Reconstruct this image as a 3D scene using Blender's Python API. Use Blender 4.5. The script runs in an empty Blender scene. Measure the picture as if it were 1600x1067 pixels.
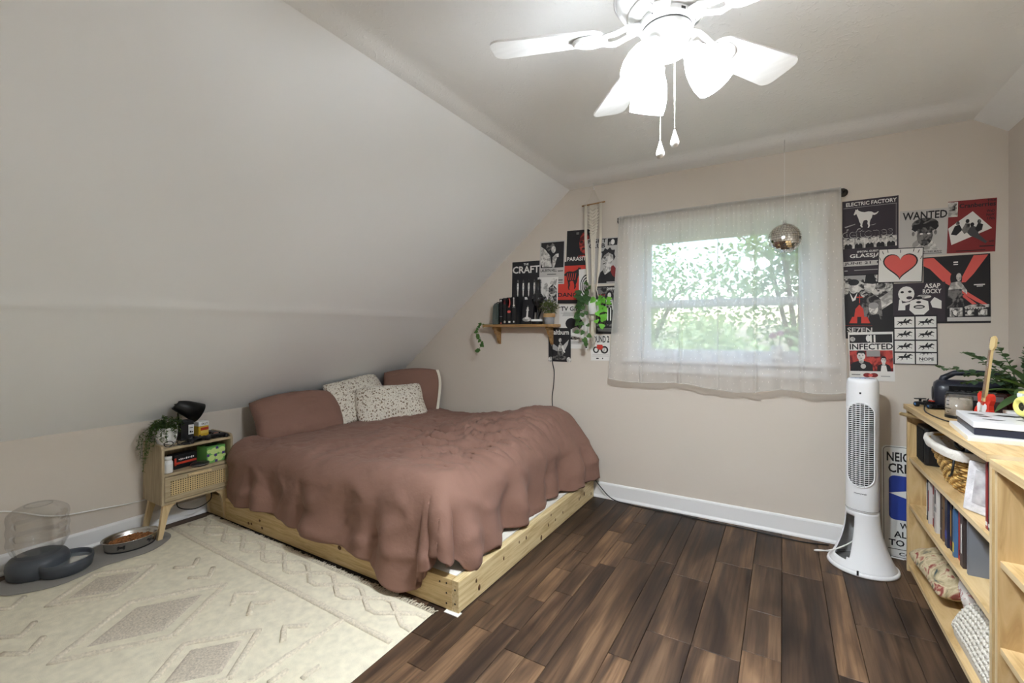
import bpy, bmesh, math, random
from mathutils import Vector, Matrix, Euler, noise as mn
R = math.radians
random.seed(7)
scene = bpy.context.scene
C = scene.collection

# ---------------------------------------------------------------- camera
H = 1.22                      # camera height
YAW = math.atan2(424, 704)    # camera looks this far to the left of the back wall's normal
cam_d = bpy.data.cameras.new('camera')
cam_d.sensor_width = 36.0
cam_d.lens = 704 / 1600 * 36
cam_d.shift_y = -16.5 / 1600
cam_d.clip_start = 0.02
cam = bpy.data.objects.new('camera', cam_d)
cam.location = (0, 0, H)
cam.rotation_euler = (R(90), 0, YAW)
C.objects.link(cam)
scene.camera = cam

# ---------------------------------------------------------------- world, exposure
SHADE_GLOW = 28.0              # emission of the ceiling lamp's frosted shades
BULB_GLOW = 1650.0             # emission of the bulbs inside them
world = bpy.data.worlds.new('sky'); scene.world = world
world.use_nodes = True
wn = world.node_tree.nodes; wl = world.node_tree.links
bg = wn['Background']
sky = wn.new('ShaderNodeTexSky'); sky.sky_type = 'NISHITA'
sky.sun_elevation = R(48); sky.sun_rotation = R(200); sky.sun_disc = False
sky.air_density = 1.2; sky.dust_density = 2.0
wl.new(sky.outputs[0], bg.inputs[0])
bg.inputs[1].default_value = .40
sun_d = bpy.data.lights.new('sun', 'SUN'); sun_d.energy = 2; sun_d.angle = R(1.5)
sun_d.color = (1, .95, .86)
sun = bpy.data.objects.new('sun', sun_d); sun.rotation_euler = (R(48), 0, R(-25)); C.objects.link(sun)
vs = scene.view_settings
vs.view_transform = 'Standard'; vs.look = 'None'; vs.gamma = 1.0; vs.use_curve_mapping = False
vs.exposure = 1.15

# ---------------------------------------------------------------- room numbers (metres)
YB = 3.18      # back wall
XL = -3.35     # left knee wall
ZK = 0.667     # knee wall height
XC = -1.40     # where the left slope meets the flat ceiling
ZC = 2.297     # flat ceiling
XR = 0.955     # right wall
XCR = 0.828    # where the short right slope starts
ZR = 2.209
YF = -.6       # wall right behind the photographer

def wall_pt(u, v, Y):
    """photo pixel -> point on the plane y = Y"""
    c, s = math.cos(YAW), math.sin(YAW)
    a, b = (u - 800) / 704, -(v - 517) / 704
    d = Y / (s * a + c)
    return Vector(((c * a - s) * d, Y, H + b * d))
# ---------------------------------------------------------------- materials
MATS = {}
def srgb(r, g, b):
    f = lambda c: (c / 255 / 12.92) if c / 255 <= .04045 else ((c / 255 + .055) / 1.055) ** 2.4
    return (f(r), f(g), f(b), 1)
def mat(name, col=(200, 200, 200), rough=.6, metal=0, spec=.4, noise_amt=0, noise_scale=8, bump=0, bump_scale=60, coord='Object', stretch=(1, 1, 1), trans=0, sheen=0, col2=None):
    if name in MATS: return MATS[name]
    m = bpy.data.materials.new(name); m.use_nodes = True
    nt = m.node_tree; n = nt.nodes; l = nt.links
    b = n['Principled BSDF']
    b.inputs['Base Color'].default_value = srgb(*col)
    b.inputs['Roughness'].default_value = rough
    b.inputs['Metallic'].default_value = metal
    b.inputs['Specular IOR Level'].default_value = spec
    if trans: b.inputs['Transmission Weight'].default_value = trans
    if sheen: b.inputs['Sheen Weight'].default_value = sheen
    if noise_amt or bump:
        tc = n.new('ShaderNodeTexCoord'); mp = n.new('ShaderNodeMapping')
        mp.inputs['Scale'].default_value = stretch
        l.new(tc.outputs[coord], mp.inputs[0])
    if noise_amt:
        t = n.new('ShaderNodeTexNoise'); t.inputs['Scale'].default_value = noise_scale; t.inputs['Detail'].default_value = 5
        l.new(mp.outputs[0], t.inputs['Vector'])
        r = n.new('ShaderNodeValToRGB')
        c1 = [max(0, c * (1 - noise_amt)) for c in col]; c2 = col2 or [min(255, c * (1 + noise_amt)) for c in col]
        r.color_ramp.elements[0].color = srgb(*c1); r.color_ramp.elements[1].color = srgb(*c2)
        r.color_ramp.elements[0].position = .3; r.color_ramp.elements[1].position = .7
        l.new(t.outputs['Fac'], r.inputs[0]); l.new(r.outputs[0], b.inputs['Base Color'])
    if bump:
        t2 = n.new('ShaderNodeTexNoise'); t2.inputs['Scale'].default_value = bump_scale; t2.inputs['Detail'].default_value = 4
        l.new(mp.outputs[0], t2.inputs['Vector'])
        bp = n.new('ShaderNodeBump'); bp.inputs['Strength'].default_value = bump; bp.inputs['Distance'].default_value = .01
        l.new(t2.outputs['Fac'], bp.inputs['Height']); l.new(bp.outputs[0], b.inputs['Normal'])
    MATS[name] = m
    return m
def nodes(m): return m.node_tree.nodes, m.node_tree.links, m.node_tree.nodes['Principled BSDF']
def emis(name, col, strength):
    m = mat(name, col); n, l, b = nodes(m)
    b.inputs['Emission Color'].default_value = srgb(*col); b.inputs['Emission Strength'].default_value = strength
    return m
def ramp_mat(name, tex, stops, scale, rough=.6, stretch=(1, 1, 1), bump=0, detail=4, distort=0, rnd=False, spec=.4):
    """colour ramp over a procedural texture; rnd shifts the pattern per object"""
    m = mat(name, rough=rough, spec=spec); n, l, b = nodes(m)
    tc = n.new('ShaderNodeTexCoord'); mp = n.new('ShaderNodeMapping'); mp.inputs['Scale'].default_value = stretch
    l.new(tc.outputs['Object'], mp.inputs[0])
    if rnd:
        oi = n.new('ShaderNodeObjectInfo'); mu = n.new('ShaderNodeMath'); mu.operation = 'MULTIPLY'; mu.inputs[1].default_value = 37
        l.new(oi.outputs['Random'], mu.inputs[0])
        cx = n.new('ShaderNodeCombineXYZ'); l.new(mu.outputs[0], cx.inputs[0]); l.new(mu.outputs[0], cx.inputs[1]); l.new(mu.outputs[0], cx.inputs[2])
        l.new(cx.outputs[0], mp.inputs['Location'])
    if tex == 'noise':
        t = n.new('ShaderNodeTexNoise'); t.inputs['Detail'].default_value = detail; t.inputs['Distortion'].default_value = distort
    elif tex == 'wave':
        t = n.new('ShaderNodeTexWave'); t.inputs['Distortion'].default_value = distort; t.inputs['Detail'].default_value = detail
    else:
        t = n.new('ShaderNodeTexVoronoi')
    t.inputs['Scale'].default_value = scale
    l.new(mp.outputs[0], t.inputs['Vector'])
    r = n.new('ShaderNodeValToRGB'); e = r.color_ramp.elements
    while len(e) < len(stops): e.new(.5)
    for k, (p, c) in enumerate(stops): e[k].position = p; e[k].color = srgb(*c)
    l.new(t.outputs[0], r.inputs[0]); l.new(r.outputs[0], b.inputs['Base Color'])
    if bump:
        bp = n.new('ShaderNodeBump'); bp.inputs['Strength'].default_value = bump; bp.inputs['Distance'].default_value = .004
        l.new(t.outputs[0], bp.inputs['Height']); l.new(bp.outputs[0], b.inputs['Normal'])
    m['ramp'] = 1
    return m

# ---------------------------------------------------------------- mesh builder
class MB:
    def __init__(s): s.v = []; s.f = []; s.m = []; s.smooth = []; s.mats = []
    def mi(s, m):
        if m not in s.mats: s.mats.append(m)
        return s.mats.index(m)
    def add(s, vs, fs, m, smooth=False, M=None):
        o = len(s.v); k = s.mi(m)
        for p in vs: s.v.append(tuple(M @ Vector(p)) if M else tuple(p))
        for f in fs: s.f.append(tuple(i + o for i in f)); s.m.append(k); s.smooth.append(smooth)
        return s
    def box(s, c, d, m, M=None, bev=0):
        x, y, z = c; a, b, e = d[0] / 2, d[1] / 2, d[2] / 2
        if not bev:
            vs = [(x + i * a, y + j * b, z + k * e) for i in (-1, 1) for j in (-1, 1) for k in (-1, 1)]
            return s.add(vs, [(0, 1, 3, 2), (4, 6, 7, 5), (0, 4, 5, 1), (2, 3, 7, 6), (0, 2, 6, 4), (1, 5, 7, 3)], m, False, M)
        bm = bmesh.new(); bmesh.ops.create_cube(bm, size=1)
        for v in bm.verts: v.co = Vector((x + v.co.x * d[0], y + v.co.y * d[1], z + v.co.z * d[2]))
        bmesh.ops.bevel(bm, geom=bm.edges[:], offset=bev, segments=2, affect='EDGES', profile=.6)
        return s.bm(bm, m, M)
    def bm(s, bm, m, M=None, smooth=False):
        bm.verts.index_update()
        s.add([v.co.copy() for v in bm.verts], [[v.index for v in f.verts] for f in bm.faces], m, smooth, M); bm.free(); return s
    def lathe(s, prof, m, n=24, M=None, smooth=True, cap=True, sx=1, sy=1):
        vs = []; fs = []
        for r, z in prof:
            for k in range(n):
                a = 2 * math.pi * k / n; vs.append((r * math.cos(a) * sx, r * math.sin(a) * sy, z))
        for i in range(len(prof) - 1):
            for k in range(n):
                k2 = (k + 1) % n; fs.append((i * n + k, i * n + k2, (i + 1) * n + k2, (i + 1) * n + k))
        if cap:
            if prof[0][0] > 1e-4: fs.append(tuple(range(n))[::-1])
            if prof[-1][0] > 1e-4: fs.append(tuple((len(prof) - 1) * n + k for k in range(n)))
        return s.add(vs, fs, m, smooth, M)
    def tube(s, pts, r, m, n=8, smooth=True, M=None, closed=False):
        pts = [Vector(p) for p in pts]; vs = []; fs = []
        rr = r if isinstance(r, (list, tuple)) else [r] * len(pts)
        up = None
        for i, p in enumerate(pts):
            t = (pts[min(i + 1, len(pts) - 1)] - pts[max(i - 1, 0)])
            if t.length < 1e-9: t = Vector((0, 0, 1))
            t.normalize()
            if up is None: up = t.orthogonal().normalized()
            else:
                up = up - t * up.dot(t)
                up = up.normalized() if up.length > 1e-6 else t.orthogonal().normalized()
            b = t.cross(up)
            for k in range(n):
                a = 2 * math.pi * k / n; vs.append(p + (up * math.cos(a) + b * math.sin(a)) * rr[i])
        L = len(pts)
        for i in range(L - 1 + (1 if closed else 0)):
            j = (i + 1) % L
            for k in range(n):
                k2 = (k + 1) % n; fs.append((i * n + k, i * n + k2, j * n + k2, j * n + k))
        if not closed: fs.append(tuple(range(n))[::-1]); fs.append(tuple((L - 1) * n + k for k in range(n)))
        return s.add(vs, fs, m, smooth, M)
    def cyl(s, p0, p1, r, m, n=16, r1=None, smooth=True, M=None):
        return s.tube([p0, p1], [r, r if r1 is None else r1], m, n, smooth, M)
    def prism(s, poly, z0, z1, m, M=None, smooth=False):
        n = len(poly); vs = [(x, y, z0) for x, y in poly] + [(x, y, z1) for x, y in poly]
        fs = [tuple(range(n))[::-1], tuple(range(n, 2 * n))] + [(i, (i + 1) % n, n + (i + 1) % n, n + i) for i in range(n)]
        return s.add(vs, fs, m, smooth, M)
    def sphere(s, c, r, m, n=12, M=None, sc=(1, 1, 1)):
        prof = [(math.sin(math.pi * i / n) * r, -math.cos(math.pi * i / n) * r) for i in range(n + 1)]
        prof[0] = (1e-5, -r); prof[-1] = (1e-5, r)
        T = Matrix.Translation(c) @ Matrix.Diagonal((*sc, 1))
        return s.lathe(prof, m, max(8, n + 4), (M @ T) if M else T, True, False)
    def grid(s, nx, ny, fn, m, smooth=True, M=None, wrap=False):
        vs = [fn(i / (nx - 1), j / (ny - 1)) for j in range(ny) for i in range(nx)]
        fs = [(j * nx + i, j * nx + i + 1, (j + 1) * nx + i + 1, (j + 1) * nx + i) for j in range(ny - 1) for i in range(nx - 1)]
        return s.add(vs, fs, m, smooth, M)
    def build(s, name, parent=None, loc=None, rot=None, weld=False):
        me = bpy.data.meshes.new(name); me.from_pydata(s.v, [], s.f)
        for m in s.mats: me.materials.append(m)
        me.polygons.foreach_set('material_index', s.m); me.polygons.foreach_set('use_smooth', s.smooth)
        me.update()
        bm = bmesh.new(); bm.from_mesh(me)
        if weld: bmesh.ops.remove_doubles(bm, verts=bm.verts, dist=1e-5)
        bmesh.ops.recalc_face_normals(bm, faces=bm.faces); bm.to_mesh(me); bm.free()
        o = bpy.data.objects.new(name, me); C.objects.link(o)
        if parent: o.parent = parent
        if loc: o.location = loc
        if rot: o.rotation_euler = rot
        return o
def tag(o, label, cat, group=None, kind=None):
    if label: o['label'] = label
    if cat: o['category'] = cat
    if group: o['group'] = group
    if kind: o['kind'] = kind
    return o
def thing(name, label, cat, loc=(0, 0, 0), rot=(0, 0, 0), group=None):
    o = bpy.data.objects.new(name, None); o.empty_display_size = .05; C.objects.link(o)
    o.location = loc; o.rotation_euler = rot
    return tag(o, label, cat, group)
def struct(mb, name, parent=None):
    o = mb.build(name, parent)
    if not parent: o['kind'] = 'structure'
    return o
def copy_tree(o, parent=None):
    c = o.copy(); C.objects.link(c); c.parent = parent
    for ch in list(o.children): copy_tree(ch, c)
    return c
_tc = {}
def text_polys(s):
    """flat outline mesh of a string (verts in xy, faces), normalised to 0..1 in both directions"""
    if s in _tc: return _tc[s]
    cu = bpy.data.curves.new('t', 'FONT'); cu.body = s; cu.resolution_u = 2; cu.offset = .022; cu.fill_mode = 'FRONT'
    ob = bpy.data.objects.new('t', cu); C.objects.link(ob)
    bpy.context.view_layer.update()
    me = ob.evaluated_get(bpy.context.evaluated_depsgraph_get()).to_mesh()
    vs = [v.co.copy() for v in me.vertices]; fs = [tuple(p.vertices) for p in me.polygons]
    ob.to_mesh_clear(); bpy.data.objects.remove(ob); bpy.data.curves.remove(cu)
    x0 = min(v.x for v in vs); x1 = max(v.x for v in vs); y0 = min(v.y for v in vs); y1 = max(v.y for v in vs)
    vs = [((v.x - x0) / (x1 - x0), (v.y - y0) / (y1 - y0)) for v in vs]
    _tc[s] = (vs, fs); return vs, fs
# ---------------------------------------------------------------- structure
M_wall = mat('beige_wall_paint', (208, 198, 186), .75, bump=.06, bump_scale=35, spec=.25)
M_slope = mat('white_slope_paint', (238, 238, 237), .7, bump=.05, bump_scale=14, spec=.25)
M_ceil = mat('white_textured_plaster', (237, 236, 234), .75, spec=.2)
n, l, b = nodes(M_ceil)          # troweled plaster: sparse crests
tc = n.new('ShaderNodeTexCoord')
t1 = n.new('ShaderNodeTexNoise'); t1.inputs['Scale'].default_value = 7; t1.inputs['Detail'].default_value = 6; t1.inputs['Distortion'].default_value = 1.6
t2 = n.new('ShaderNodeTexNoise'); t2.inputs['Scale'].default_value = 26; t2.inputs['Detail'].default_value = 5; t2.inputs['Distortion'].default_value = 2.5
for t in (t1, t2): l.new(tc.outputs['Object'], t.inputs['Vector'])
cr = n.new('ShaderNodeValToRGB'); cr.color_ramp.elements[0].position = .55; cr.color_ramp.elements[1].position = .75
l.new(t2.outputs['Fac'], cr.inputs[0])
mx = n.new('ShaderNodeMath'); mx.operation = 'MULTIPLY_ADD'; mx.inputs[1].default_value = .5
l.new(t1.outputs['Fac'], mx.inputs[0]); l.new(cr.outputs[0], mx.inputs[2])
bp = n.new('ShaderNodeBump'); bp.inputs['Strength'].default_value = .28; bp.inputs['Distance'].default_value = .006
l.new(mx.outputs[0], bp.inputs['Height']); l.new(bp.outputs[0], b.inputs['Normal'])
M_trim = mat('white_trim_paint', (232, 231, 230), .45, spec=.4)
M_sub = mat('dark_subfloor', (38, 28, 22), .8)

T = .12
# window opening in the back wall
WX0, WX1, WZ0, WZ1 = -0.865, 0.145, 1.03, 1.895
mb = MB()
def wbox(x0, x1, y0, y1, z0, z1, m): mb.box(((x0 + x1) / 2, (y0 + y1) / 2, (z0 + z1) / 2), (x1 - x0, y1 - y0, z1 - z0), m)
wbox(XL - T, WX0, YB, YB + T, -.1, 2.5, M_wall); wbox(WX1, XR + T, YB, YB + T, -.1, 2.5, M_wall)
wbox(WX0, WX1, YB, YB + T, -.1, WZ0, M_wall); wbox(WX0, WX1, YB, YB + T, WZ1, 2.5, M_wall)
struct(mb, 'wall_back')
mb = MB(); wbox(XL - T, XL, YF - T, YB, -.1, ZK + .05, M_wall); struct(mb, 'wall_left')
mb = MB(); wbox(XR, XR + T, YF - T, YB, -.1, ZR + .1, M_wall); struct(mb, 'wall_right')
mb = MB(); wbox(XL - T, XR + T, YF - T, YF, -.1, 2.5, M_wall); struct(mb, 'wall_front')
mb = MB(); wbox(XL, XR, YF, YB, -.1, -.012, M_sub); floor = struct(mb, 'floor')
# left slope: a slab with a faint taped drywall joint running along it
sl = math.atan2(ZC - ZK, XC - XL); nx, nz = -math.sin(sl), math.cos(sl)
mb = MB()
def slope_fn(a, bb):
    L = math.hypot(XC - XL, ZC - ZK); d = a * (L + .0)
    y = YF + (YB - YF) * bb
    bump = .006 * math.exp(-((d - 1.02 - .03 * math.sin(y * .7)) / .035) ** 2) + .004 * mn.noise((d * 1.2, y * .8, 3))
    return (XL + math.cos(sl) * d - nx * bump, y, ZK + math.sin(sl) * d - nz * bump)
mb.grid(90, 40, slope_fn, M_slope)
L = math.hypot(XC - XL, ZC - ZK)
mb.add([(XL, YF, ZK), (XC, YF, ZC), (XC, YB, ZC), (XL, YB, ZK), (XL + nx * T, YF, ZK + nz * T), (XC + nx * T, YF, ZC + nz * T), (XC + nx * T, YB, ZC + nz * T), (XL + nx * T, YB, ZK + nz * T)], [(4, 5, 6, 7), (0, 4, 7, 3), (1, 2, 6, 5)], M_slope)
struct(mb, 'ceiling_slope_left')
# flat ceiling; the plaster sags a little towards the window wall
mb = MB()
def ceil_fn(a, bb):
    y = YF + (YB - YF) * bb; x = XC + (XCR - XC) * a
    t = max(0, min(1, (y - 2.93) / .12)); t = t * t * (3 - 2 * t)
    e = max(0, min(1, 1 - min(x - XC, XCR - x) / .10)); t = max(t, e * e * (3 - 2 * e))
    return (x, y, ZC + .028 - .028 * t - .003 * mn.noise((x * 1.3, y * 1.3, 0)) * (1 - t))
ys = 140
mb.grid(90, ys, ceil_fn, M_ceil)
mb.box(((XC + XCR) / 2, (YF + YB) / 2, ZC + .1), (XCR - XC + .1, YB - YF, .08), M_ceil)
mb.add([(XC, YF, ZC), (XC, YB, ZC), (XC, YB, ZC + .06), (XC, YF, ZC + .06)], [(0, 1, 2, 3)], M_ceil)
mb.add([(XCR, YF, ZC), (XCR, YB, ZC), (XCR, YB, ZC + .06), (XCR, YF, ZC + .06)], [(0, 1, 2, 3)], M_ceil)
struct(mb, 'ceiling')
mb = MB(); a0 = (XCR, ZC); a1 = (XR + .02, ZR - .014)
mb.add([(XCR, YF, ZC), (XR + .02, YF, a1[1]), (XR + .02, YB, a1[1]), (XCR, YB, ZC), (XCR, YF, ZC + .1), (XR + .1, YF, ZC + .1), (XR + .1, YB, ZC + .1), (XCR, YB, ZC + .1)],
       [(0, 1, 2, 3), (4, 5, 6, 7), (1, 5, 6, 2), (0, 3, 7, 4)], M_ceil)
struct(mb, 'ceiling_slope_right')
# baseboards: flat board, eased cap and quarter-round shoe
def baseboard(name, p0, p1, nrm, h=.10, dx=0):
    mb = MB(); p0 = Vector(p0); p1 = Vector(p1); nrm = Vector(nrm)
    prof = [(0, .0), (.022, .0), (.021, .008), (.014, .018), (.013, .02), (.013, h - .012), (.010, h - .004), (.004, h), (0, h)]
    vs = []
    for p in (p0, p1):
        for o, z in prof: vs.append(p + nrm * o + Vector((0, 0, z)))
    k = len(prof)
    mb.add(vs, [(i, i + 1, k + i + 1, k + i) for i in range(k - 1)] + [tuple(range(k)), tuple(range(k, 2 * k))], M_trim)
    return struct(mb, name)
baseboard('baseboard_back', (XL, YB, 0), (XR, YB, 0), (0, -1, 0), .112)
baseboard('baseboard_left', (XL, YF, 0), (XL, YB - .02, 0), (1, 0, 0), .102)
baseboard('baseboard_right', (XR, YF, 0), (XR, YB - .02, 0), (-1, 0, 0), .102)

# floor planks, each its own board, random widths and lengths, running towards the window wall
def plank_material():
    m = mat('dark_hickory_plank', (90, 62, 44), .42, spec=.35); n, l, b = nodes(m)
    tc = n.new('ShaderNodeTexCoord'); oi = n.new('ShaderNodeObjectInfo')
    mu = n.new('ShaderNodeVectorMath'); mu.operation = 'SCALE'; mu.inputs[0].default_value = (31, 57, 13); l.new(oi.outputs['Random'], mu.inputs['Scale'])
    ad = n.new('ShaderNodeVectorMath'); l.new(tc.outputs['Object'], ad.inputs[0]); l.new(mu.outputs[0], ad.inputs[1])
    def nz(scale, st, det, dist):
        mp = n.new('ShaderNodeMapping'); mp.inputs['Scale'].default_value = st; l.new(ad.outputs[0], mp.inputs[0])
        t = n.new('ShaderNodeTexNoise'); t.inputs['Scale'].default_value = scale; t.inputs['Detail'].default_value = det; t.inputs['Distortion'].default_value = dist
        l.new(mp.outputs[0], t.inputs['Vector']); return t
    g = nz(16, (1, .09, 1), 8, .9)      # grain
    k = nz(3.2, (1, .35, 1), 3, .8)     # dark smoky patches and knots
    f = nz(90, (1, .03, 1), 4, 0)       # fine pores
    r = n.new('ShaderNodeValToRGB'); e = r.color_ramp.elements; e.new(.5); e.new(.6)
    for q, (p, c) in enumerate([(.28, (52, 40, 32)), (.46, (82, 63, 48)), (.58, (104, 81, 61)), (.78, (132, 106, 81))]): e[q].position = p; e[q].color = srgb(*c)
    l.new(g.outputs['Fac'], r.inputs[0])
    def mixc(a, bb, fac, mode='MULTIPLY'):
        x = n.new('ShaderNodeMix'); x.data_type = 'RGBA'; x.blend_type = mode
        if isinstance(fac, float): x.inputs['Factor'].default_value = fac
        else: l.new(fac, x.inputs['Factor'])
        l.new(a, x.inputs['A']); l.new(bb, x.inputs['B']); return x.outputs['Result']
    kr = n.new('ShaderNodeValToRGB'); kr.color_ramp.elements[0].position = .30; kr.color_ramp.elements[1].position = .5
    kr.color_ramp.elements[0].color = (.25, .22, .2, 1); kr.color_ramp.elements[1].color = (1, 1, 1, 1); l.new(k.outputs['Fac'], kr.inputs[0])
    fr = n.new('ShaderNodeValToRGB'); fr.color_ramp.elements[0].position = .35; fr.color_ramp.elements[1].position = .55
    fr.color_ramp.elements[0].color = (.55, .5, .46, 1); fr.color_ramp.elements[1].color = (1, 1, 1, 1); l.new(f.outputs['Fac'], fr.inputs[0])
    # per-board tone
    tr = n.new('ShaderNodeValToRGB'); e = tr.color_ramp.elements; e.new(.5)
    for q, (p, c) in enumerate([(0, (.48, .46, .46, 1)), (.5, (.80, .78, .76, 1)), (1, (1.22, 1.17, 1.08, 1))]): e[q].position = p; e[q].color = c
    ml = n.new('ShaderNodeMath'); ml.operation = 'MULTIPLY'; ml.inputs[1].default_value = 7.31; fc = n.new('ShaderNodeMath'); fc.operation = 'FRACT'
    l.new(oi.outputs['Random'], ml.inputs[0]); l.new(ml.outputs[0], fc.inputs[0]); l.new(fc.outputs[0], tr.inputs[0])
    c = mixc(r.outputs[0], kr.outputs[0], 1.0); c = mixc(c, fr.outputs[0], .7); c = mixc(c, tr.outputs[0], 1.0)
    l.new(c, b.inputs['Base Color'])
    rr = n.new('ShaderNodeMapRange'); rr.inputs['To Min'].default_value = .45; rr.inputs['To Max'].default_value = .65; l.new(g.outputs['Fac'], rr.inputs[0]); l.new(rr.outputs[0], b.inputs['Roughness'])
    bp = n.new('ShaderNodeBump'); bp.inputs['Strength'].default_value = .25; bp.inputs['Distance'].default_value = .003
    l.new(g.outputs['Fac'], bp.inputs['Height']); l.new(bp.outputs[0], b.inputs['Normal'])
    return m
M_plank = plank_material()
rng = random.Random(21)
edges = [-.74, -.57]
while edges[-1] < XR: edges.append(edges[-1] + rng.choice([.09, .09, .13, .172]))
while edges[0] > XL: edges.insert(0, edges[0] - rng.choice([.09, .09, .13, .172]))
def plank(x0, x1, y0, y1):
    x0 = max(x0, XL); x1 = min(x1, XR)
    if x1 - x0 < .01: return
    g = .0009; mb = MB(); w = x1 - x0 - 2 * g; ln = y1 - y0 - 2 * g; e = .0014
    cx, cy = (x0 + x1) / 2, (y0 + y1) / 2
    a, bb = w / 2, ln / 2
    vs = [(i * a, j * bb, -.012) for i, j in ((-1, -1), (1, -1), (1, 1), (-1, 1))] + [(i * a, j * bb, -e) for i, j in ((-1, -1), (1, -1), (1, 1), (-1, 1))] + [(i * (a - e), j * (bb - e), 0) for i, j in ((-1, -1), (1, -1), (1, 1), (-1, 1))]
    fs = [(8, 9, 10, 11)] + [(p + i, p + (i + 1) % 4, p + 4 + (i + 1) % 4, p + 4 + i) for p in (0, 4) for i in range(4)]
    mb.add(vs, fs, M_plank)
    mb.build('floor_plank', floor, (cx, cy, 0))
for x0, x1 in zip(edges, edges[1:]):
    y = YF + .15 + rng.random() * .4; plank(x0, x1, YF, y)
    while y < YB:
        ln = rng.choice([.22, .3, .45, .62, .8, 1.0]) if x1 - x0 < .15 else rng.choice([.5, .75, 1.0])
        y1 = min(y + ln, YB); 
        if YB - y1 < .12: y1 = YB
        # boards that lie wholly under the rug and bed are left to the subfloor
        if not (x1 < -1.45 and y1 < 3.1 and x0 > -3.1):
            plank(x0, x1, y, y1)
        y = y1
mb = MB(); mb.box((-2.3, (YF + 3.0) / 2, -.0065), (1.62, 3.0 - YF, .0115), M_sub); mb.build('underlay', floor)
# ---------------------------------------------------------------- window, curtain, outdoors
M_glass = mat('window_glass', (255, 255, 255), .02)
n, l, b = nodes(M_glass); n.remove(b)
tr = n.new('ShaderNodeBsdfTransparent'); gl = n.new('ShaderNodeBsdfGlossy'); gl.inputs['Roughness'].default_value = .02
ms = n.new('ShaderNodeMixShader'); ms.inputs[0].default_value = .07; l.new(tr.outputs[0], ms.inputs[1]); l.new(gl.outputs[0], ms.inputs[2])
l.new(ms.outputs[0], n['Material Output'].inputs['Surface'])
M_vinyl = mat('white_window_vinyl', (236, 237, 238), .4)
win = MB()
cx = (WX0 + WX1) / 2; cz = (WZ0 + WZ1) / 2
# casing boards around the opening
cw = .085
win.box((WX0 - cw / 2 + .01, YB - .009, cz), (cw, .018, WZ1 - WZ0 + .02), M_trim, bev=.003)
win.box((WX1 + cw / 2 - .01, YB - .009, cz), (cw, .018, WZ1 - WZ0 + .02), M_trim, bev=.003)
win.box((cx, YB - .011, WZ1 + cw / 2 - .01), (WX1 - WX0 + 2 * cw, .022, cw), M_trim, bev=.003)
window = win.build('window_1'); window['kind'] = 'structure'
mb = MB()          # jamb lining
for x in (WX0 + .01, WX1 - .01): mb.box((x, YB + .06, cz), (.02, .12, WZ1 - WZ0), M_trim)
mb.box((cx, YB + .06, WZ1 - .01), (WX1 - WX0, .12, .02), M_trim); mb.box((cx, YB + .06, WZ0 + .01), (WX1 - WX0, .12, .02), M_trim)
mb.build('jamb', window)
mb = MB(); mb.box((cx, YB - .022, WZ0 - .012), (WX1 - WX0 + 2 * cw + .05, .075, .024), M_trim, bev=.006); mb.build('sill', window)
mb = MB(); mb.box((cx, YB - .008, WZ0 - .06), (WX1 - WX0 + 2 * cw - .01, .016, .072), M_trim, bev=.004); mb.build('apron', window)
def sash(z0, z1, y, name):
    mb = MB(); x0, x1 = WX0 + .02, WX1 - .02; w = .045
    mb.box((x0 + w / 2, y, (z0 + z1) / 2), (w, .03, z1 - z0), M_vinyl, bev=.004); mb.box((x1 - w / 2, y, (z0 + z1) / 2), (w, .03, z1 - z0), M_vinyl, bev=.004)
    mb.box((cx, y, z0 + w / 2), (x1 - x0 - 2 * w, .03, w), M_vinyl, bev=.004); mb.box((cx, y, z1 - w / 2), (x1 - x0 - 2 * w, .03, w), M_vinyl, bev=.004)
    s = mb.build(name, window)
    mb = MB(); mb.box((cx, y, (z0 + z1) / 2), (x1 - x0 - 2 * w + .01, .004, z1 - z0 - 2 * w + .01), M_glass); mb.build('pane', s)
    return s
zm = 1.40
sash(zm - .02, WZ1 - .02, YB + .075, 'upper_sash'); sash(WZ0 + .02, zm + .03, YB + .04, 'lower_sash')
mb = MB(); mb.box((cx, YB + .025, zm + .036), (.05, .02, .012), M_vinyl, bev=.003); mb.build('sash_lock', window)
# two pink paper flowers in a little white vase on the inner sill
vs_ = thing('bud_vase', 'small white vase with two pink blooms on the sill behind the curtain', 'vase', (-.035, YB - .02, WZ0))
M_wcer = mat('white_ceramic', (235, 233, 230), .3)
mb = MB(); mb.lathe([(.028, 0), (.036, .01), (.038, .05), (.03, .09), (.026, .1), (.022, .1), (.022, .02)], M_wcer, 20); mb.build('vase_body', vs_)
M_pink = mat('pink_petals', (214, 150, 176), .7); M_stem = mat('green_stem', (70, 104, 56), .6)
for dx, hh in ((-.022, .16), (.02, .175)):
    mb = MB(); mb.tube([(dx * .3, 0, .03), (dx * .7, 0, .1), (dx, 0, hh - .01)], .002, M_stem, 6); st = mb.build('stem', vs_)
    mb = MB()
    for k in range(7):
        a = k * 2 * math.pi / 7; mb.sphere((dx + .011 * math.cos(a), .011 * math.sin(a), hh), .011, M_pink, 6, sc=(1, 1, 1.2))
    mb.sphere((dx, 0, hh + .008), .011, M_pink, 6); mb.build('bloom', st)

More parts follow.
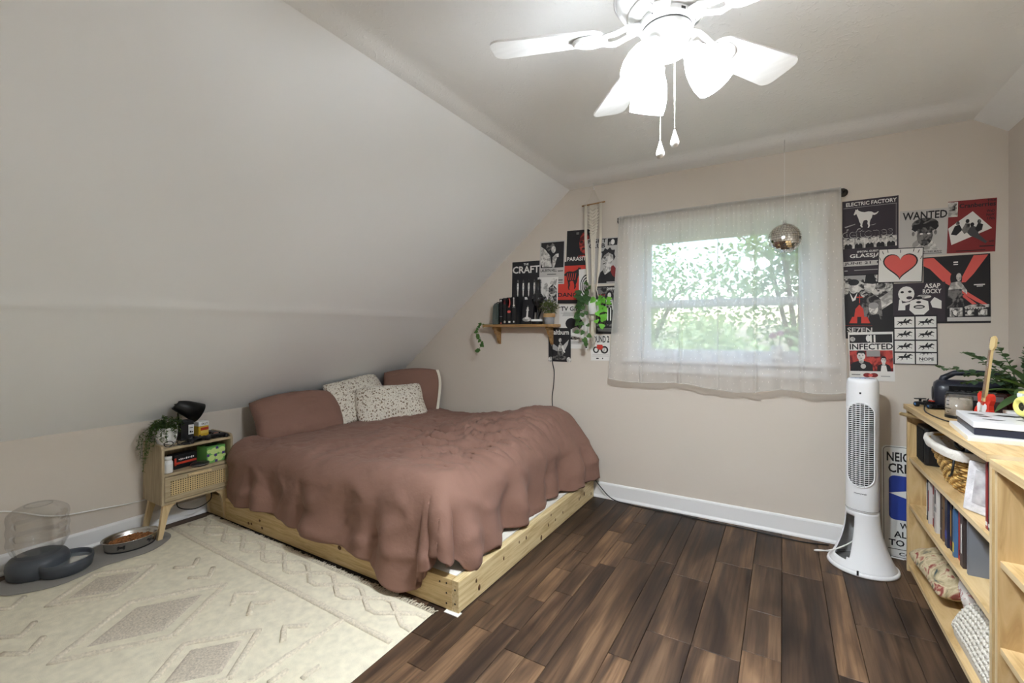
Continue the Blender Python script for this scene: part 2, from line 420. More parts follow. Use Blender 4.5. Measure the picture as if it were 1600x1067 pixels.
# sheer curtain: two voile panels on a rod
def voile(name):
    m = mat(name, (240, 238, 234), .9); n, l, b = nodes(m); n.remove(b)
    out = n['Material Output']
    df = n.new('ShaderNodeBsdfDiffuse'); df.inputs[0].default_value = srgb(238, 235, 230)
    tl = n.new('ShaderNodeBsdfTranslucent'); tl.inputs[0].default_value = srgb(244, 242, 238)
    m1 = n.new('ShaderNodeMixShader'); m1.inputs[0].default_value = .5; l.new(df.outputs[0], m1.inputs[1]); l.new(tl.outputs[0], m1.inputs[2])
    tp = n.new('ShaderNodeBsdfTransparent')
    m2 = n.new('ShaderNodeMixShader'); l.new(m1.outputs[0], m2.inputs[1]); l.new(tp.outputs[0], m2.inputs[2])
    # woven drop marks: small vertical dashes on a staggered grid (UV = cloth metres)
    uv = n.new('ShaderNodeTexCoord'); mp = n.new('ShaderNodeMapping'); mp.inputs['Scale'].default_value = (23, 19, 1); l.new(uv.outputs['UV'], mp.inputs[0])
    vo = n.new('ShaderNodeTexVoronoi'); vo.voronoi_dimensions = '2D'; vo.inputs['Randomness'].default_value = .55; vo.inputs['Scale'].default_value = 1
    mp2 = n.new('ShaderNodeMapping'); l.new(mp.outputs[0], vo.inputs['Vector'])
    sp = n.new('ShaderNodeVectorMath'); sp.operation = 'SUBTRACT'; l.new(mp.outputs[0], sp.inputs[0]); l.new(vo.outputs['Position'], sp.inputs[1])
    sc = n.new('ShaderNodeVectorMath'); sc.operation = 'MULTIPLY'; sc.inputs[1].default_value = (5.5, 1.6, 0); l.new(sp.outputs[0], sc.inputs[0])
    ln = n.new('ShaderNodeVectorMath'); ln.operation = 'LENGTH'; l.new(sc.outputs[0], ln.inputs[0])
    lt = n.new('ShaderNodeMath'); lt.operation = 'LESS_THAN'; lt.inputs[1].default_value = .13; l.new(ln.outputs['Value'], lt.inputs[0])
    mr = n.new('ShaderNodeMapRange'); mr.inputs['To Min'].default_value = .45; mr.inputs['To Max'].default_value = .06; l.new(lt.outputs[0], mr.inputs[0])
    l.new(mr.outputs[0], m2.inputs[0]); l.new(m2.outputs[0], out.inputs['Surface'])
    return m
M_voile = voile('white_sheer_voile')
M_rod = mat('dark_bronze_rod', (62, 58, 55), .35, .8)
RZ = 2.006; RY = YB - .085
rod = thing('curtain_rod', 'thin dark curtain rod with round black ends above the window', 'curtain rod', (0, RY, RZ))
mb = MB(); mb.cyl((-.985, 0, 0), (.275, 0, 0), .0065, M_rod, 12); mb.build('rod', rod)
for x in (-.985, .275):
    mb = MB(); s_ = 1 if x > 0 else -1
    mb.tube([(x, 0, 0), (x + s_ * .012, .012, .004), (x + s_ * .016, .04, .004), (x + s_ * .016, .079, .002)], .007, M_rod, 10)
    mb.lathe([(.001, 0), (.024, 0), (.024, .006), (.018, .010), (.001, .010)], M_rod, 20, Matrix.Translation((x + s_ * .016, .083, .002)) @ Matrix.Rotation(R(90), 4, 'X'))
    mb.build('bracket', rod)
def curtain(name, x0t, x1t, x0b, x1b, folds, seed, label, hem):
    rg = random.Random(seed); nx, ny = 150, 50
    ph = [rg.random() * 6 for _ in range(6)]
    def fn(a, t):
        z = RZ + .012 - t * (RZ + .012 - hem(a))
        xa = x0t + (x1t - x0t) * a; xb = x0b + (x1b - x0b) * a
        x = xa + (xb - xa) * t
        g = .0035 * math.sin(a * 150 + ph[0]) * math.exp(-t * 9)            # tiny gathers at the rod pocket
        y = .012 * math.sin(a * folds * 6.28 + ph[1]) * (.35 + .65 * t) + .007 * math.sin(a * folds * 2.3 * 6.28 + ph[2] + t) * (.4 + t * .6)
        for fx, w, am in ((.3, .012, .026), (.66, .014, .024)):
            y -= am * math.exp(-((a - fx - .02 * math.sin(t * 2)) / w) ** 2) * min(1, t * 3)
        y += g
        if t < .03: y = y * .3 - .009
        return (x, RY + y - .004, z)
    mb = MB(); mb.grid(nx, ny, fn, M_voile); o = mb.build(name)
    uvl = o.data.uv_layers.new(name='UVMap'); W = abs(x1b - x0b) * 1.15
    for p in o.data.polygons:
        for li in p.loop_indices:
            vi = o.data.loops[li].vertex_index
            uvl.data[li].uv = ((vi % nx) / (nx - 1) * W + seed, (1 - (vi // nx) / (ny - 1)) * 1.15)
    mb = MB()      # stitched hem band, doubled cloth
    pts = [fn(i / 80, 1) for i in range(81)]
    mb.tube([(p[0], p[1], p[2] + .004) for p in pts], .003, M_voile, 6); mb.build('hem', o)
    for ea in (0, 1): mb = MB(); mb.tube([fn(ea, k / 40) for k in range(41)], .0022, M_voile, 5); mb.build('side_hem', o)
    return tag(o, label, 'curtain', 'sheer curtain panels')
curtain('sheer_curtain', -.985, -.352, -1.062, -.356, 2.6, 3, 'sheer white voile curtain panel on the plant-hanger side of the window', lambda a: .882 - .028 * a - .012 * math.sin(a * 7))
curtain('sheer_curtain', -.352, .272, -.350, .302, 2.8, 5, 'sheer white voile curtain panel on the mirror-ball side of the window', lambda a: .850 - .012 * math.sin(a * 9) + .03 * a * a)

# outdoors: lawn and leafy trees that fill the view through the glass
M_lawn = mat('lawn', (96, 124, 66), .9, noise_amt=.3, noise_scale=3)
mb = MB(); mb.box((-2, 16, -3.1), (40, 22, .2), M_lawn); tag(mb.build('lawn'), 'green lawn far below outside the window', 'lawn', kind='structure')
M_bark = mat('bark', (84, 70, 58), .9)
def leaf_mat(name, c):
    m = mat(name, c, .6, noise_amt=.25, noise_scale=1.5); n, l, b = nodes(m)
    tl = n.new('ShaderNodeBsdfTranslucent'); tl.inputs[0].default_value = srgb(min(255, c[0] + 50), min(255, c[1] + 50), c[2])
    ms = n.new('ShaderNodeMixShader'); ms.inputs[0].default_value = .4; l.new(b.outputs[0], ms.inputs[1]); l.new(tl.outputs[0], ms.inputs[2]); l.new(ms.outputs[0], n['Material Output'].inputs['Surface'])
    return m
def tree(x, y, z0, zc, rx, rz, col, seed, label, nl=5200):
    t = thing('leafy_tree', label, 'tree', (x, y, z0), group='trees outside the window')
    rg = random.Random(seed)
    mb = MB(); mb.tube([(0, 0, 0), (.05, .02, (zc - z0) * .6), (0, 0, zc - z0 + rz * .3)], [.16, .12, .04], M_bark, 10)
    for k in range(6):
        a = k * 1.05 + seed; mb.tube([(0, 0, (zc - z0) * (.5 + .06 * k)), (rx * .35 * math.cos(a), rx * .35 * math.sin(a), zc - z0 + .1 * k), (rx * .7 * math.cos(a), rx * .7 * math.sin(a), zc - z0 + rz * .3)], [.05, .035, .012], M_bark, 6)
    mb.build('trunk', t)
    mb = MB(); lm = leaf_mat('leaves_%d' % seed, col); vs = []; fs = []
    cl = [(Vector((rg.gauss(0, 1), rg.gauss(0, 1), rg.gauss(0, 1))).normalized() * (rg.random() ** .4)) for _ in range(46)]
    for k in range(nl):
        c = rg.choice(cl); p = Vector((c.x * rx + rg.gauss(0, .16) * rx, c.y * rx + rg.gauss(0, .16) * rx, zc - z0 + c.z * rz + rg.gauss(0, .14) * rz))
        s = rg.uniform(.05, .1); q = Euler((rg.uniform(-1, 1), rg.uniform(-1, 1), rg.uniform(0, 6.28))).to_matrix(); o = len(vs)
        for d in ((-s, 0, 0), (0, -s * .5, .01), (s, 0, 0), (0, s * .5, .01)): vs.append(p + q @ Vector(d))
        fs.append((o, o + 1, o + 2, o + 3))
    mb.add(vs, fs, lm); f = mb.build('foliage', t); f['kind'] = 'stuff'
tree(-3.6, 8.4, -3, 1.9, 1.45, 1.9, (136, 156, 120), 1, 'broad pale green tree outside the plant-hanger side of the window')
tree(.3, 10.5, -3, 2.6, 1.6, 2.2, (112, 136, 100), 2, 'tall mid-green tree outside the middle of the window')
tree(4.4, 10.2, -3, 1.8, 1.7, 2.2, (126, 148, 112), 3, 'leafy green tree outside the mirror-ball side of the window')
tree(-1.2, 6.9, -3, .2, 1.15, 1.1, (150, 168, 132), 4, 'low light-green tree seen through the lower sash')
tree(1.9, 7.0, -3, .3, 1.3, 1.2, (130, 150, 114), 6, 'low bushy tree outside the lower right window corner')
tree(-3.4, 13.5, -3, 1.8, 2.4, 2.8, (96, 128, 80), 8, 'large darker tree farthest away behind the others outside')
# ---------------------------------------------------------------- bed
def pine_mat():
    return ramp_mat('pine_board', 'noise', [(.3, (176, 146, 96)), (.5, (201, 174, 124)), (.72, (216, 192, 146))], 9, .55, (.6, 9, 9), .12, 6, .6, True)
M_pine = pine_mat()
M_pineY = ramp_mat('pine_board_lengthwise', 'noise', [(.3, (190, 164, 116)), (.5, (214, 192, 146)), (.72, (226, 208, 166))], 9, .55, (9, .6, 9), .12, 6, .6, True)
M_knot = mat('pine_knot', (104, 70, 40), .6); M_screw = mat('screw_head', (60, 52, 44), .4, .8)
BX0, BX1, BY0, BY1 = -3.31, -1.195, 1.54, 3.15
bed = thing('platform_bed_frame', 'low bed frame of knotty pine boards under the brown duvet', 'bed frame', (0, 0, 0))
rg = random.Random(4)
mb = MB(); mb.box(((BX0 + BX1 - .038) / 2, BY0 + .019, .072), (BX1 - .038 - BX0, .038, .135), M_pine, bev=.003); r1 = mb.build('side_rail', bed)
mb = MB(); mb.box((BX1 - .019, (BY0 + BY1) / 2, .072), (.038, BY1 - BY0, .135), M_pineY, bev=.003); r2 = mb.build('foot_rail', bed)
mb = MB(); mb.box(((BX0 + BX1 - .038) / 2, BY1 - .019, .072), (BX1 - .038 - BX0, .038, .135), M_pine, bev=.003); mb.build('side_rail', bed)
mb = MB(); mb.box((BX0 + .019, (BY0 + BY1) / 2, .072), (.038, BY1 - BY0 - .078, .135), M_pineY, bev=.003); mb.build('head_rail', bed)
for k in range(9):      # knots in the rails
    x = rg.uniform(-3.1, -1.3); z = rg.uniform(.03, .12); mb = MB(); mb.lathe([(.001, 0), (rg.uniform(.006, .012), .0004), (.001, .0006)], M_knot, 10, Matrix.Translation((x, BY0 - .0003, z)) @ Matrix.Rotation(R(90), 4, 'X'), sx=1.3, cap=False); mb.build('knot', r1)
for k in range(14):
    y = rg.uniform(1.6, 3.1); z = rg.uniform(.02, .125); mb = MB(); mb.lathe([(.001, 0), (rg.uniform(.005, .011), .0004), (.001, .0006)], M_knot, 10, Matrix.Translation((BX1 + .0003, y, z)) @ Matrix.Rotation(R(90), 4, 'Y'), sx=1.5, cap=False); mb.build('knot', r2)
for x, z in ((-1.262, .118), (-1.262, .075), (-1.262, .03), (-1.30, .115), (-1.215, .1), (-1.215, .04)):
    mb = MB(); mb.lathe([(.0005, .0012), (.0042, .001), (.0045, 0)], M_screw, 10, Matrix.Translation((x, BY0 - .0002, z)) @ Matrix.Rotation(R(90), 4, 'X'), cap=False); mb.build('screw', bed)
M_plat = mat('white_platform_board', (236, 232, 222), .6, noise_amt=.03, noise_scale=5)
mb = MB(); mb.box(((BX0 + BX1) / 2 - .02, (BY0 + BY1) / 2, .131), (BX1 - BX0 - .05, BY1 - BY0 - .02, .016), M_plat, bev=.002); mb.build('platform_board', bed)
M_pad = mat('white_felt_pad', (238, 236, 230), .9)
mb = MB(); mb.box((BX1 - .03, BY0 - .002, .0015), (.075, .03, .003), M_pad); mb.build('floor_pad', bed)

def floral(name, base, c1, c2, scale, th):
    """ditsy floral print: scattered flower dots and little leaf dots on a pale ground"""
    m = mat(name, base, .85, sheen=.2); n, l, b = nodes(m)
    tc = n.new('ShaderNodeTexCoord')
    def dots(sc, lim, rnd, off):
        mp = n.new('ShaderNodeMapping'); mp.inputs['Location'].default_value = off; l.new(tc.outputs['Object'], mp.inputs[0])
        nz = n.new('ShaderNodeTexNoise'); nz.inputs['Scale'].default_value = sc * 2.2; l.new(mp.outputs[0], nz.inputs['Vector'])
        av = n.new('ShaderNodeMixRGB'); av.blend_type = 'ADD'; av.inputs[0].default_value = .012 * 40 / sc; l.new(mp.outputs[0], av.inputs[1]); l.new(nz.outputs['Color'], av.inputs[2])
        vo = n.new('ShaderNodeTexVoronoi'); vo.inputs['Scale'].default_value = sc; vo.inputs['Randomness'].default_value = rnd; l.new(av.outputs[0], vo.inputs['Vector'])
        lt = n.new('ShaderNodeMath'); lt.operation = 'LESS_THAN'; lt.inputs[1].default_value = lim; l.new(vo.outputs['Distance'], lt.inputs[0]); return lt.outputs[0]
    col = None
    for sc, lim, c, off in ((scale, th, c1, (0, 0, 0)), (scale * 1.35, th * .72, c2, (3, 1, 2)), (scale * 2.1, th * .7, c1, (7, 5, 1))):
        mxn = n.new('ShaderNodeMix'); mxn.data_type = 'RGBA'; l.new(dots(sc, lim, .9, off), mxn.inputs['Factor'])
        if col is None: mxn.inputs['A'].default_value = srgb(*base)
        else: l.new(col, mxn.inputs['A'])
        mxn.inputs['B'].default_value = srgb(*c); col = mxn.outputs['Result']
    l.new(col, b.inputs['Base Color'])
    return m
M_floral = floral('ditsy_floral_cotton', (226, 219, 205), (122, 102, 80), (150, 128, 100), 46, .30)
M_brown = mat('terracotta_brown_cotton', (134, 102, 89), .75, bump=.35, bump_scale=26, sheen=.04, spec=.15)

mb = MB()
def mattress_fn(a, t):
    return None
bm = bmesh.new(); bmesh.ops.create_cube(bm, size=1)
for v in bm.verts: v.co = Vector((-2.305 + v.co.x * 1.99, 2.36 + v.co.y * 1.50,   .267 + v.co.z * .252))
bmesh.ops.bevel(bm, geom=bm.edges[:], offset=.055, segments=5, affect='EDGES', profile=.5)
mb.bm(bm, M_floral, smooth=True); mt = mb.build('mattress'); tag(mt, 'thick mattress in a small-flowered cream fitted sheet under the brown duvet', 'mattress')

# duvet: lies over the mattress, hangs over the near side and the foot, crumpled
XE, YE, ZT = -1.41, 1.66, .488      # where the top bends down at the foot and the near side
def sstep(a, b, x):
    t = max(0, min(1, (x - a) / (b - a))); return t * t * (3 - 2 * t)
def ridge(p, sharp=2.0):
    return (1 - abs(mn.noise(p))) ** sharp
def duvet_pt(s, t):
    """s: metres along the bed from the head, t: metres across from the far side"""
    x = -3.10 + s; y = 3.12 - t
    # slight skew of the head edge
    a = max(0, x - XE); b = max(0, YE - y)
    px, py = min(x, XE), max(y, YE)
    L = (a ** 4 + b ** 4) ** .25
    if L > 1e-6: L *= 1 - .24 * min(a, b) / max(a, b)
    Rr = .105
    if L > 1e-6:
        hy = math.hypot(a, b); dx, dy = a / hy, -b / hy
        if L < Rr * 1.571: o = Rr * math.sin(L / Rr); dn = Rr * (1 - math.cos(L / Rr))
        else:
            rest = L - Rr * 1.571; o = Rr + rest * .10; dn = Rr + rest * .985
    else: dx = dy = 0; o = 0; dn = 0
    near = sstep(0, .12, b) ; foot = sstep(0, .12, a)
    per = x * 1.0 - (py - YE) * 0 if b > a else y
    # hanging folds
    fold = 0
    if L > .05:
        w = sstep(.05, .34, L)
        if b >= a: q = x; fold = .020 * math.sin(q * 11 + 2.2 * mn.noise((q * 2.1, 0, 1))) + .014 * math.sin(q * 23 + 3 * mn.noise((q * 3, 4, 1)))
        else: q = y; fold = .030 * math.sin(q * 12 + 2.5 * mn.noise((q * 2.4, 7, 1))) + .016 * math.sin(q * 27 + 3 * mn.noise((q * 3, 9, 1)))
        cor = min(a, b) / max(L, 1e-6)
        if cor > .12:                              # radiating folds round the corner
            ang = math.atan2(b, a); wc = sstep(.12, .5, cor)
            fold = fold * (1 - wc) + wc * (.034 * math.sin(ang * 9 + 1.0) + .012 * math.sin(ang * 21))
        fold *= w
    o += fold
    # the foot end pushes out over the rail near the window wall
    o += .10 * sstep(2.72, 3.02, y) * foot * sstep(.04, .3, L) + .02 * foot
    X = px + dx * o; Y = py + dy * o; Z = ZT - dn
    top = 1 - sstep(.0, .16, L)
    # loft and large swells of the filling
    Z += top * (.030 * mn.noise((x * 1.5, y * 1.6, 2)) + .022 * mn.noise((x * 3.4, y * 3.2, 5)))
    # raised far foot corner and the thicker right half
    Z += .075 * math.exp(-(((x + 1.50) / .30) ** 2 + ((y - 2.95) / .38) ** 2)) * top
    Z += .035 * sstep(-2.6, -1.6, x) * sstep(1.7, 2.5, y) * top
    Z -= .03 * math.exp(-((x + 3.0) / .16) ** 2) * top
    # crumple: a band of sharp creases running from mid-bed to the foot
    band = math.exp(-((x + 1.75) / .62) ** 2) * math.exp(-((y - 2.45 + .25 * (x + 1.8)) / .55) ** 2)
    q = Vector((x * 3.0 + .8 * y + .5 * mn.noise((x * 2, y * 2, 9)), y * 8.5 - x * 1.2, 1.7))
    cr = ridge(q, 3.0) * .058 + ridge(Vector((x * 8 + 2, y * 15, 4)) + Vector((0, mn.noise((x * 5, y * 5, 0)), 0)), 3.0) * .034
    Z += (cr - .036) * band * (.25 + .75 * top)
    hx = ridge(Vector((x * 4.2 + 5, y * 4.0 + 1.5 * mn.noise((x, y, 3)), 8)), 4) * .016
    Z += hx * top * .8 + (ridge(Vector((x * 11, y * 13 + 2 * mn.noise((x * 3, y * 3, 1)), 2)), 3) - .6) * .008 * top
    # creases on the hanging parts too
    hc = (ridge(Vector((x * 4.0, y * 4.0, Z * 5)), 4) - .5) * .016 * (1 - top)
    X += dx * hc; Y += dy * hc
    # pulled-in quilting tacks on the near side
    for tx, tz in ((-2.62, .30), (-2.22, .24), (-1.70, .20)):
        r2 = ((x - tx) / .07) ** 2 + ((Z - tz) / .06) ** 2
        if b > .05: Y += .030 * math.exp(-r2)
    Z = max(Z, .148 + (.018 - .148) * sstep(.06, .16, b - a))
    return Vector((X, Y, Z))
def duvet_fn(i, j):
    smax = (XE + 3.10) + .41 + .02 * math.sin(j * 19)
    tmax = (3.12 - YE) + .40 + .04 * sstep(.1, .6, i) + .10 * math.exp(-((i - .75) / .07) ** 2) - .09 * sstep(.80, .95, i) + .012 * math.sin(i * 23)
    s = i * smax; t = j * tmax
    s0 = .05 * sstep(.5, 1, j)     # head edge drifts
    s = s0 + (smax - s0) * i
    return duvet_pt(s, t)
mb = MB(); mb.grid(190, 170, duvet_fn, M_brown); duvet = mb.build('duvet')
md = duvet.modifiers.new('loft', 'SOLIDIFY'); md.thickness = .03; md.offset = -1; md.use_rim = True
tag(duvet, 'rumpled terracotta brown duvet spread over the low bed', 'duvet')
mb = MB()
def edge_pts(f): return [f(k / 120) for k in range(121)]
mb.tube([duvet_fn(k / 140, 1) + Vector((0, .012, .002)) for k in range(141)], .009, M_brown, 6); mb.build('hem_seam', duvet)

def pillow(name, w, h, t, m, loc, rot, label, group=None, seed=0, piping=None):
    """w along local x, h along local y, thickness along z"""
    mb = MB(); N = 34
    def side(sg):
        def fn(a, b):
            x = a * 2 - 1; y = b * 2 - 1
            e = max(0, (1 - abs(x) ** 2.6)) ** .55 * max(0, (1 - abs(y) ** 2.6)) ** .55
            pin = 1 - .07 * (1 - abs(y) ** 2) * abs(x) ** 3; pin2 = 1 - .07 * (1 - abs(x) ** 2) * abs(y) ** 3
            z = e * t / 2 * (1 + .22 * mn.noise((x * 1.7 + seed, y * 1.7, sg))) + .012 * e * (ridge(Vector((x * 3 + seed, y * 5, sg)), 3) - .5)
            cr_ = 1 - .12 * (x * x * y * y) ** 1.2
            x += .03 * math.sin(y * 3 + seed) ; y += .05 * math.sin(x * 2.6 + seed * 2) * (1 if y > 0 else .4)
            return (x * w / 2 * pin * cr_, y * h / 2 * pin2 * cr_, sg * z)
        return fn
    mb.grid(N, N, side(1), m); mb.grid(N, N, side(-1), m)
    o = mb.build(name, None, loc, rot, weld=True)
    if piping:
        pb = MB(); f = side(1); pts = [f(1, k / 30) for k in range(31)]
        pb.tube(pts, .008, piping, 8); pb.tube([(p[0] + .012, p[1], p[2]) for p in pts], .007, piping, 8); pb.build('open_edge', o)['label'] = 'cream pillow edge showing at the open end'
    return tag(o, label, 'pillow', group)
M_cream = mat('cream_cotton', (232, 226, 210), .85)
# leaning on the knee wall, left to right
def face(yaw, lean, roll=0):
    """rotation that stands a pillow up: front towards +x turned by yaw, leaning back"""
    return (Matrix.Rotation(yaw, 4, 'Z') @ Matrix.Rotation(-lean, 4, 'Y') @ Matrix.Rotation(R(90), 4, 'Z') @ Matrix.Rotation(R(90), 4, 'X') @ Matrix.Rotation(roll, 4, 'Z')).to_euler()
pillow('brown_pillow', .66, .42, .22, M_brown, (-3.06, 2.04, .585), face(R(-14), R(38), R(4)), 'terracotta brown pillow leaning on the knee wall nearest the nightstand', 'pillows on the bed', 1)
pillow('floral_pillow', .58, .42, .15, M_floral, (-3.02, 2.56, .66), face(R(-6), R(36), R(5)), 'small-flowered pillow half hidden behind the other flowered pillow', 'pillows on the bed', 3)
pillow('floral_pillow', .62, .40, .20, M_floral, (-2.78, 2.69, .60), face(R(-26), R(34), R(3)), 'small-flowered pillow lying in front, between the two brown pillows', 'pillows on the bed', 5)
pillow('brown_pillow', .54, .42, .15, M_brown, (-2.855, 2.98, .685), face(R(-60), R(16), R(3)), 'terracotta brown pillow in the corner by the window wall', 'pillows on the bed', 7, M_cream)
# ---------------------------------------------------------------- ceiling fan with its lamps
M_fanw = mat('white_fan_enamel', (232, 231, 229), .35)
M_fanb = mat('white_fan_blade', (234, 233, 231), .4, noise_amt=.015, noise_scale=6, stretch=(1, 12, 1))
M_shade = emis('lit_frosted_glass', (240, 248, 255), SHADE_GLOW)
M_bulb = emis('lit_bulb', (240, 248, 255), BULB_GLOW)
M_chain = mat('brass_bead_chain', (196, 190, 178), .3, .7); M_vent = mat('dark_vent_slot', (60, 58, 56), .6)
FX, FY = -.272, 1.265
fan = thing('ceiling_fan', 'white five-blade ceiling fan with three lit frosted glass shades', 'ceiling fan', (FX, FY, ZC + .02))
mb = MB(); mb.lathe([(.085, 0), (.088, -.012), (.088, -.06), (.105, -.07), (.135, -.085), (.142, -.11), (.142, -.165), (.132, -.200), (.112, -.228), (.085, -.246), (.06, -.256)], M_fanw, 40)
hs = mb.build('motor_housing', fan)
mb = MB()
for r_, z_ in ((.1425, -.125), (.136, -.188), (.1, -.238)): mb.lathe([(r_, z_ + .005), (r_ + .005, z_), (r_, z_ - .005)], M_fanw, 40, cap=False)
mb.build('decor_ring', hs)['kind'] = 'stuff'
mb = MB(); mb.lathe([(.062, -.254), (.072, -.258), (.072, -.276), (.066, -.281)], M_fanw, 32); hub = mb.build('hub', fan)
for k in range(6):
    mb = MB(); mb.box((.0715, 0, -.267), (.003, .012, .006), M_vent, Matrix.Rotation(k * math.pi / 3 + .3, 4, 'Z')); mb.build('vent_slot', hub)
mb = MB(); mb.lathe([(.0655, -.281), (.0655, -.2845)], M_vent, 32, cap=False); mb.build('shadow_gap', hub)
mb = MB(); mb.lathe([(.064, -.284), (.066, -.288), (.064, -.325), (.054, -.343), (.030, -.356), (.012, -.361), (.001, -.362)], M_fanw, 32); kit = mb.build('light_kit', fan)
BZ = -.290
for k in range(5):
    ang = R(200 + 72 * k)
    Mr = Matrix.Rotation(ang, 4, 'Z')
    # curved iron, ending in a rounded holder plate
    mb = MB()
    pts = [(.066, 0, -.266), (.10, 0, -.272), (.135, 0, -.287), (.16, 0, -.288), (.18, 0, -.288)]
    for q in (-1, 1):
        mb.tube([(x, q * (.012 + .012 * math.sin((x - .066) / .114 * 3.1)), z) for x, y, z in pts], [.007, .008, .008, .007, .006], M_fanw, 8, M=Mr)
    mb.box((.085, 0, -.268), (.04, .03, .008), M_fanw, Mr, bev=.003)
    Mp = Mr @ Matrix.Translation((.205, 0, BZ + .002)) @ Matrix.Rotation(R(-12), 4, 'X')
    mb.lathe([(.001, -.008), (.030, -.008), (.036, -.004), (.036, .003), (.001, .003)], M_fanw, 24, Mp, sx=1.35)
    iron = mb.build('blade_iron', fan)
    for sx_, sy_ in ((-.02, 0), (.018, .014), (.018, -.014)):
        mb = MB(); mb.sphere((sx_, sy_, -.0085), .0035, M_chain, 6, Mp, (1, 1, .5)); mb.build('screw', iron)
    mb = MB()           # blade: rounded inner end, squarer rounded tip, pitched
    out = []
    N = 10; r0, r1 = .165, .485; w0, w1 = .048, .062
    for i in range(N + 1):
        a = R(90 + 180 * i / N); out.append((r0 + .045 + .045 * math.cos(a), w0 * math.sin(a)))
    for i in range(N + 1):
        a = R(-90 + 90 * i / N); out.append((r1 - .03 + .03 * math.cos(a), -w1 + .03 + .03 * math.sin(a)))
    for i in range(N + 1):
        a = R(0 + 90 * i / N); out.append((r1 - .03 + .03 * math.cos(a), w1 - .03 + .03 * math.sin(a)))
    Mb = Mr @ Matrix.Translation((0, 0, BZ + .008)) @ Matrix.Rotation(R(-12), 4, 'X')
    mb.prism(out, 0, .0055, M_fanb, Mb); mb.build('blade', fan)
for k, ang in enumerate((250, 130, 10)):
    Mr = Matrix.Rotation(R(ang), 4, 'Z') @ Matrix.Translation((.042, 0, -.312)) @ Matrix.Rotation(R(180 - 31), 4, 'Y')
    mb = MB(); mb.lathe([(.014, -.01), (.016, .03), (.026, .038), (.028, .058), (.026, .062)], M_fanw, 24, Mr); arm = mb.build('lamp_holder', fan)
    mb = MB(); prof = [(.026, .05), (.033, .062), (.043, .085), (.049, .112), (.051, .138), (.049, .158), (.0465, .158), (.048, .138), (.046, .112), (.040, .086), (.030, .064), (.024, .053)]
    mb.lathe(prof, M_shade, 32, Mr, cap=False); mb.build('glass_shade', fan)
    mb = MB(); mb.lathe([(.012, .05), (.013, .075), (.022, .095), (.028, .113), (.025, .130), (.014, .142), (.001, .145)], M_bulb, 20, Mr); mb.build('bulb', arm)
for dx, dy, z1 in ((-.012, -.02, -.585), (.02, .006, -.552)):
    mb = MB(); z = -.36
    mb.cyl((dx, dy, -.35), (dx, dy, z1), .0009, M_chain, 6)
    while z > z1: mb.sphere((dx, dy, z), .0019, M_chain, 4); z -= .0048
    ch = mb.build('pull_chain', fan)
    mb = MB(); mb.lathe([(.001, 0), (.003, -.004), (.006, -.016), (.0105, -.03), (.0115, -.038), (.008, -.046), (.001, -.049)], M_fanw, 16, Matrix.Translation((dx, dy, z1))); mb.build('drop', ch)
# ---------------------------------------------------------------- nightstand
M_oak = ramp_mat('light_oak_veneer', 'noise', [(.3, (152, 136, 108)), (.5, (169, 152, 122)), (.7, (182, 165, 135))], 10, .5, (8, 8, .7), .05, 6, .4)
M_oakh = ramp_mat('light_oak_top', 'noise', [(.3, (156, 139, 110)), (.5, (173, 156, 125)), (.7, (185, 168, 137))], 10, .5, (8, .7, 8), .05, 6, .4)
M_leg = ramp_mat('pale_beech_leg', 'noise', [(.3, (196, 170, 126)), (.6, (212, 188, 146))], 10, .5, (8, 8, .8), .05, 5, .3)
M_cane = mat('woven_cane', (206, 182, 134), .6); M_dark = mat('dark_drawer_inside', (30, 24, 18), .9)
NX0, NX1, NY0, NY1 = -3.325, -3.075, 1.185, 1.578        # footprint of the cabinet
NZ0, NZ1 = .205, .535
ns = thing('nightstand', 'small light oak nightstand with a cane drawer front and splayed legs', 'nightstand', (0, 0, 0))
tk = .014
def side_panel(y):
    # tall side with a rounded front top corner that stands proud of the top
    mb = MB(); pr = [(NX0, NZ0), (NX1, NZ0)]
    for k in range(7): a = R(90 * k / 6); pr.append((NX1 - .03 + .03 * math.cos(a), NZ1 + .018 - .03 + .03 * math.sin(a)))
    pr.append((NX0, NZ1 + .018))
    mb.prism(pr, 0, tk, M_oak, Matrix.Translation((0, y + tk, 0)) @ Matrix.Rotation(R(90), 4, 'X')); return mb.build('side_panel', ns)
side_panel(NY0); side_panel(NY1 - tk)
ym = (NY0 + NY1) / 2; yw = NY1 - NY0 - 2 * tk; xm = (NX0 + NX1) / 2; xd = NX1 - NX0
for nm, z, d in (('top_panel', NZ1 - .007, xd - .004), ('shelf', .383 - .007, xd - .006), ('bottom_panel', NZ0 + .007, xd - .004)):
    mb = MB(); mb.box((NX0 + d / 2, ym, z), (d, yw, .014), M_oakh); mb.build(nm, ns)
mb = MB(); mb.box((NX0 + .004, ym, (NZ0 + NZ1) / 2), (.008, yw, NZ1 - NZ0 - .02), M_oak); mb.build('back_panel', ns)
# drawer with cane front
dz0, dz1 = NZ0 + .018, .364; fw = .027
mb = MB(); y0, y1 = NY0 + tk + .003, NY1 - tk - .003
X = NX1 - .008
mb.box((X, ym, dz0 + fw / 2), (.016, y1 - y0, fw), M_oakh); mb.box((X, ym, dz1 - fw / 2), (.016, y1 - y0, fw), M_oakh)
mb.box((X, y0 + fw / 2, (dz0 + dz1) / 2), (.016, fw, dz1 - dz0 - 2 * fw), M_oakh); mb.box((X, y1 - fw / 2, (dz0 + dz1) / 2), (.016, fw, dz1 - dz0 - 2 * fw), M_oakh)
dr = mb.build('drawer', ns)
mb = MB(); mb.box((X - .012, ym, (dz0 + dz1) / 2), (.002, y1 - y0 - .02, dz1 - dz0 - .02), M_dark); mb.build('drawer_lining', dr)
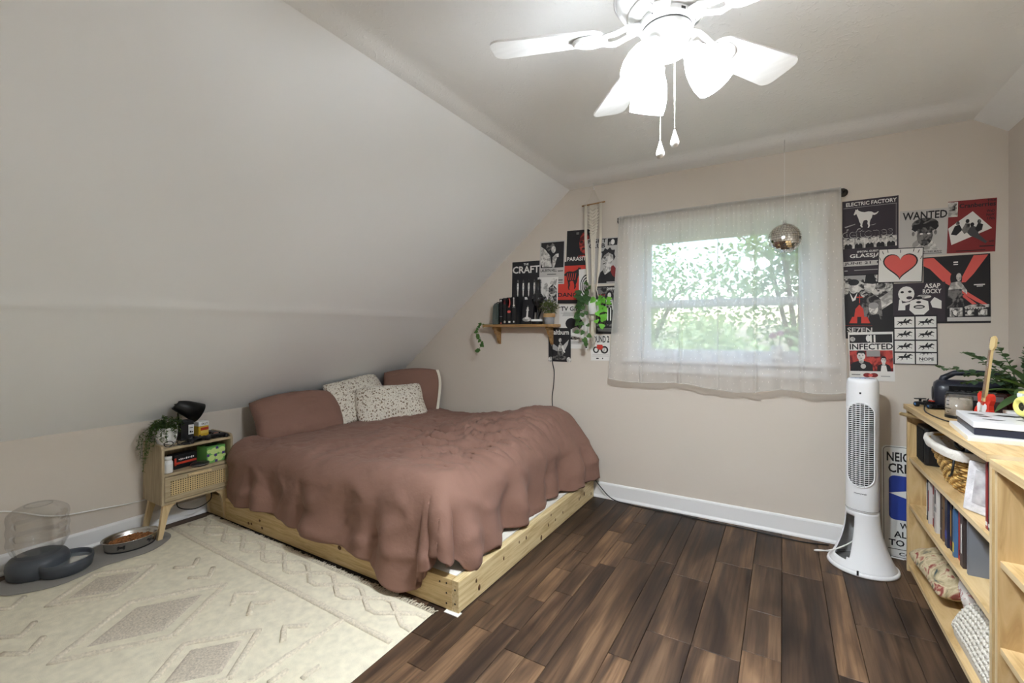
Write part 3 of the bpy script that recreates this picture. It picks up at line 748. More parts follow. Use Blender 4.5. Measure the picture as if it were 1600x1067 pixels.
# cane webbing: a lattice of strips leaving square holes
ca, cb, cz0, cz1 = y0 + fw, y1 - fw, dz0 + fw, dz1 - fw
mb = MB(); nyh, nzh = 24, 7
py, pz = (cb - ca) / nyh, (cz1 - cz0) / nzh
for i in range(nyh + 1): mb.box((X - .003, ca + i * py, (cz0 + cz1) / 2), (.003, py * .52, cz1 - cz0), M_cane)
for j in range(nzh + 1): mb.box((X - .0022, ym, cz0 + j * pz), (.003, cb - ca, pz * .46), M_cane)
mb.build('cane_webbing', dr)['kind'] = 'stuff'
mb = MB(); mb.box((NX1 + .006, ym, dz1 - .012), (.014, .13, .013), M_leg, bev=.003); mb.build('pull', dr)['label'] = 'pale beech bar pull'
for x, y, sx_, sy_ in ((NX1 - .03, NY0 + .05, 1, -1), (NX1 - .03, NY1 - .05, 1, 1), (NX0 + .035, NY0 + .05, -1, -1), (NX0 + .035, NY1 - .05, -1, 1)):
    mb = MB(); px, py_ = .012 * sx_, (.035 if sy_ < 0 else .010) * sy_
    if sy_ > 0: y -= .012
    if sx_ < 0: px = -.004
    def ring(c, a, b2): return [(c[0] - a, c[1] - b2, c[2]), (c[0] + a, c[1] - b2, c[2]), (c[0] + a, c[1] + b2, c[2]), (c[0] - a, c[1] + b2, c[2])]
    vs = []
    for t_, wd in ((0, .034), (.06, .030), (.14, .021), (.3, .0165), (1, .0115)):
        yy = y - (.034 - wd) * sy_ * -.9 + py_ * t_
        vs += ring((x + px * t_, yy, NZ0 * (1 - t_) + .009 * t_), .011, wd)
    fs = [(0, 1, 2, 3), (16, 17, 18, 19)] + [(p * 4 + i, p * 4 + (i + 1) % 4, p * 4 + 4 + (i + 1) % 4, p * 4 + 4 + i) for p in range(4) for i in range(4)]
    mb.add(vs, fs, M_leg); mb.build('leg', ns)

# --- things on the nightstand
M_blk = mat('black_plastic', (22, 22, 24), .4); M_blkm = mat('black_metal', (18, 18, 19), .38, .2); M_wpl = mat('white_plastic', (232, 232, 230), .35)
M_chrome = mat('chrome', (210, 210, 212), .15, 1.0)
M_leafd = leaf_mat('dark_trailing_leaf', (62, 78, 48)); M_leafm = leaf_mat('ivy_leaf', (58, 92, 52)); M_leafb = leaf_mat('bright_pothos_leaf', (108, 178, 72)); M_euc = leaf_mat('eucalyptus_leaf', (74, 100, 78))
M_soil = mat('soil', (50, 38, 28), .95)
def leaf(mb, p, d, up, ln, w, m, bend=.15):
    """a pointed leaf of six faces folded along its midrib"""
    d = d.normalized(); sd = d.cross(up)
    sd = sd.normalized() if sd.length > 1e-4 else d.orthogonal().normalized(); nr = sd.cross(d)
    row = [(0, .0), (.22, .42), (.5, .5), (.8, .26), (1, 0)]
    vs = []
    for t, k in row:
        c = p + d * (ln * t) - nr * (bend * ln * t * t)
        vs += [c - sd * (w * k) + nr * w * .16 * (k > 0), c, c + sd * (w * k) + nr * w * .16 * (k > 0)]
    fs = []
    for i in range(4):
        o = i * 3; fs += [(o, o + 1, o + 4, o + 3), (o + 1, o + 2, o + 5, o + 4)]
    mb.add(vs, fs, m, True)
TZ = NZ1
pl = thing('trailing_plant', 'dark green trailing plant in a ribbed white pot on the nightstand', 'potted plant', (-3.2, 1.258, TZ))
mb = MB(); nrib = 26; prof = [(.040, 0), (.043, .004), (.052, .05), (.056, .098), (.056, .104), (.050, .104), (.048, .09)]
vs = []; nn = nrib * 4
for r_, z_ in prof:
    for k in range(nn):
        a = 2 * math.pi * k / nn; rr = r_ + (.0016 * math.cos(a * nrib) if .003 < z_ < .1 else 0); vs.append((rr * math.cos(a), rr * math.sin(a), z_))
fs = [(i * nn + k, i * nn + (k + 1) % nn, (i + 1) * nn + (k + 1) % nn, (i + 1) * nn + k) for i in range(len(prof) - 1) for k in range(nn)] + [tuple(range(nn))[::-1]]
mb.add(vs, fs, M_wcer, True); mb.build('ribbed_pot', pl)
mb = MB(); mb.lathe([(.001, .094), (.05, .092)], M_soil, 24, cap=False); mb.build('soil', pl)
rg = random.Random(11); vines = MB(); lv = MB()
def vine(pts, n, ln, m, jitter=.008):
    vines.tube(pts, .0012, M_stem, 5)
    for k in range(n):
        t = (k + rg.random()) / n * (len(pts) - 1); i = min(int(t), len(pts) - 2); p = pts[i].lerp(pts[i + 1], t - i)
        d = Vector((rg.uniform(-1, 1), rg.uniform(-1, 1), rg.uniform(-.7, .6)))
        leaf(lv, p + d * jitter * .4, d, Vector((0, 0, 1)), ln * rg.uniform(.7, 1.2), ln * .55, m)
for k in range(46):
    a = rg.uniform(0, 6.28); rr = rg.uniform(.03, .062); h = rg.uniform(.10, .165)
    p0 = Vector((rg.uniform(-.03, .03), rg.uniform(-.03, .03), .095)); p1 = Vector((rr * math.cos(a), rr * math.sin(a), h)); p2 = p1 + Vector((.03 * math.cos(a), .03 * math.sin(a), -rg.uniform(.0, .05)))
    vine([p0, p1, p2], 24, .015, M_leafd)
for a, dr_, out in ((3.6, .10, .10), (4.0, .15, .10), (4.3, .20, .09), (4.55, .24, .10), (4.8, .14, .085), (5.2, .09, .08), (4.15, .12, .13), (3.2, .08, .09), (4.45, .17, .115), (5.6, .06, .075), (0.2, .05, .07), (5.9, .07, .068)):
    u_ = Vector((math.cos(a), math.sin(a), 0)); vine([Vector((0, 0, .1)) + u_ * .03, u_ * .062 + Vector((0, 0, .122)), u_ * out + Vector((0, 0, .10 - dr_ * .3)), u_ * (out + .012) + Vector((.004, 0, .1 - dr_))], 50, .015, M_leafd)
vines.build('stems', pl); o = lv.build('foliage', pl); o['kind'] = 'stuff'

lamp = thing('table_lamp', 'black cone-shaded bedside lamp tilted over on the nightstand', 'lamp', (-3.235, 1.372, TZ))
mb = MB(); mb.box((0, 0, .062), (.062, .075, .124), M_blk, bev=.006); mb.build('square_base', lamp)
M_paper = mat('white_label_paper', (226, 226, 222), .7); M_ink = mat('black_ink', (24, 24, 26), .7)
mb = MB(); mb.box((.0315, .02, .064), (.001, .03, .06), M_paper); lb = mb.build('label_sticker', lamp)
mb = MB(); mb.box((.0322, .016, .05), (.0006, .008, .012), M_ink); mb.box((.0322, .026, .048), (.0006, .008, .008), M_ink); mb.box((.0322, .02, .075), (.0006, .02, .004), M_ink); mb.build('print', lb)['kind'] = 'stuff'
mb = MB(); mb.tube([(-.012, -.03, .118), (-.012, -.034, .165), (-.01, -.03, .188), (0, -.016, .198)], .0048, M_blkm, 8); mb.build('arm', lamp)
Ms = Matrix.Translation((.005, -.040, .238)) @ Matrix.Rotation(R(-22), 4, 'Z') @ Matrix.Rotation(R(118), 4, 'X')
ax = Vector((.10, .86, -.50)).normalized(); q = ax.to_track_quat('Z', 'Y').to_matrix().to_4x4()
Ms = Matrix.Translation((.0, -.055, .232)) @ q
mb = MB(); mb.lathe([(.032, 0), (.036, .004), (.062, .148), (.060, .148), (.034, .006), (.001, .004)], M_blkm, 36, Ms, cap=False); sh = mb.build('shade', lamp)
mb = MB(); mb.lathe([(.058, .1475), (.034, .02), (.001, .018)], M_wpl, 32, Ms, cap=False); mb.build('shade_lining', sh)
mb = MB(); mb.cyl((0, 0, -.016), (0, 0, .002), .006, M_chrome, 12, M=Ms); mb.build('finial', sh)

M_yel = mat('yellow_translucent_plastic', (206, 168, 52), .3)
jar = thing('gummy_jar', 'square yellow vitamin jar with a white lid on the nightstand', 'jar', (-3.255, 1.472, TZ), (0, 0, R(8)))
mb = MB(); mb.box((0, 0, .034), (.058, .066, .068), M_yel, bev=.008); jb = mb.build('jar_body', jar)
mb = MB(); mb.box((0, 0, .083), (.058, .066, .03), M_wpl, bev=.005); ld_ = mb.build('lid', jar)
M_red = mat('red_label', (190, 62, 40), .6)
mb = MB(); mb.box((.0293, .004, .05), (.001, .05, .018), M_red); mb.box((.0293, .004, .03), (.001, .05, .018), mat('amber_label', (222, 190, 90), .6)); mb.build('label_print', jb)
def stamp(mbx, text, Mt, w, h, m):
    vs, fs = text_polys(text); mbx.add([((x - .5) * w, (y - .5) * h, 0) for x, y in vs], fs, m, False, Mt)
def facing(p, nrm, up=(0, 0, 1)):
    """matrix whose local xy lies in a plane through p with the given normal, y along up"""
    z = Vector(nrm).normalized(); y = Vector(up); y = (y - z * y.dot(z)).normalized(); x = y.cross(z)
    return Matrix(((x.x, y.x, z.x, p[0]), (x.y, y.y, z.y, p[1]), (x.z, y.z, z.z, p[2]), (0, 0, 0, 1)))
mb = MB(); stamp(mb, 'OLLY', facing((.0295, .004, .083), (1, 0, 0)), .04, .013, M_ink); mb.build('lettering', ld_)

def pad_shape(mb, m, w, l_, t):      # game controller body
    def fn(sg):
        def f(a, b):
            x = a * 2 - 1; y = b * 2 - 1
            rr = math.sqrt(x * x * .9 + y * y * .9); e = max(0, 1 - rr ** 4) ** .5
            return (x * w / 2, y * l_ / 2 + .018 * abs(x) ** 2.5 * -1, t / 2 + sg * e * t / 2)
        return f
    mb.grid(15, 15, fn(1), m); mb.grid(15, 15, fn(-1), m)
def gamepad(loc, rot, accent, label):
    g = thing('game_controller', label, 'controller', loc, rot, 'controllers on the nightstand'); g.scale = (.75, .75, .75)
    mb = MB(); pad_shape(mb, M_blk, .15, .085, .036); bd = mb.build('controller_body', g)
    for s_ in (-1, 1):
        mb = MB(); mb.tube([(s_ * .055, -.01, .018), (s_ * .066, -.045, .015), (s_ * .068, -.062, .013)], [.021, .018, .012], M_blk, 12); mb.build('grip', g)
        mb = MB(); mb.lathe([(.005, .03), (.005, .04), (.009, .042), (.009, .046), (.001, .045)], M_blk, 14, Matrix.Translation((s_ * .026, -.008, 0))); mb.build('thumbstick', g)
    mb = MB(); mb.box((0, .02, .0345), (.045, .02, .004), accent, bev=.0015); mb.build('touch_pad', g)
    return g
gamepad((-3.128, 1.50, TZ), (0, 0, R(80)), mat('orange_trim', (170, 70, 40), .5), 'black game controller with orange-red trim beside the yellow jar')
gamepad((-3.125, 1.385, TZ), (0, 0, R(100)), mat('dark_blue_pad', (50, 46, 110), .3), 'black handheld controller with a bluish pad in front of the lamp')  # pad accent is a plain dark blue
rm = thing('remote_control', 'black remote control at the bed end of the nightstand top', 'remote', (-3.238, 1.54, TZ), (0, 0, R(4)))
mb = MB(); mb.box((0, 0, .010), (.15, .04, .018), M_blk, bev=.006); rb = mb.build('remote_body', rm)
for i in range(5):
    for j in range(2): mb = MB(); mb.box((-.05 + i * .022, -.008 + j * .016, .0195), (.011, .008, .002), mat('grey_button', (90, 90, 94), .5), bev=.0006); mb.build('button', rb)
gl_ = thing('eyeglasses', 'folded dark-rimmed eyeglasses lying at the front of the nightstand', 'glasses', (-3.098, 1.262, TZ), (0, 0, R(80)))
for s_ in (-1, 1):
    mb = MB(); mb.tube([(s_ * .032 + .022 * math.cos(k * .3927), 0.0, .019 + .016 * math.sin(k * .3927)) for k in range(16)], .0022, M_blk, 6, closed=True); mb.build('rim', gl_)
    mb = MB(); mb.tube([(s_ * .056, 0, .026), (s_ * .056, -.01, .024), (s_ * .02, -.014, .012), (-s_ * .035, -.018, .004)], .0016, M_blk, 6); mb.build('temple', gl_)
mb = MB(); mb.tube([(-.01, 0, .022), (0, 0, .026), (.01, 0, .022)], .0018, M_blk, 6); mb.build('bridge', gl_)
kc = thing('key_fob', 'small black key fob on a ring at the front edge of the nightstand', 'key fob', (-3.09, 1.315, TZ), (0, 0, R(60)))
mb = MB(); mb.box((0, 0, .006), (.05, .03, .012), M_blk, bev=.004); mb.build('fob_body', kc)
mb = MB(); mb.tube([(-.035 + .013 * math.cos(k * .5236), .013 * math.sin(k * .5236), .0015) for k in range(12)], .0012, M_chrome, 6, closed=True); mb.build('ring', kc)
# --- inside the open shelf
SZ = .383
pb = thing('pill_bottle', 'white plastic pill bottle with a ribbed cap on the nightstand shelf', 'bottle', (-3.115, 1.232, SZ))
mb = MB(); mb.lathe([(.022, 0), (.024, .003), (.024, .062), (.018, .072), (.016, .076)], M_wpl, 24); mb.build('bottle_body', pb)
mb = MB(); mb.lathe([(.0195, .074), (.0195, .092), (.018, .094), (.001, .094)], M_wpl, 24); mb.build('cap', pb)
mb = MB(); mb.lathe([(.0243, .012), (.0243, .052)], M_paper, 24, cap=False); mb.build('label_band', pb)
bx_ = thing('card_box', 'black and red card game box standing on the nightstand shelf', 'box', (-3.185, 1.335, SZ), (0, 0, R(10)))
mb = MB(); mb.box((0, 0, .042), (.07, .135, .084), M_blk, bev=.002); b0 = mb.build('box_body', bx_)
mb = MB(); mb.box((.0353, .0, .034), (.001, .125, .013), M_red); mb.box((.0353, -.062, .045), (.001, .012, .045), M_red); mb.build('red_stripe', b0)
mb = MB(); [mb.box((.0356, -.04 + k * .0105, .056), (.0004, .006, .006 + .006 * ((k * 5) % 3) / 2), M_paper) for k in range(9)]; q_ = mb.build('title_print', b0); q_['kind'] = 'stuff'
pk = thing('round_case', 'round black zip case lying in front of the card box', 'case', (-3.11, 1.40, SZ))
mb = MB(); mb.lathe([(.001, 0), (.036, .001), (.042, .008), (.042, .014), (.036, .021), (.001, .022)], M_blk, 28, sy=1.25); mb.build('case_body', pk)
mb = MB(); mb.tube([(.0425 * math.cos(k * .2618), .053 * math.sin(k * .2618), .011) for k in range(24)], .0014, M_chrome, 5, closed=True); mb.build('zip', pk)
tb = thing('tissue_box', 'green cube tissue box with pale fruit print and purple gaps', 'tissue box', (-3.165, 1.49, SZ), (0, 0, R(6)))
M_grn = mat('green_carton', (112, 176, 92), .6); M_pgr = mat('pale_green_print', (196, 220, 140), .6); M_pur = mat('purple_print', (74, 56, 120), .6)
mb = MB(); mb.box((0, 0, .05), (.105, .115, .1), M_grn, bev=.002); t0 = mb.build('carton', tb)
mb = MB(); rg = random.Random(3)
for y_, z_, r_ in ((-.03, .03, .022), (.02, .025, .026), (.035, .07, .024), (-.012, .07, .026), (-.045, .075, .014), (.05, .035, .012)):
    mb.lathe([(.001, 0), (r_, 0)], M_pgr, 18, Matrix.Translation((.0531, y_ * .98, z_)) @ Matrix.Rotation(R(90), 4, 'Y'), cap=False, sx=.85)
mb.build('fruit_print', t0)['kind'] = 'stuff'
mb = MB()
for y_, z_ in ((-.004, .045), (-.05, .05), (.005, .09), (.045, .05), (.0, .008)): mb.box((.0529, y_, z_), (.0005, .016, .016), M_pur, Matrix.Translation((0, 0, 0)))
mb.build('purple_print', t0)['kind'] = 'stuff'
mb = MB(); mb.lathe([(.001, 0), (.03, 0)], M_dark, 20, Matrix.Translation((.0, 0, .1003)), cap=False, sx=.7, sy=1.3); mb.build('opening', t0)
# ---------------------------------------------------------------- cords along the left wall
def cord(name, pts, r, m, label, cat='cord'):
    pts = [Vector(p) for p in pts]; out = []
    for i in range(len(pts) - 1):      # Catmull-Rom
        p0 = pts[max(i - 1, 0)]; p1 = pts[i]; p2 = pts[i + 1]; p3 = pts[min(i + 2, len(pts) - 1)]
        for k in range(8):
            t = k / 8; out.append(.5 * ((2 * p1) + (p2 - p0) * t + (2 * p0 - 5 * p1 + 4 * p2 - p3) * t * t + (3 * p1 - p0 - 3 * p2 + p3) * t ** 3))
    out.append(pts[-1]); mb = MB(); mb.tube(out, r, m, 8); return tag(mb.build(name), label, cat)
M_wcord = mat('white_cord', (236, 234, 230), .5); M_bcord = mat('black_cord', (20, 20, 21), .5)
cord('white_power_cord', [(-3.338, .2, .39), (-3.338, .45, .34), (-3.336, .62, .318), (-3.332, .80, .232), (-3.335, 1.0, .205), (-3.337, 1.17, .19), (-3.338, 1.3, .20), (-3.338, 1.42, .24)], .0035, M_wcord, 'white power cord slung along the knee wall behind the pet feeder')
cord('black_power_cord', [(-3.335, 1.36, .30), (-3.33, 1.37, .18), (-3.30, 1.36, .10), (-3.22, 1.42, .085), (-3.2, 1.50, .12), (-3.29, 1.55, .16), (-3.338, 1.60, .18)], .003, M_bcord, 'black cord drooping under the nightstand towards the bed')

# ---------------------------------------------------------------- rug
M_rug = mat('cream_flatweave', (222, 214, 192), .95, noise_amt=.04, noise_scale=30, bump=.25, bump_scale=300, spec=.1)
M_tuft = mat('oatmeal_tufted_pile', (214, 204, 184), 1.0, noise_amt=.07, noise_scale=120, bump=.35, bump_scale=420, spec=.05)
M_tuftd = mat('greyer_tufted_pile', (200, 189, 172), 1.0, noise_amt=.10, noise_scale=140, bump=.4, bump_scale=420, spec=.05)
rug = thing('area_rug', 'large cream rug with raised tufted diamonds, zigzags and a fringed edge', 'rug', (0, 0, 0))
RX0, RX1, RY0, RY1 = -3.24, -1.29, -.52, 1.505
def rug_z(x, y):
    z = .006 + .0025 * mn.noise((x * 2.2, y * 2.2, 1))
    for fy in (1.02, .42, -.2): z += .0035 * math.exp(-((y - fy - .02 * math.sin(x * 2)) / .018) ** 2)
    for fx in (-1.95, -2.6): z += .0035 * math.exp(-((x - fx) / .018) ** 2)
    e = min(x - RX0, RX1 - x, RY1 - y); return max(.0035, z) if e > .03 else .0035 + max(0, (z - .0035)) * max(0, e) / .03
mb = MB()
def rug_fn(a, b):
    x = RX0 + (RX1 - RX0) * a; y = RY0 + (RY1 - RY0) * b
    x += .012 * math.sin(y * 2.2) * (a - .5) * 2 * (1 if a > .5 else .3)
    return (x, y - .02 * a, rug_z(x, y))
mb.grid(110, 150, rug_fn, M_rug)
mb.box(((RX0 + RX1) / 2, (RY0 + RY1) / 2, .0012), (RX1 - RX0 - .06, RY1 - RY0 - .06, .002), M_rug)
mb.build('woven_ground', rug)
def tuft(name, pts, w=.026, m=None, closed=False, h=.009):
    m = m or M_tuft; pts = [Vector((x, y, 0)) for x, y in pts]
    if closed: pts.append(pts[0]); 
    fine = []
    for i in range(len(pts) - 1):
        k = max(2, int((pts[i + 1] - pts[i]).length / .02))
        for q in range(k): fine.append(pts[i].lerp(pts[i + 1], q / k))
    fine.append(pts[-1]); vs = []; fs = []; n_ = len(fine)
    prof = [(-.5, 0), (-.46, .6), (-.25, 1), (0, .93), (.25, 1), (.46, .6), (.5, 0)]; K = len(prof)
    for i, p in enumerate(fine):
        t = (fine[min(i + 1, n_ - 1)] - fine[max(i - 1, 0)]).normalized(); sd = Vector((-t.y, t.x, 0))
        for a, hh in prof:
            c = p + sd * (a * w * (1 + .18 * mn.noise((p.x * 40, p.y * 40, a)))); vs.append((c.x, c.y - .02 * (c.x - RX0) / (RX1 - RX0), rug_z(c.x, c.y) - .001 + hh * h * (1 + .25 * mn.noise((c.x * 60, c.y * 60, 5)))))
    for i in range(n_ - 1):
        for k in range(K - 1): fs.append((i * K + k, i * K + k + 1, (i + 1) * K + k + 1, (i + 1) * K + k))
    fs += [tuple(range(K)), tuple((n_ - 1) * K + k for k in range(K))]
    mb = MB(); mb.add(vs, fs, m, True); mb.build(name, rug)
def patch(name, cx, cy, a, b, m):
    mb = MB(); N = 22
    def fn(i, j):
        u_, v_ = i * 2 - 1, j * 2 - 1       # diamond by rotating the square
        x = cx + (u_ - v_) / 2 * a; y = cy + (u_ + v_) / 2 * b; e = 1 - max(abs(u_), abs(v_))
        return (x, y - .02 * (x - RX0) / (RX1 - RX0), rug_z(x, y) + (.007 + .002 * mn.noise((x * 70, y * 70, 2))) * min(1, e * 9) - .0008)
    mb.grid(N, N, fn, m); mb.build(name, rug)
for yb in (1.29, -.34): tuft('tufted_band', [(RX0 + .02, yb + .01), (-2.6, yb), (-2, yb), (RX1 - .02, yb - .01)], .028)
tuft('tufted_band', [(-1.585, 1.27), (-1.583, .9), (-1.58, .4), (-1.58, -.1), (-1.58, -.3)], .022)
for ph in (0, 1):       # two interlaced zigzags in the border
    pts = []; x = RX0 + .05; k = ph
    while x < RX1 - .03: pts.append((x, 1.375 if k % 2 == 0 else 1.468)); pts.append((x + .05, 1.375 if k % 2 == 0 else 1.468)); x += .205 / 1; k += 1
    tuft('tufted_zigzag', pts, .024)
for k, (cx_, big) in enumerate(((-2.78, 0), (-2.29, 1), (-1.82, 0), (-3.2, 1))):
    for cy_ in (.85, .1):
        a, b2 = (.21, .30) if big else (.165, .20)
        if cx_ - a < RX0 + .02: continue
        if cy_ != .85 and cx_ > -1.7: continue
        tuft('tufted_diamond', [(cx_ + a, cy_), (cx_, cy_ + b2), (cx_ - a, cy_), (cx_, cy_ - b2)], .026, closed=True)
        patch('tufted_diamond_centre', cx_, cy_, a * .68, b2 * .68, M_tuftd)
for cx_, cy_, d in ((-2.63, 1.143, 1), (-2.46, 1.138, 1), (-2.13, 1.137, -1), (-1.99, 1.135, -1), (-1.715, 1.117, -1), (-2.63, .532, 1), (-2.47, .522, 1), (-2.93, .56, 1), (-2.05, .55, -1), (-1.93, .52, -1)):
    tuft('tufted_chevron', [(cx_ - .04 * d, cy_ + .055), (cx_ + .04 * d, cy_), (cx_ - .04 * d, cy_ - .055)], .024)
for x_, y_ in ((-1.52, .95), (-1.436, 1.02), (-1.44, .78), (-1.52, .70), (-1.436, .5)):
    tuft('tufted_dash', [(x_, y_ - .035), (x_, y_ + .035)], .022)
mb = MB(); rg = random.Random(5)      # fringe along the bed-side edge
for k in range(260):
    x = RX0 + (RX1 - RX0) * k / 259; y0 = RY1 - .02 * (x - RX0) / (RX1 - RX0); L_ = rg.uniform(.02, .035)
    if y0 + L_ > BY0 - .003: L_ = BY0 - .003 - y0
    mb.tube([(x, y0 - .004, .005), (x + rg.uniform(-.003, .003), y0 + L_ * .5, .006), (x + rg.uniform(-.006, .006), y0 + L_, .003)], .0022, M_tuft, 4)
mb.build('fringe', rug)['kind'] = 'stuff'

# ---------------------------------------------------------------- pet corner
M_mat = mat('grey_ribbed_mat', (150, 146, 140), .9, bump=.5, bump_scale=500)
mb = MB(); out = []
for k in range(48):       # long rounded mat with a wavy front
    a = k / 48 * 2 * math.pi; ca_, sa_ = math.cos(a), math.sin(a)
    x = .155 * math.copysign(abs(sa_) ** .6, sa_); y = .35 * math.copysign(abs(ca_) ** .6, ca_)
    if x > 0: x -= .02 * math.cos(y * 18)
    out.append((x, y))
mb.prism(out, 0, .004, M_mat); pm = mb.build('feeding_mat', None, (-3.135, .90, .0085), (0, 0, R(4))); tag(pm, 'grey ribbed pet feeding mat with rounded ends under the bowls', 'mat')
M_slate = mat('slate_grey_plastic', (74, 78, 84), .45); M_slated = mat('dark_slate_plastic', (46, 48, 52), .45)
M_clear = mat('clear_plastic', (255, 255, 255), .03)
n, l, b = nodes(M_clear); n.remove(b)
tr = n.new('ShaderNodeBsdfTransparent'); tr.inputs[0].default_value = (.97, .97, .965, 1); gl2 = n.new('ShaderNodeBsdfGlossy'); gl2.inputs['Roughness'].default_value = .06
lw = n.new('ShaderNodeLayerWeight'); lw.inputs['Blend'].default_value = .35; mr = n.new('ShaderNodeMapRange'); mr.inputs['To Min'].default_value = .07; mr.inputs['To Max'].default_value = .6
l.new(lw.outputs['Facing'], mr.inputs[0]); ms = n.new('ShaderNodeMixShader'); l.new(mr.outputs[0], ms.inputs[0]); l.new(tr.outputs[0], ms.inputs[1]); l.new(gl2.outputs[0], ms.inputs[2]); l.new(ms.outputs[0], n['Material Output'].inputs['Surface'])
PZ = .0125
fd = thing('pet_water_dispenser', 'slate grey gravity pet waterer with a clear ribbed jug', 'pet waterer', (-3.19, .708, PZ), (0, 0, R(42)))
mb = MB(); mb.lathe([(.098, 0), (.110, .008), (.116, .05), (.113, .074), (.102, .090), (.084, .098), (.001, .0965)], M_slate, 40, cap=False); mb.lathe([(.001, 0), (.098, 0)], M_slate, 40, cap=False); mb.build('reservoir_base', fd)
# open drinking bowl reaching forward (local +x)
mb = MB(); N = 44
def bring(s, z, x0=.118): return [(x0 + .104 * s * math.cos(2 * math.pi * k / N), .108 * s * math.sin(2 * math.pi * k / N), z) for k in range(N)]
rings = [bring(.84, 0), bring(.94, .010), bring(1.0, .045), bring(1.0, .064), bring(.965, .067), bring(.93, .060), bring(.86, .022), bring(.6, .016)]
vs = [p for r_ in rings for p in r_]
fs = [(i * N + k, i * N + (k + 1) % N, (i + 1) * N + (k + 1) % N, (i + 1) * N + k) for i in range(len(rings) - 1) for k in range(N)] + [tuple(range(N))[::-1], tuple(7 * N + k for k in range(N))]
mb.add(vs, fs, M_slate, True); mb.build('drinking_bowl', fd)
mb = MB(); mb.add(bring(.9, .045), [tuple(range(N))], mat('still_water', (150, 160, 164), .03, spec=.6, trans=.6)); mb.build('water', fd)
mb = MB(); pr = []
for i in range(60):
    z = .094 + .245 * i / 59; t = i / 59
    r_ = .078 + .034 * math.sin(min(1, t * 3.2) * math.pi / 2) if t < .85 else .112 - .045 * ((t - .85) / .15) ** 1.6
    r_ += .0022 * math.sin(t * 26) * (1 if .12 < t < .85 else 0); pr.append((r_, z))
pr += [(.045, pr[-1][1] + .003), (.001, pr[-1][1] + .003)]
mb.lathe(pr, M_clear, 44, cap=False); jg = mb.build('clear_jug', fd)
mb = MB(); mb.tube([(.05 * math.cos(k * .2), .05 * math.sin(k * .2), .3425) for k in range(32)], .0025, M_clear, 6, closed=True); mb.build('base_ring', jg)
M_steel = mat('brushed_steel', (196, 194, 190), .25, 1.0)
bw = thing('pet_food_bowl', 'oval stainless steel pet bowl full of kibble', 'pet bowl', (-3.145, 1.065, PZ), (0, 0, R(84)))
mb = MB(); mb.lathe([(.001, .004), (.085, .003), (.09, 0), (.094, .004), (.100, .045), (.106, .056), (.110, .058), (.108, .061), (.102, .059), (.096, .046), (.088, .010), (.001, .009)], M_steel, 48, sx=1.18, sy=.92, cap=False); bb = mb.build('steel_bowl', bw)
mb = MB(); mb.lathe([(.0925, .0), (.0955, .006), (.0945, .007), (.091, .0)], M_blk, 48, sx=1.18, sy=.92, cap=False); mb.build('rubber_foot', bw)
for a in (-2.1, -.9):        # small dark bone emblems on the side
    mb = MB(); ca_, sa_ = math.cos(a), math.sin(a); p = Vector((.0995 * ca_ * 1.18, .0995 * sa_ * .92, .03)); Mf = facing(p + Vector((ca_, sa_, 0)) * .0012, (ca_ / 1.18, sa_ / .92, .06))
    mb.box((0, 0, 0), (.026, .006, .0006), M_ink, Mf)
    for sx_ in (-1, 1):
        for sy_ in (-1, 1): mb.lathe([(.001, .0003), (.0048, .0003)], M_ink, 10, Mf @ Matrix.Translation((sx_ * .013, sy_ * .004, 0)), cap=False)
    mb.build('bone_emblem', bb)
M_kib = mat('brown_kibble', (142, 92, 52), .8, noise_amt=.25, noise_scale=60)
mb = MB(); rg = random.Random(9)
mb.lathe([(.001, .040), (.06, .036), (.094, .026)], M_kib, 30, sx=1.15, sy=.9, cap=False)
for k in range(420):
    a = rg.uniform(0, 6.28); r_ = math.sqrt(rg.random()) * .088; x, y = r_ * math.cos(a) * 1.15, r_ * math.sin(a) * .9
    Mk = Matrix.Translation((x, y, .043 - .16 * r_ * r_ / .088 + rg.uniform(0, .006))) @ Euler((rg.uniform(0, 3), rg.uniform(0, 3), 0)).to_matrix().to_4x4()
    mb.lathe([(.001, -.003), (.0055, -.002), (.0055, .002), (.001, .003)], M_kib, 7, Mk, cap=False)
mb.build('kibble', bw)['kind'] = 'stuff'
# ---------------------------------------------------------------- posters and prints on the window wall
INK = {'k': mat('poster_black', (30, 29, 32), .55), 'w': mat('poster_white', (222, 219, 214), .55), 'g': mat('poster_grey', (150, 147, 145), .55), 'r': mat('poster_red', (196, 58, 46), .55),
       'd': mat('poster_dark_red', (128, 40, 42), .55), 'c': mat('poster_coral', (214, 92, 84), .55), 'n': mat('poster_plum_black', (52, 44, 52), .55), 's': mat('poster_silver', (188, 184, 180), .55), 'h': mat('poster_charcoal', (70, 68, 70), .55)}
def photo_mat(name, dark, light, scale, lo=.42, hi=.58):
    return ramp_mat(name, 'noise', [(lo, dark), (hi, light)], scale, .55, (1, 1, 1), 0, 4, 1.2)
INK['p'] = photo_mat('poster_photo_grain', (44, 42, 44), (200, 196, 190), 34)       # contrasty photo print
INK['q'] = photo_mat('poster_photo_dark', (30, 29, 31), (120, 116, 114), 26)
INK['l'] = photo_mat('poster_photo_light', (150, 146, 142), (216, 212, 206), 30)
INK['R'] = photo_mat('poster_photo_red', (96, 24, 26), (190, 70, 60), 22)
def ell(cx, cy, rx, ry, n=16, a0=0, a1=360):
    return [(cx + rx * math.cos(R(a0 + (a1 - a0) * k / n)), cy + ry * math.sin(R(a0 + (a1 - a0) * k / n))) for k in range(n if a1 - a0 == 360 else n + 1)]
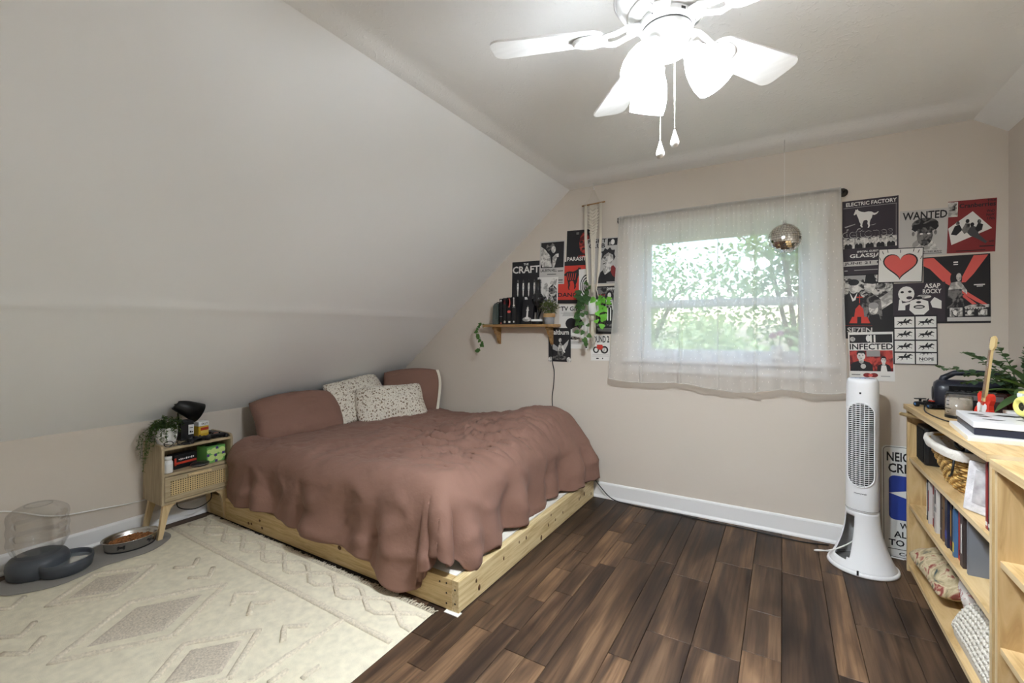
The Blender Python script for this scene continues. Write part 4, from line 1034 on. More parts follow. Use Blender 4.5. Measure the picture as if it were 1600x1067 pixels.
def person(cx, y0, s, asp, hair='k', skin='l', coat='k', w=1.0):
    """a generic half figure: shoulders, neck, head, hair (asp = height/width of the sheet)"""
    f = lambda pts: [(cx + x * s * asp * w, y0 + y * s) for x, y in pts]
    return [('p', f([(-.42, 0), (-.40, .26), (-.30, .36), (-.11, .42), (.11, .42), (.30, .36), (.40, .26), (.42, 0)]), coat), ('p', f([(-.09, .36), (-.09, .5), (.09, .5), (.09, .36), (0, .3)]), skin),
            ('p', f(ell(0, .63, .155, .2)), skin), ('p', f(ell(0, .70, .17, .15, 12, 10, 170) + [(-.15, .64), (-.10, .74), (.10, .74), (.15, .64)]), hair),
            ('p', f([(-.09, .645), (-.03, .645), (-.03, .63), (-.09, .63)]), 'k'), ('p', f([(.03, .645), (.09, .645), (.09, .63), (.03, .63)]), 'k'), ('p', f([(-.045, .535), (.045, .535), (.04, .522), (-.04, .522)]), 'k')]
HORSE = [(.02, .60), (.10, .66), (.20, .63), (.28, .66), (.40, .64), (.52, .66), (.62, .72), (.72, .86), (.78, .93), (.80, .99), (.83, .94), (.90, .86), (.97, .76), (.95, .71), (.89, .73), (.82, .74), (.79, .64), (.75, .52), (.80, .42), (.90, .36), (.93, .24), (.90, .23), (.87, .32), (.76, .36), (.69, .42), (.60, .40), (.66, .26), (.60, .12), (.57, .13), (.61, .26), (.53, .40), (.42, .40), (.34, .38), (.38, .24), (.30, .12), (.24, .02), (.21, .04), (.27, .15), (.32, .25), (.25, .36), (.19, .40), (.10, .30), (.04, .14), (.01, .15), (.05, .32), (.13, .47), (.14, .56), (.08, .58)]
RIDER = [(.42, .64), (.44, .80), (.50, .92), (.52, 1.03), (.57, 1.06), (.60, 1.0), (.57, .94), (.58, .86), (.66, .80), (.66, .77), (.56, .80), (.54, .66), (.58, .50), (.55, .48), (.50, .62)]
PONY = [(.05, .78), (.02, .70), (.06, .68), (.13, .74), (.17, .62), (.22, .48), (.24, .36), (.30, .22), (.28, .14), (.34, .05), (.38, .06), (.36, .14), (.37, .24), (.42, .38), (.52, .40), (.58, .34), (.56, .22), (.60, .10), (.57, .02), (.62, .01), (.66, .10), (.65, .24), (.68, .38), (.74, .50), (.76, .62), (.84, .60), (.92, .64), (1.0, .74), (.97, .76), (.90, .70), (.82, .70), (.72, .78), (.60, .80), (.45, .78), (.32, .82), (.22, .88), (.17, .98), (.14, .92), (.10, .96), (.09, .90)]
def at(poly, x0, y0, x1, y1): return [(x0 + x * (x1 - x0), y0 + y * (y1 - y0)) for x, y in poly]
def T_(s, x0, y0, x1, y1, c): return ('t', s, x0, y0, x1, y1, c)
def Rc(x0, y0, x1, y1, c): return ('p', [(x0, y0), (x1, y0), (x1, y1), (x0, y1)], c)
def lines(x0, x1, y0, y1, n, c, seed=0):
    rg = random.Random(seed); o = []
    for k in range(n):
        y = y1 - (y1 - y0) * (k + .5) / n; h = (y1 - y0) / n * .22; a = rg.uniform(0, .12) * (x1 - x0); o.append(Rc(x0 + a, y - h, x1 - rg.uniform(0, .12) * (x1 - x0), y + h, c))
    return o
def poster(label, tl, tr, br, layer, bgc, els, name='poster', cat='poster'):
    """tl, tr, br: corners in photo pixels, laid on the wall; els: flat printed shapes in sheet units"""
    Y = YB - .0012 - layer * .0016
    a, b_, c_ = wall_pt(*tl, Y), wall_pt(*tr, Y), wall_pt(*br, Y)
    tilt = math.atan2(b_.z - a.z, b_.x - a.x); w = (b_ - a).length; h = max(.05, abs(((b_ - c_)).z) / max(.9, math.cos(tilt)))
    tilt = max(-.03, min(.03, tilt))
    cen = (a + c_) / 2
    mb = MB(); mb.box((0, 0, 0), (w, .0005, h), INK[bgc])
    o = mb.build(name, None, cen, (0, -tilt, 0)); tag(o, label, cat, 'posters on the window wall')
    pr = MB(); tx = MB(); y = -.00045
    for e in els:
        y -= .00004
        if e[0] == 'p': pr.add([((px - .5) * w, y, (pz - .5) * h) for px, pz in e[1]], [tuple(range(len(e[1])))], INK[e[2]])
        else:
            _, s, x0, y0, x1, y1, cc = e; vs, fs = text_polys(s)
            tx.add([((x0 + vx * (x1 - x0) - .5) * w, y - .0001, (y0 + vz * (y1 - y0) - .5) * h) for vx, vz in vs], fs, INK[cc])
    if pr.v: q = pr.build('printed_picture', o); q['kind'] = 'stuff'
    if tx.v: q = tx.build('printed_lettering', o); q['kind'] = 'stuff'
    return o
ar = 1.5
# --- cluster over the little wall shelf
poster('black film poster headed THE CRAFT with four standing women', (800, 410), (843, 407), (843, 488), 0, 'k',
       [T_('THE', .42, .925, .60, .965, 'w'), T_('CRAFT', .02, .77, .99, .91, 'w')] + [e for k, x in enumerate((.22, .42, .62, .82)) for e in person(x, .12, .62, .62, 'h' if k % 2 else 'q', 'w', 'k', .55)] + [Rc(.05, .16, .95, .19, 'q'), ('p', [(.1, .3), (.14, .3), (.2, .12), (.1, .12)], 'g'), ('p', [(.48, .3), (.56, .3), (.7, .12), (.5, .12)], 'w')])
poster('LAURYN HILL concert poster with a singer photographed mid-song', (843, 378), (882, 375), (882.5, 443.5), 1, 's',
       [Rc(.05, .38, .96, .97, 'k'), ('p', [(.05, .88), (.2, .82), (.42, .66), (.5, .40), (.12, .40), (.05, .5)], 'l'), ('p', ell(.43, .86, .17, .1), 'q'), ('p', ell(.55, .80, .09, .08), 'l'), ('p', [(.52, .62), (.66, .70), (.72, .66), (.60, .38), (.52, .38)], 'l'), Rc(.68, .62, .76, .70, 'w'),
        T_('LAURYN HILL', .05, .285, .70, .355, 'k'), Rc(.74, .29, .95, .31, 'h'), Rc(.32, .222, .68, .238, 'h'), Rc(.3, .15, .72, .165, 'h'), Rc(.6, .08, .95, .10, 'k'), Rc(.6, .03, .95, .045, 'h')])
poster('PARASITE poster with a dark red face fading into black', (885.5, 361), (921, 358), (921, 408), 0, 'k',
       [('p', ell(.78, .58, .22, .34), 'R'), ('p', ell(.66, .62, .07, .03), 'k'), ('p', ell(.88, .62, .06, .03), 'k'), ('p', ell(.76, .40, .09, .03), 'k'), ('p', [(.55, .2), (.95, .2), (1, .3), (1, .12), (.5, .12)], 'R'), Rc(.42, .90, .54, .92, 'g'), Rc(.42, .865, .54, .88, 'g'), T_('PARASITE', .04, .03, .98, .16, 'w')])
poster('red DANGER poster with a rearing striped zebra', (871, 409), (917, 408), (917, 475), 0, 'r',
       [Rc(0, .90, 1, 1, 'k'), Rc(0, 0, 1, .09, 'k'), ('p', at([(1 - x, z) for x, z in PONY], .12, .32, .85, .88), 'k')] + [('p', [(.3 + .07 * k, .56), (.33 + .07 * k, .56), (.36 + .07 * k, .72), (.34 + .07 * k, .72)], 'r') for k in range(5)] + [T_('DANGER', .03, .16, .97, .26, 'k')])
poster('white manga-style print with dense black figure drawings', (839.5, 433.5), (871.5, 432.5), (872, 476), 2, 'w',
       [Rc(.04, .04, .2, .96, 'l'), *[Rc(.06 + .02 * (k % 2), .1 + k * .07, .17, .14 + k * .07, 'k' if k % 3 else 'h') for k in range(12)], ('p', ell(.42, .5, .13, .3), 'l'), ('p', [(.55, .1), (.95, .05), (.97, .55), (.75, .75), (.55, .6)], 'p'), ('p', [(.6, .75), (.9, .7), (.95, .92), (.7, .95)], 'l'), ('p', ell(.72, .5, .14, .12), 'q'), ('p', [(.82, .2), (.9, .35), (.86, .36), (.78, .22)], 'k'), ('p', [(.3, .1), (.5, .12), (.45, .3), (.33, .28)], 'p')])
poster('white FIGHT CLUB style poster of a spiky-haired man in a red jacket', (917, 373), (965.7, 371), (965.5, 444), 1, 's',
       [T_('FIGHT', .03, .90, .62, .985, 'k'), T_('CLUB', .06, .79, .58, .885, 'k'), Rc(.66, .83, .99, .98, 'k'), ('p', ell(.82, .9, .06, .06), 'w'), ('p', [(.7, .84), (.76, .84), (.78, .92), (.7, .9)], 'g'),
        ('p', [(.34, .02), (.46, .26), (.62, .36), (.8, .38), (.98, .26), (.98, .02)], 'k'), ('p', [(.72, .36), (.86, .4), (.98, .3), (.98, .1), (.84, .18)], 'd'), ('p', [(.52, .3), (.62, .42), (.8, .42), (.78, .28), (.6, .2)], 'l'), ('p', ell(.68, .54, .16, .14), 'l'), ('p', [(.48, .52), (.50, .66), (.46, .70), (.54, .72), (.58, .78), (.66, .74), (.74, .79), (.80, .73), (.90, .73), (.88, .64), (.92, .58), (.86, .5), (.84, .62), (.70, .68), (.56, .62)], 'k'), Rc(.54, .555, .62, .575, 'k'), ('p', [(.52, .44), (.62, .47), (.62, .45), (.53, .425)], 'k'), Rc(.66, .03, .95, .045, 'w')])
poster('small white print of black concentric arcs behind the hanging plant', (904.5, 421), (918, 420), (918, 466), 2, 'w',
       [e for k in range(4) for e in (('p', ell(1, .42, .85 - .2 * k, .40 - .095 * k, 24, 90, 270), 'k'), ('p', ell(1, .42, .76 - .2 * k, .355 - .095 * k, 24, 90, 270), 'w'))])
poster('TV GIRL poster with a dark-haired head above lines of text', (873.5, 476.5), (920, 476), (920, 545.5), 0, 'w',
       [T_('TV GIRL', .05, .86, .78, .965, 'k')] + lines(.05, .95, .74, .84, 5, 'g', 2) + [('p', ell(.42, .57, .2, .13), 'k'), ('p', ell(.64, .57, .17, .13), 'k'), ('p', [(.45, .46), (.6, .50), (.72, .44), (.6, .34), (.45, .36)], 's'), ('p', [(.3, .2), (.42, .3), (.6, .27), (.74, .28), (.7, .2)], 'l'), ('p', [(.38, .22), (.44, .27), (.47, .22), (.54, .265), (.58, .215), (.66, .26), (.73, .22), (.66, .235), (.57, .2), (.53, .24), (.46, .205)], 'k'), Rc(.03, .165, .97, .170, 'h')] + lines(.06, .95, .10, .16, 3, 'g', 5) + [Rc(.06, .065, .42, .08, 'h'), Rc(.06, .025, .36, .04, 'h'), ('p', ell(.93, .04, .03, .02), 'k')])
poster('dark skeleton-figure poster half hidden by bright pothos leaves', (931.5, 447.5), (966.5, 446), (966, 522), 1, 'k',
       [Rc(.03, .16, .97, .97, 'q'), T_('DARKO', .48, .92, .97, .965, 'w')] + [Rc(.1 + .12 * j, .80 - .09 * k, .17 + .12 * j, .835 - .09 * k, 'd') for k in range(6) for j in range(7)] + [('p', ell(.60, .55, .26, .36), 'k'), ('p', ell(.60, .80, .08, .06), 'w'), Rc(.57, .55, .63, .75, 'w')] + [Rc(.48, .58 + .035 * k, .72, .595 + .035 * k, 'w') for k in range(5)] + [Rc(.51, .28, .56, .55, 'w'), Rc(.64, .28, .69, .55, 'w'), ('p', [(.46, .72), (.42, .5), (.46, .5), (.5, .7)], 'w'), ('p', [(.74, .72), (.78, .5), (.74, .5), (.7, .7)], 'w')] + lines(.05, .95, .05, .13, 3, 'g', 3))
poster('small black poster lettered Saltburn with a winged figure', (856.5, 512.5), (891.3, 512.3), (892.4, 565.5), 2, 'k',
       [T_('Saltburn', .13, .80, .92, .95, 'w'), ('p', [(.45, .42), (.08, .60), (.1, .52), (.2, .36), (.42, .30)], 'g'), ('p', [(.58, .42), (.92, .66), (.86, .5), (.76, .36), (.6, .30)], 's'), ('p', ell(.53, .64, .07, .06), 'l'), ('p', [(.42, .2), (.46, .5), (.54, .58), (.62, .5), (.68, .24), (.56, .12)], 'p'), ('p', [(.64, .5), (.76, .28), (.7, .26), (.6, .4)], 'w'), ('p', ell(.5, .12, .32, .07), 'q'), ('p', ell(.1, .06, .1, .08), 'l'), ('p', ell(.92, .06, .1, .08), 'l')])
poster('cream BOUND 2 poster with a red and black motorbike seen from above', (923.3, 523.5), (953, 523), (952.5, 563.5), 1, 'w',
       [T_('BOUND 2', .02, .70, .98, .96, 'k'), ('p', ell(.28, .42, .16, .13), 'k'), ('p', ell(.28, .42, .09, .08), 'w'), ('p', ell(.72, .42, .20, .15), 'k'), ('p', ell(.72, .42, .12, .09), 'l'), ('p', [(.32, .48), (.34, .62), (.62, .62), (.66, .52), (.56, .42), (.44, .42)], 'r'), Rc(.05, .17, .95, .18, 'g'), Rc(.28, .06, .42, .11, 'k'), ('p', ell(.62, .085, .03, .03), 'k')] + lines(.05, .95, .2, .26, 2, 's', 4))
# --- cluster right of the window
poster('black ELECTRIC FACTORY deftones gig poster with a white pony', (1316, 315.5), (1404, 305), (1404, 428), 0, 'n',
       [T_('ELECTRIC FACTORY', .07, .925, .97, .975, 'w'), Rc(.02, .902, .97, .908, 'g'), Rc(.955, .50, .962, .902, 'g'), ('p', at(PONY, .20, .62, .66, .89), 'w'), ('p', [(.04, .66), (.24, .69), (.24, .68), (.06, .645)], 'g'), ('p', [(.5, .655), (.62, .67), (.56, .65)], 'g'),
        T_('deftones', .0, .50, .90, .625, 's'), T_('deftones', .008, .508, .895, .615, 'n'), Rc(.02, .497, .97, .502, 'g'), Rc(.02, .365, .97, .495, 'l')] + [e for k, x in enumerate((.11, .30, .50, .69, .87)) for e in person(x, .365, .155, 1.4, 'k', 's', 'k', .8)] + [Rc(.2, .365, .21, .495, 'w'), Rc(.4, .365, .41, .495, 'w'), Rc(.6, .365, .61, .495, 'w'), Rc(.79, .365, .80, .495, 'w'),
        T_('SPECIAL GUEST', .27, .305, .66, .33, 'w'), T_('GLASSJAW', .14, .225, .86, .29, 'w'), Rc(.02, .13, .98, .195, 's'), T_('JUNE 21  8:30', .04, .142, .86, .185, 'n'), Rc(.22, .07, .7, .08, 'g'), Rc(.04, .065, .1, .08, 'g')])
poster('white WANTED poster of a man in a fur cap', (1405, 329), (1480.5, 326), (1480.5, 399), 1, 's',
       [('p', [(.26, .12), (.30, .28), (.40, .36), (.62, .36), (.74, .28), (.84, .12)], 'l'), ('p', ell(.54, .43, .165, .22), 'q'), ('p', ell(.54, .30, .06, .05), 'h'), ('p', ell(.54, .66, .28, .16, 18), 'q'), ('p', [(.26, .58), (.34, .52), (.42, .60), (.66, .62), (.76, .54), (.82, .62), (.78, .7), (.3, .68)], 'k'), ('p', ell(.47, .47, .035, .018), 'w'), ('p', ell(.62, .47, .035, .018), 'w'), Rc(.47, .325, .61, .337, 'k'), ('p', ell(.3, .48, .03, .05), 'q'), ('p', ell(.76, .49, .03, .05), 'q')] +
       [T_('WANTED', .06, .79, .98, .96, 'k'), T_('SEEN THIS MAN?', .42, .065, .90, .10, 'k'), Rc(.48, .035, .90, .05, 'h')])
poster('dark red Cranberries poster with a tilted white group photo', (1480.5, 315.5), (1557, 308.6), (1556, 392.6), 0, 'd',
       [T_('Cranberries', .24, .855, .98, .94, 'k'), T_('The', .80, .945, .98, .985, 'k'), T_('WeD', .80, .74, .96, .79, 'k'), T_('NoV', .80, .67, .96, .72, 'k'), T_('17th', .82, .60, .96, .65, 'k'), ('p', [(.02, .48), (.52, .78), (.92, .44), (.10, .16)], 'w'),
        Rc(.0, .70, .21, .985, 'l'), Rc(.02, .82, .19, .97, 'p'), ('p', [(.08, .36), (.16, .52), (.26, .54), (.32, .44), (.2, .34)], 'k'), ('p', ell(.22, .57, .04, .04), 'q'), ('p', [(.3, .44), (.38, .56), (.48, .55), (.46, .40), (.36, .36)], 'q'), ('p', ell(.42, .60, .04, .04), 'k'), ('p', [(.42, .38), (.5, .52), (.6, .48), (.66, .34), (.82, .20), (.86, .22), (.80, .16), (.62, .26), (.48, .32)], 'h'), ('p', ell(.52, .53, .04, .04), 'k'), ('p', [(.58, .44), (.64, .56), (.74, .52), (.72, .42), (.64, .38)], 'k'), ('p', ell(.66, .58, .04, .04), 'q'), T_('with', .86, .18, .97, .22, 'k'), Rc(.68, .1, .97, .12, 'k'), Rc(.2, .03, .8, .045, 'k')])
poster('white print of a bold red heart outlined in black with radiating dashes', (1372, 389), (1442.5, 386), (1442, 441), 3, 'k',
       [Rc(.02, .025, .98, .975, 'w')] + [('p', [(.5 + (.5 + x) * .0 + .36 * 1.0 * hx, .52 + .42 * hz) for hx, hz in [(math.sin(R(a)) ** 3 * 1.08, (13 * math.cos(R(a)) - 5 * math.cos(R(2 * a)) - 2 * math.cos(R(3 * a)) - math.cos(R(4 * a))) / 16) for a in range(0, 360, 9)]], 'k') for x in (0,)] + [('p', [(.5 + .33 * hx, .525 + .375 * hz) for hx, hz in [(math.sin(R(a)) ** 3 * 1.08, (13 * math.cos(R(a)) - 5 * math.cos(R(2 * a)) - 2 * math.cos(R(3 * a)) - math.cos(R(4 * a))) / 16) for a in range(0, 360, 9)]], 'c')] +
       [('p', [(x - .008, y), (x + .008, y), (x + .008 + dx, y + .09), (x - .008 + dx, y + .09)], 'k') for x, y, dx in ((.12, .84, -.03), (.22, .88, -.015), (.5, .86, 0), (.78, .88, .015), (.88, .84, .03), (.06, .66, -.03), (.94, .66, .03))])
poster('black and white SEVEN style poster of three men with a red church', (1316.5, 429.5), (1396, 426), (1396, 530), 1, 'k',
       [Rc(.02, .60, .98, .98, 'p'), ('p', [(.02, .98), (.3, .88), (.55, .98)], 'g'), ('p', [(.5, .3), (.98, .55), (.98, .75), (.4, .45)], 'l'), ('p', [(.02, .2), (.02, .66), (.14, .72), (.32, .72), (.44, .6), (.46, .2)], 'k'), ('p', ell(.22, .80, .10, .10), 'l'), ('p', ell(.22, .875, .11, .05), 'k'), ('p', [(.14, .72), (.22, .62), (.3, .72), (.26, .6), (.2, .58)], 'w'), ('p', [(.36, .3), (.40, .62), (.56, .72), (.76, .6), (.8, .3)], 'q'), ('p', ell(.54, .84, .12, .13), 'l'), ('p', [(.34, .90), (.44, .88), (.46, .98), (.62, .99), (.66, .88), (.76, .86), (.6, .84), (.42, .86)], 'k'),
        ('p', ell(.62, .46, .09, .09), 'l'), ('p', ell(.62, .51, .10, .05), 'g'), ('p', [(.5, .2), (.54, .36), (.72, .38), (.8, .2)], 'k'), Rc(.335, .55, .35, .68, 'r'), Rc(.28, .635, .405, .65, 'r'), ('p', [(.14, .24), (.2, .34), (.24, .34), (.26, .46), (.34, .53), (.42, .46), (.44, .34), (.5, .34), (.56, .24)], 'r'), Rc(.30, .24, .38, .34, 'k'), T_('SE7EN', .10, .095, .60, .175, 's'), Rc(.03, .20, .6, .205, 'd')])
poster('white INFECTED poster of two figures before a red background', (1325.5, 519.5), (1396.5, 518), (1398, 596), 2, 'w',
       [Rc(.03, .78, .97, .95, 'k'), ('p', ell(.45, .87, .05, .07), 'w'), Rc(.49, .79, .53, .94, 'w'), Rc(.57, .79, .61, .94, 'w'), ('p', ell(.1, .86, .06, .05), 'l'), T_('INFECTED', .03, .64, .98, .765, 'k'), Rc(.02, .20, .97, .625, 'R'), Rc(.4, .5, .7, .62, 'g')] + person(.28, .20, .50, 1.1, 'k', 'l', 'k', 1.1) + [('p', ell(.32, .30, .06, .05), 's')] + person(.77, .20, .36, 1.1, 'k', 'l', 'k', .9) + [('p', [(.70, .20), (.72, .32), (.82, .32), (.84, .20)], 'w'), ('p', ell(.40, .12, .09, .045), 'd'), ('p', ell(.55, .12, .09, .045), 'd'), ('p', ell(.475, .115, .05, .03), 'c'), Rc(.05, .12, .25, .135, 'h'), Rc(.7, .095, .9, .105, 'h')])
poster('plum-black ASAP ROCKY poster with two pale faces and hands', (1395.5, 443.5), (1477, 440), (1477, 502), 2, 'n',
       [T_('ASAP', .61, .85, .91, .97, 'w'), T_('ROCKY', .58, .715, .93, .83, 'w'), ('p', ell(.26, .72, .16, .20), 'w'), ('p', ell(.18, .77, .035, .03), 'k'), ('p', ell(.33, .78, .035, .03), 'k'), ('p', ell(.32, .62, .06, .04), 'n'), ('p', [(.32, .30), (.34, .54), (.5, .60), (.68, .52), (.70, .30), (.6, .18), (.42, .18)], 'w'), ('p', ell(.51, .38, .11, .05), 'k'), ('p', ell(.51, .375, .08, .025), 's'), ('p', ell(.5, .50, .05, .03), 'k'), ('p', [(.1, .30), (.12, .58), (.16, .60), (.18, .48), (.36, .52), (.36, .48), (.24, .42), (.24, .30)], 'w'), ('p', [(.72, .50), (.8, .62), (.88, .56), (.93, .52), (.93, .32), (.76, .36)], 'w'), ('p', ell(.6, .64, .14, .05), 'l'), ('p', ell(.5, .61, .07, .04), 'k')])
poster('black film poster crossed by a big red X behind a standing woman', (1443.5, 402.5), (1548, 395.5), (1547.5, 504.5), 1, 'k',
       [('p', [(.0, .985), (.16, .985), (.46, .70), (.40, .56), (.30, .62), (.1, .82), (0, .87)], 'c'), ('p', [(.76, .985), (.97, .985), (.76, .72), (.64, .60), (.54, .60), (.60, .70)], 'c'), ('p', [(.52, .48), (.60, .50), (.98, .255), (.94, .24), (.78, .32)], 'c'), ('p', [(.58, .40), (.62, .42), (.8, .28), (.74, .27)], 'c'), Rc(.46, .89, .53, .91, 'w'), Rc(.46, .86, .53, .875, 'w'), ('p', ell(.50, .66, .09, .12), 'k'), ('p', ell(.54, .68, .04, .06), 'l'), ('p', [(.38, .5), (.42, .60), (.56, .62), (.66, .48), (.66, .42), (.56, .5), (.52, .4), (.38, .42)], 'l'), ('p', [(.36, .22), (.38, .50), (.58, .50), (.62, .24), (.50, .22), (.49, .30), (.47, .22)], 'q'), Rc(.40, .10, .47, .23, 'l'), Rc(.52, .10, .59, .23, 'l'), Rc(.76, .55, .92, .565, 'w'), Rc(.80, .53, .89, .54, 'w'), Rc(.36, .03, 1, .09, 's'), ('p', [(.62, .24), (.7, .27), (.98, .27), (.98, .23), (.62, .21)], 'p')] +
       [e for x in (.48, .69, .88) for e in (Rc(x - .06, .11, x + .07, .20, 'p'), ('p', ell(x, .155, .03, .035), 'w'), Rc(x - .04, .215, x + .05, .23, 'g'))] + [*[Rc(.63 + .04 * k, .205, .655 + .04 * k, .235, 's') for k in range(7)]])
H8 = [Rc(.02, .0 + .012, .98, .988, 'k')]
for r_ in range(4):
    for c_ in range(2):
        x0, y0 = .035 + .485 * c_, .985 - .245 * (r_ + 1) + .012; x1, y1 = x0 + .455, y0 + .218
        H8.append(Rc(x0, y0, x1, y1, 'w'))
        if (r_, c_) == (3, 1):
            H8 += [T_('NOPE', x0 + .07, y0 + .068, x1 - .06, y0 + .132, 'k'), Rc(x0 + .08, y0 + .045, x0 + .18, y0 + .05, 'h'), Rc(x0 + .28, y0 + .045, x0 + .38, y0 + .05, 'h'), ('p', at([p for p in HORSE if p[1] < .42], x0 + .08, y0 + .165, x1 - .08, y0 + .30), 'k')]
        else:
            dy = .03 if r_ < 3 else .06
            H8 += [('p', at(HORSE, x0 + .05, y0 + dy, x1 - .03, y0 + dy + .145), 'k'), ('p', at(RIDER, x0 + .05, y0 + dy, x1 - .03, y0 + dy + .145), 'k')]
poster('NOPE poster of eight white panels with a galloping horse and rider', (1395.5, 493), (1465, 491.6), (1465, 570.5), 3, 'k', H8)
# ---------------------------------------------------------------- little wall shelf over the bed and its contents
M_shelf = ramp_mat('oiled_pine_shelf', 'noise', [(.3, (132, 98, 58)), (.55, (160, 124, 78)), (.75, (178, 144, 98))], 10, .45, (.8, 9, 9), .05, 6, .5)
SX0, SX1, SZT = -2.135, -1.475, 1.272
sh_ = thing('wall_shelf', 'small oiled pine shelf on two scrolled brackets above the bed', 'shelf', (0, 0, 0))
mb = MB(); pr = [(SX0, YB - .001), (SX0, YB - .11), (SX0 + .02, YB - .135), (SX1 - .05, YB - .135), (SX1, YB - .085), (SX1, YB - .001)]
mb.prism(pr, SZT - .02, SZT, M_shelf); mb.build('shelf_board', sh_)
for x in (SX0 + .105, SX1 - .07):
    mb = MB(); pf = [(0, 0), (-.105, 0), (-.108, -.012), (-.095, -.022), (-.085, -.03), (-.08, -.045), (-.066, -.062), (-.05, -.075), (-.04, -.092), (-.036, -.11), (-.022, -.13), (-.010, -.138), (0, -.14)]
    mb.prism(pf, -.009, .009, M_shelf, Matrix(((0, 0, 1, x), (1, 0, 0, YB - .001), (0, 1, 0, SZT - .0205), (0, 0, 0, 1)))); mb.build('bracket', sh_)
def book(name, w, h, d, cover, label, loc, rot=(0, 0, 0), art=None, group=None, pages=(226, 218, 200)):
    """local x = thickness (spine width), local -y = spine face, z up"""
    b0 = thing(name, label, 'book', loc, rot, group); m = mat('cover_%d_%d_%d' % cover, cover, .5)
    mb = MB(); t = .0022
    mb.box((-w / 2 + t / 2, 0, h / 2), (t, d, h), m); mb.box((w / 2 - t / 2, 0, h / 2), (t, d, h), m); mb.box((0, -d / 2 + t / 2, h / 2), (w - .0004, t, h), m); mb.build('cover', b0)
    mb = MB(); mb.box((0, .002, h / 2), (w - 2 * t, d - .008, h - .007), mat('book_pages', pages, .9, noise_amt=.05, noise_scale=300)); mb.build('pages', b0)
    if art:
        mb = MB()
        for kind, x0, z0, x1, z1, c in art:
            if kind == 'r': mb.box(((x0 + x1) / 2 * w, -d / 2 - .0003, (z0 + z1) / 2 * h), ((x1 - x0) * w, .0006, (z1 - z0) * h), INK.get(c) or c)
            elif kind == 'e': mb.lathe([(.0001, 0), (.5, 0)], INK.get(c) or c, 14, Matrix.Translation(((x0 + x1) / 2 * w, -d / 2 - .0006, (z0 + z1) / 2 * h)) @ Matrix.Diagonal(((x1 - x0) * w, 1, (z1 - z0) * h, 1)) @ Matrix.Rotation(R(90), 4, 'X'), cap=False)
            else: stamp(mb, kind, Matrix.Translation(((x0 + x1) / 2 * w, -d / 2 - .0007, (z0 + z1) / 2 * h)) @ Matrix.Rotation(R(90), 4, 'X') @ Matrix.Rotation(R(-90), 4, 'Z'), (z1 - z0) * h, (x1 - x0) * w, INK.get(c) or c)
        mb.build('spine_print', b0)['kind'] = 'stuff'
    return b0
yb = YB - .075
gv = thing('glass_lantern', 'smoky green glass lantern at the slope end of the wall shelf', 'lantern', (-2.005, yb, SZT))
M_smoke = mat('smoky_glass', (110, 122, 116), .08, spec=.6, trans=.55)
mb = MB(); mb.lathe([(.046, 0), (.050, .004), (.052, .03), (.044, .15), (.03, .172), (.028, .172), (.041, .148), (.048, .03), (.045, .008), (.001, .008)], M_smoke, 6, smooth=False, cap=False); mb.build('glass_body', gv)
mb = MB(); mb.tube([(-.03, 0, .168), (0, 0, .182), (.035, 0, .172)], .004, M_blkm, 6); mb.build('handle', gv)
bl = (26, 26, 28)
for k, (x, w, art, lb) in enumerate(((-1.935, .030, [('e', -.3, .80, .3, .97, 'w'), ('e', -.22, .80, .22, .92, 'k'), ('e', -.2, .02, .2, .08, 'c'), ('r', -.35, .3, .35, .32, 'g')], 'black spine with a white ribbon mark'), (-1.900, .034, [('e', -.3, .76, .3, .92, 'd'), ('e', -.12, .8, .2, .9, 'w'), ('e', -.25, .05, .25, .14, 'w'), ('e', -.15, .075, .15, .115, 'k')], 'black spine with a small red flower'),
                                     (-1.860, .042, [('e', -.35, .62, .3, .98, 'c'), ('e', -.45, .66, .1, .98, 'k'), ('e', -.4, .42, .4, .52, 'c'), ('r', -.15, .06, .3, .12, 'w')], 'black spine with a curling red ribbon'), (-1.816, .042, [('r', -.08, .72, .08, .92, 'w'), ('e', -.22, .64, .22, .72, 'w'), ('e', -.12, .9, .12, .98, 'w'), ('r', -.3, .6, .3, .62, 'g'), ('e', -.15, .06, .15, .13, 'w')], 'black spine with a white chess queen'))):
    book('paperback', w, .205 + .004 * k, .115, bl, 'thick black paperback on the wall shelf, ' + lb, (x, yb - .005, SZT), (0, 0, 0), art, 'black paperbacks on the wall shelf')
fb = thing('display_book', 'black book facing out with a chess piece on its cover, on the wall shelf', 'book', (-1.74, yb + .02, SZT), (R(-10), 0, 0))
mb = MB(); mb.box((0, 0, .100), (.10, .03, .2), INK['k'], bev=.001); f0 = mb.build('closed_book', fb)
mb = MB(); Mf = Matrix.Translation((.0, -.0156, .02)) @ Matrix.Rotation(R(90), 4, 'X')
mb.lathe([(.001, 0), (.04, 0)], INK['l'], 20, Mf @ Matrix.Translation((0, .018, 0)), cap=False, sy=.45)
mb.prism([(-.022, .02), (.022, .02), (.016, .032), (.008, .04), (.007, .085), (.013, .092), (.007, .1), (.009, .112), (.002, .118), (.0, .13), (-.002, .118), (-.009, .112), (-.007, .1), (-.013, .092), (-.007, .085), (-.008, .04), (-.016, .032)], 0, .0004, INK['w'], Mf)
mb.build('chess_piece_print', f0)
bg_ = thing('water_pipe', 'tall dark glass water pipe with a bulbous chamber standing on the wall shelf', 'water pipe', (-1.658, yb + .045, SZT))
M_dglass = mat('dark_smoke_glass', (38, 38, 40), .1, spec=.6, trans=.25)
mb = MB(); mb.lathe([(.024, 0), (.025, .006), (.014, .016), (.011, .10), (.013, .13), (.040, .16), (.050, .19), (.048, .215), (.026, .245), (.022, .27), (.0215, .345), (.025, .35), (.022, .352), (.018, .345), (.018, .27)], M_dglass, 28, cap=False); mb.build('glass_tube', bg_)
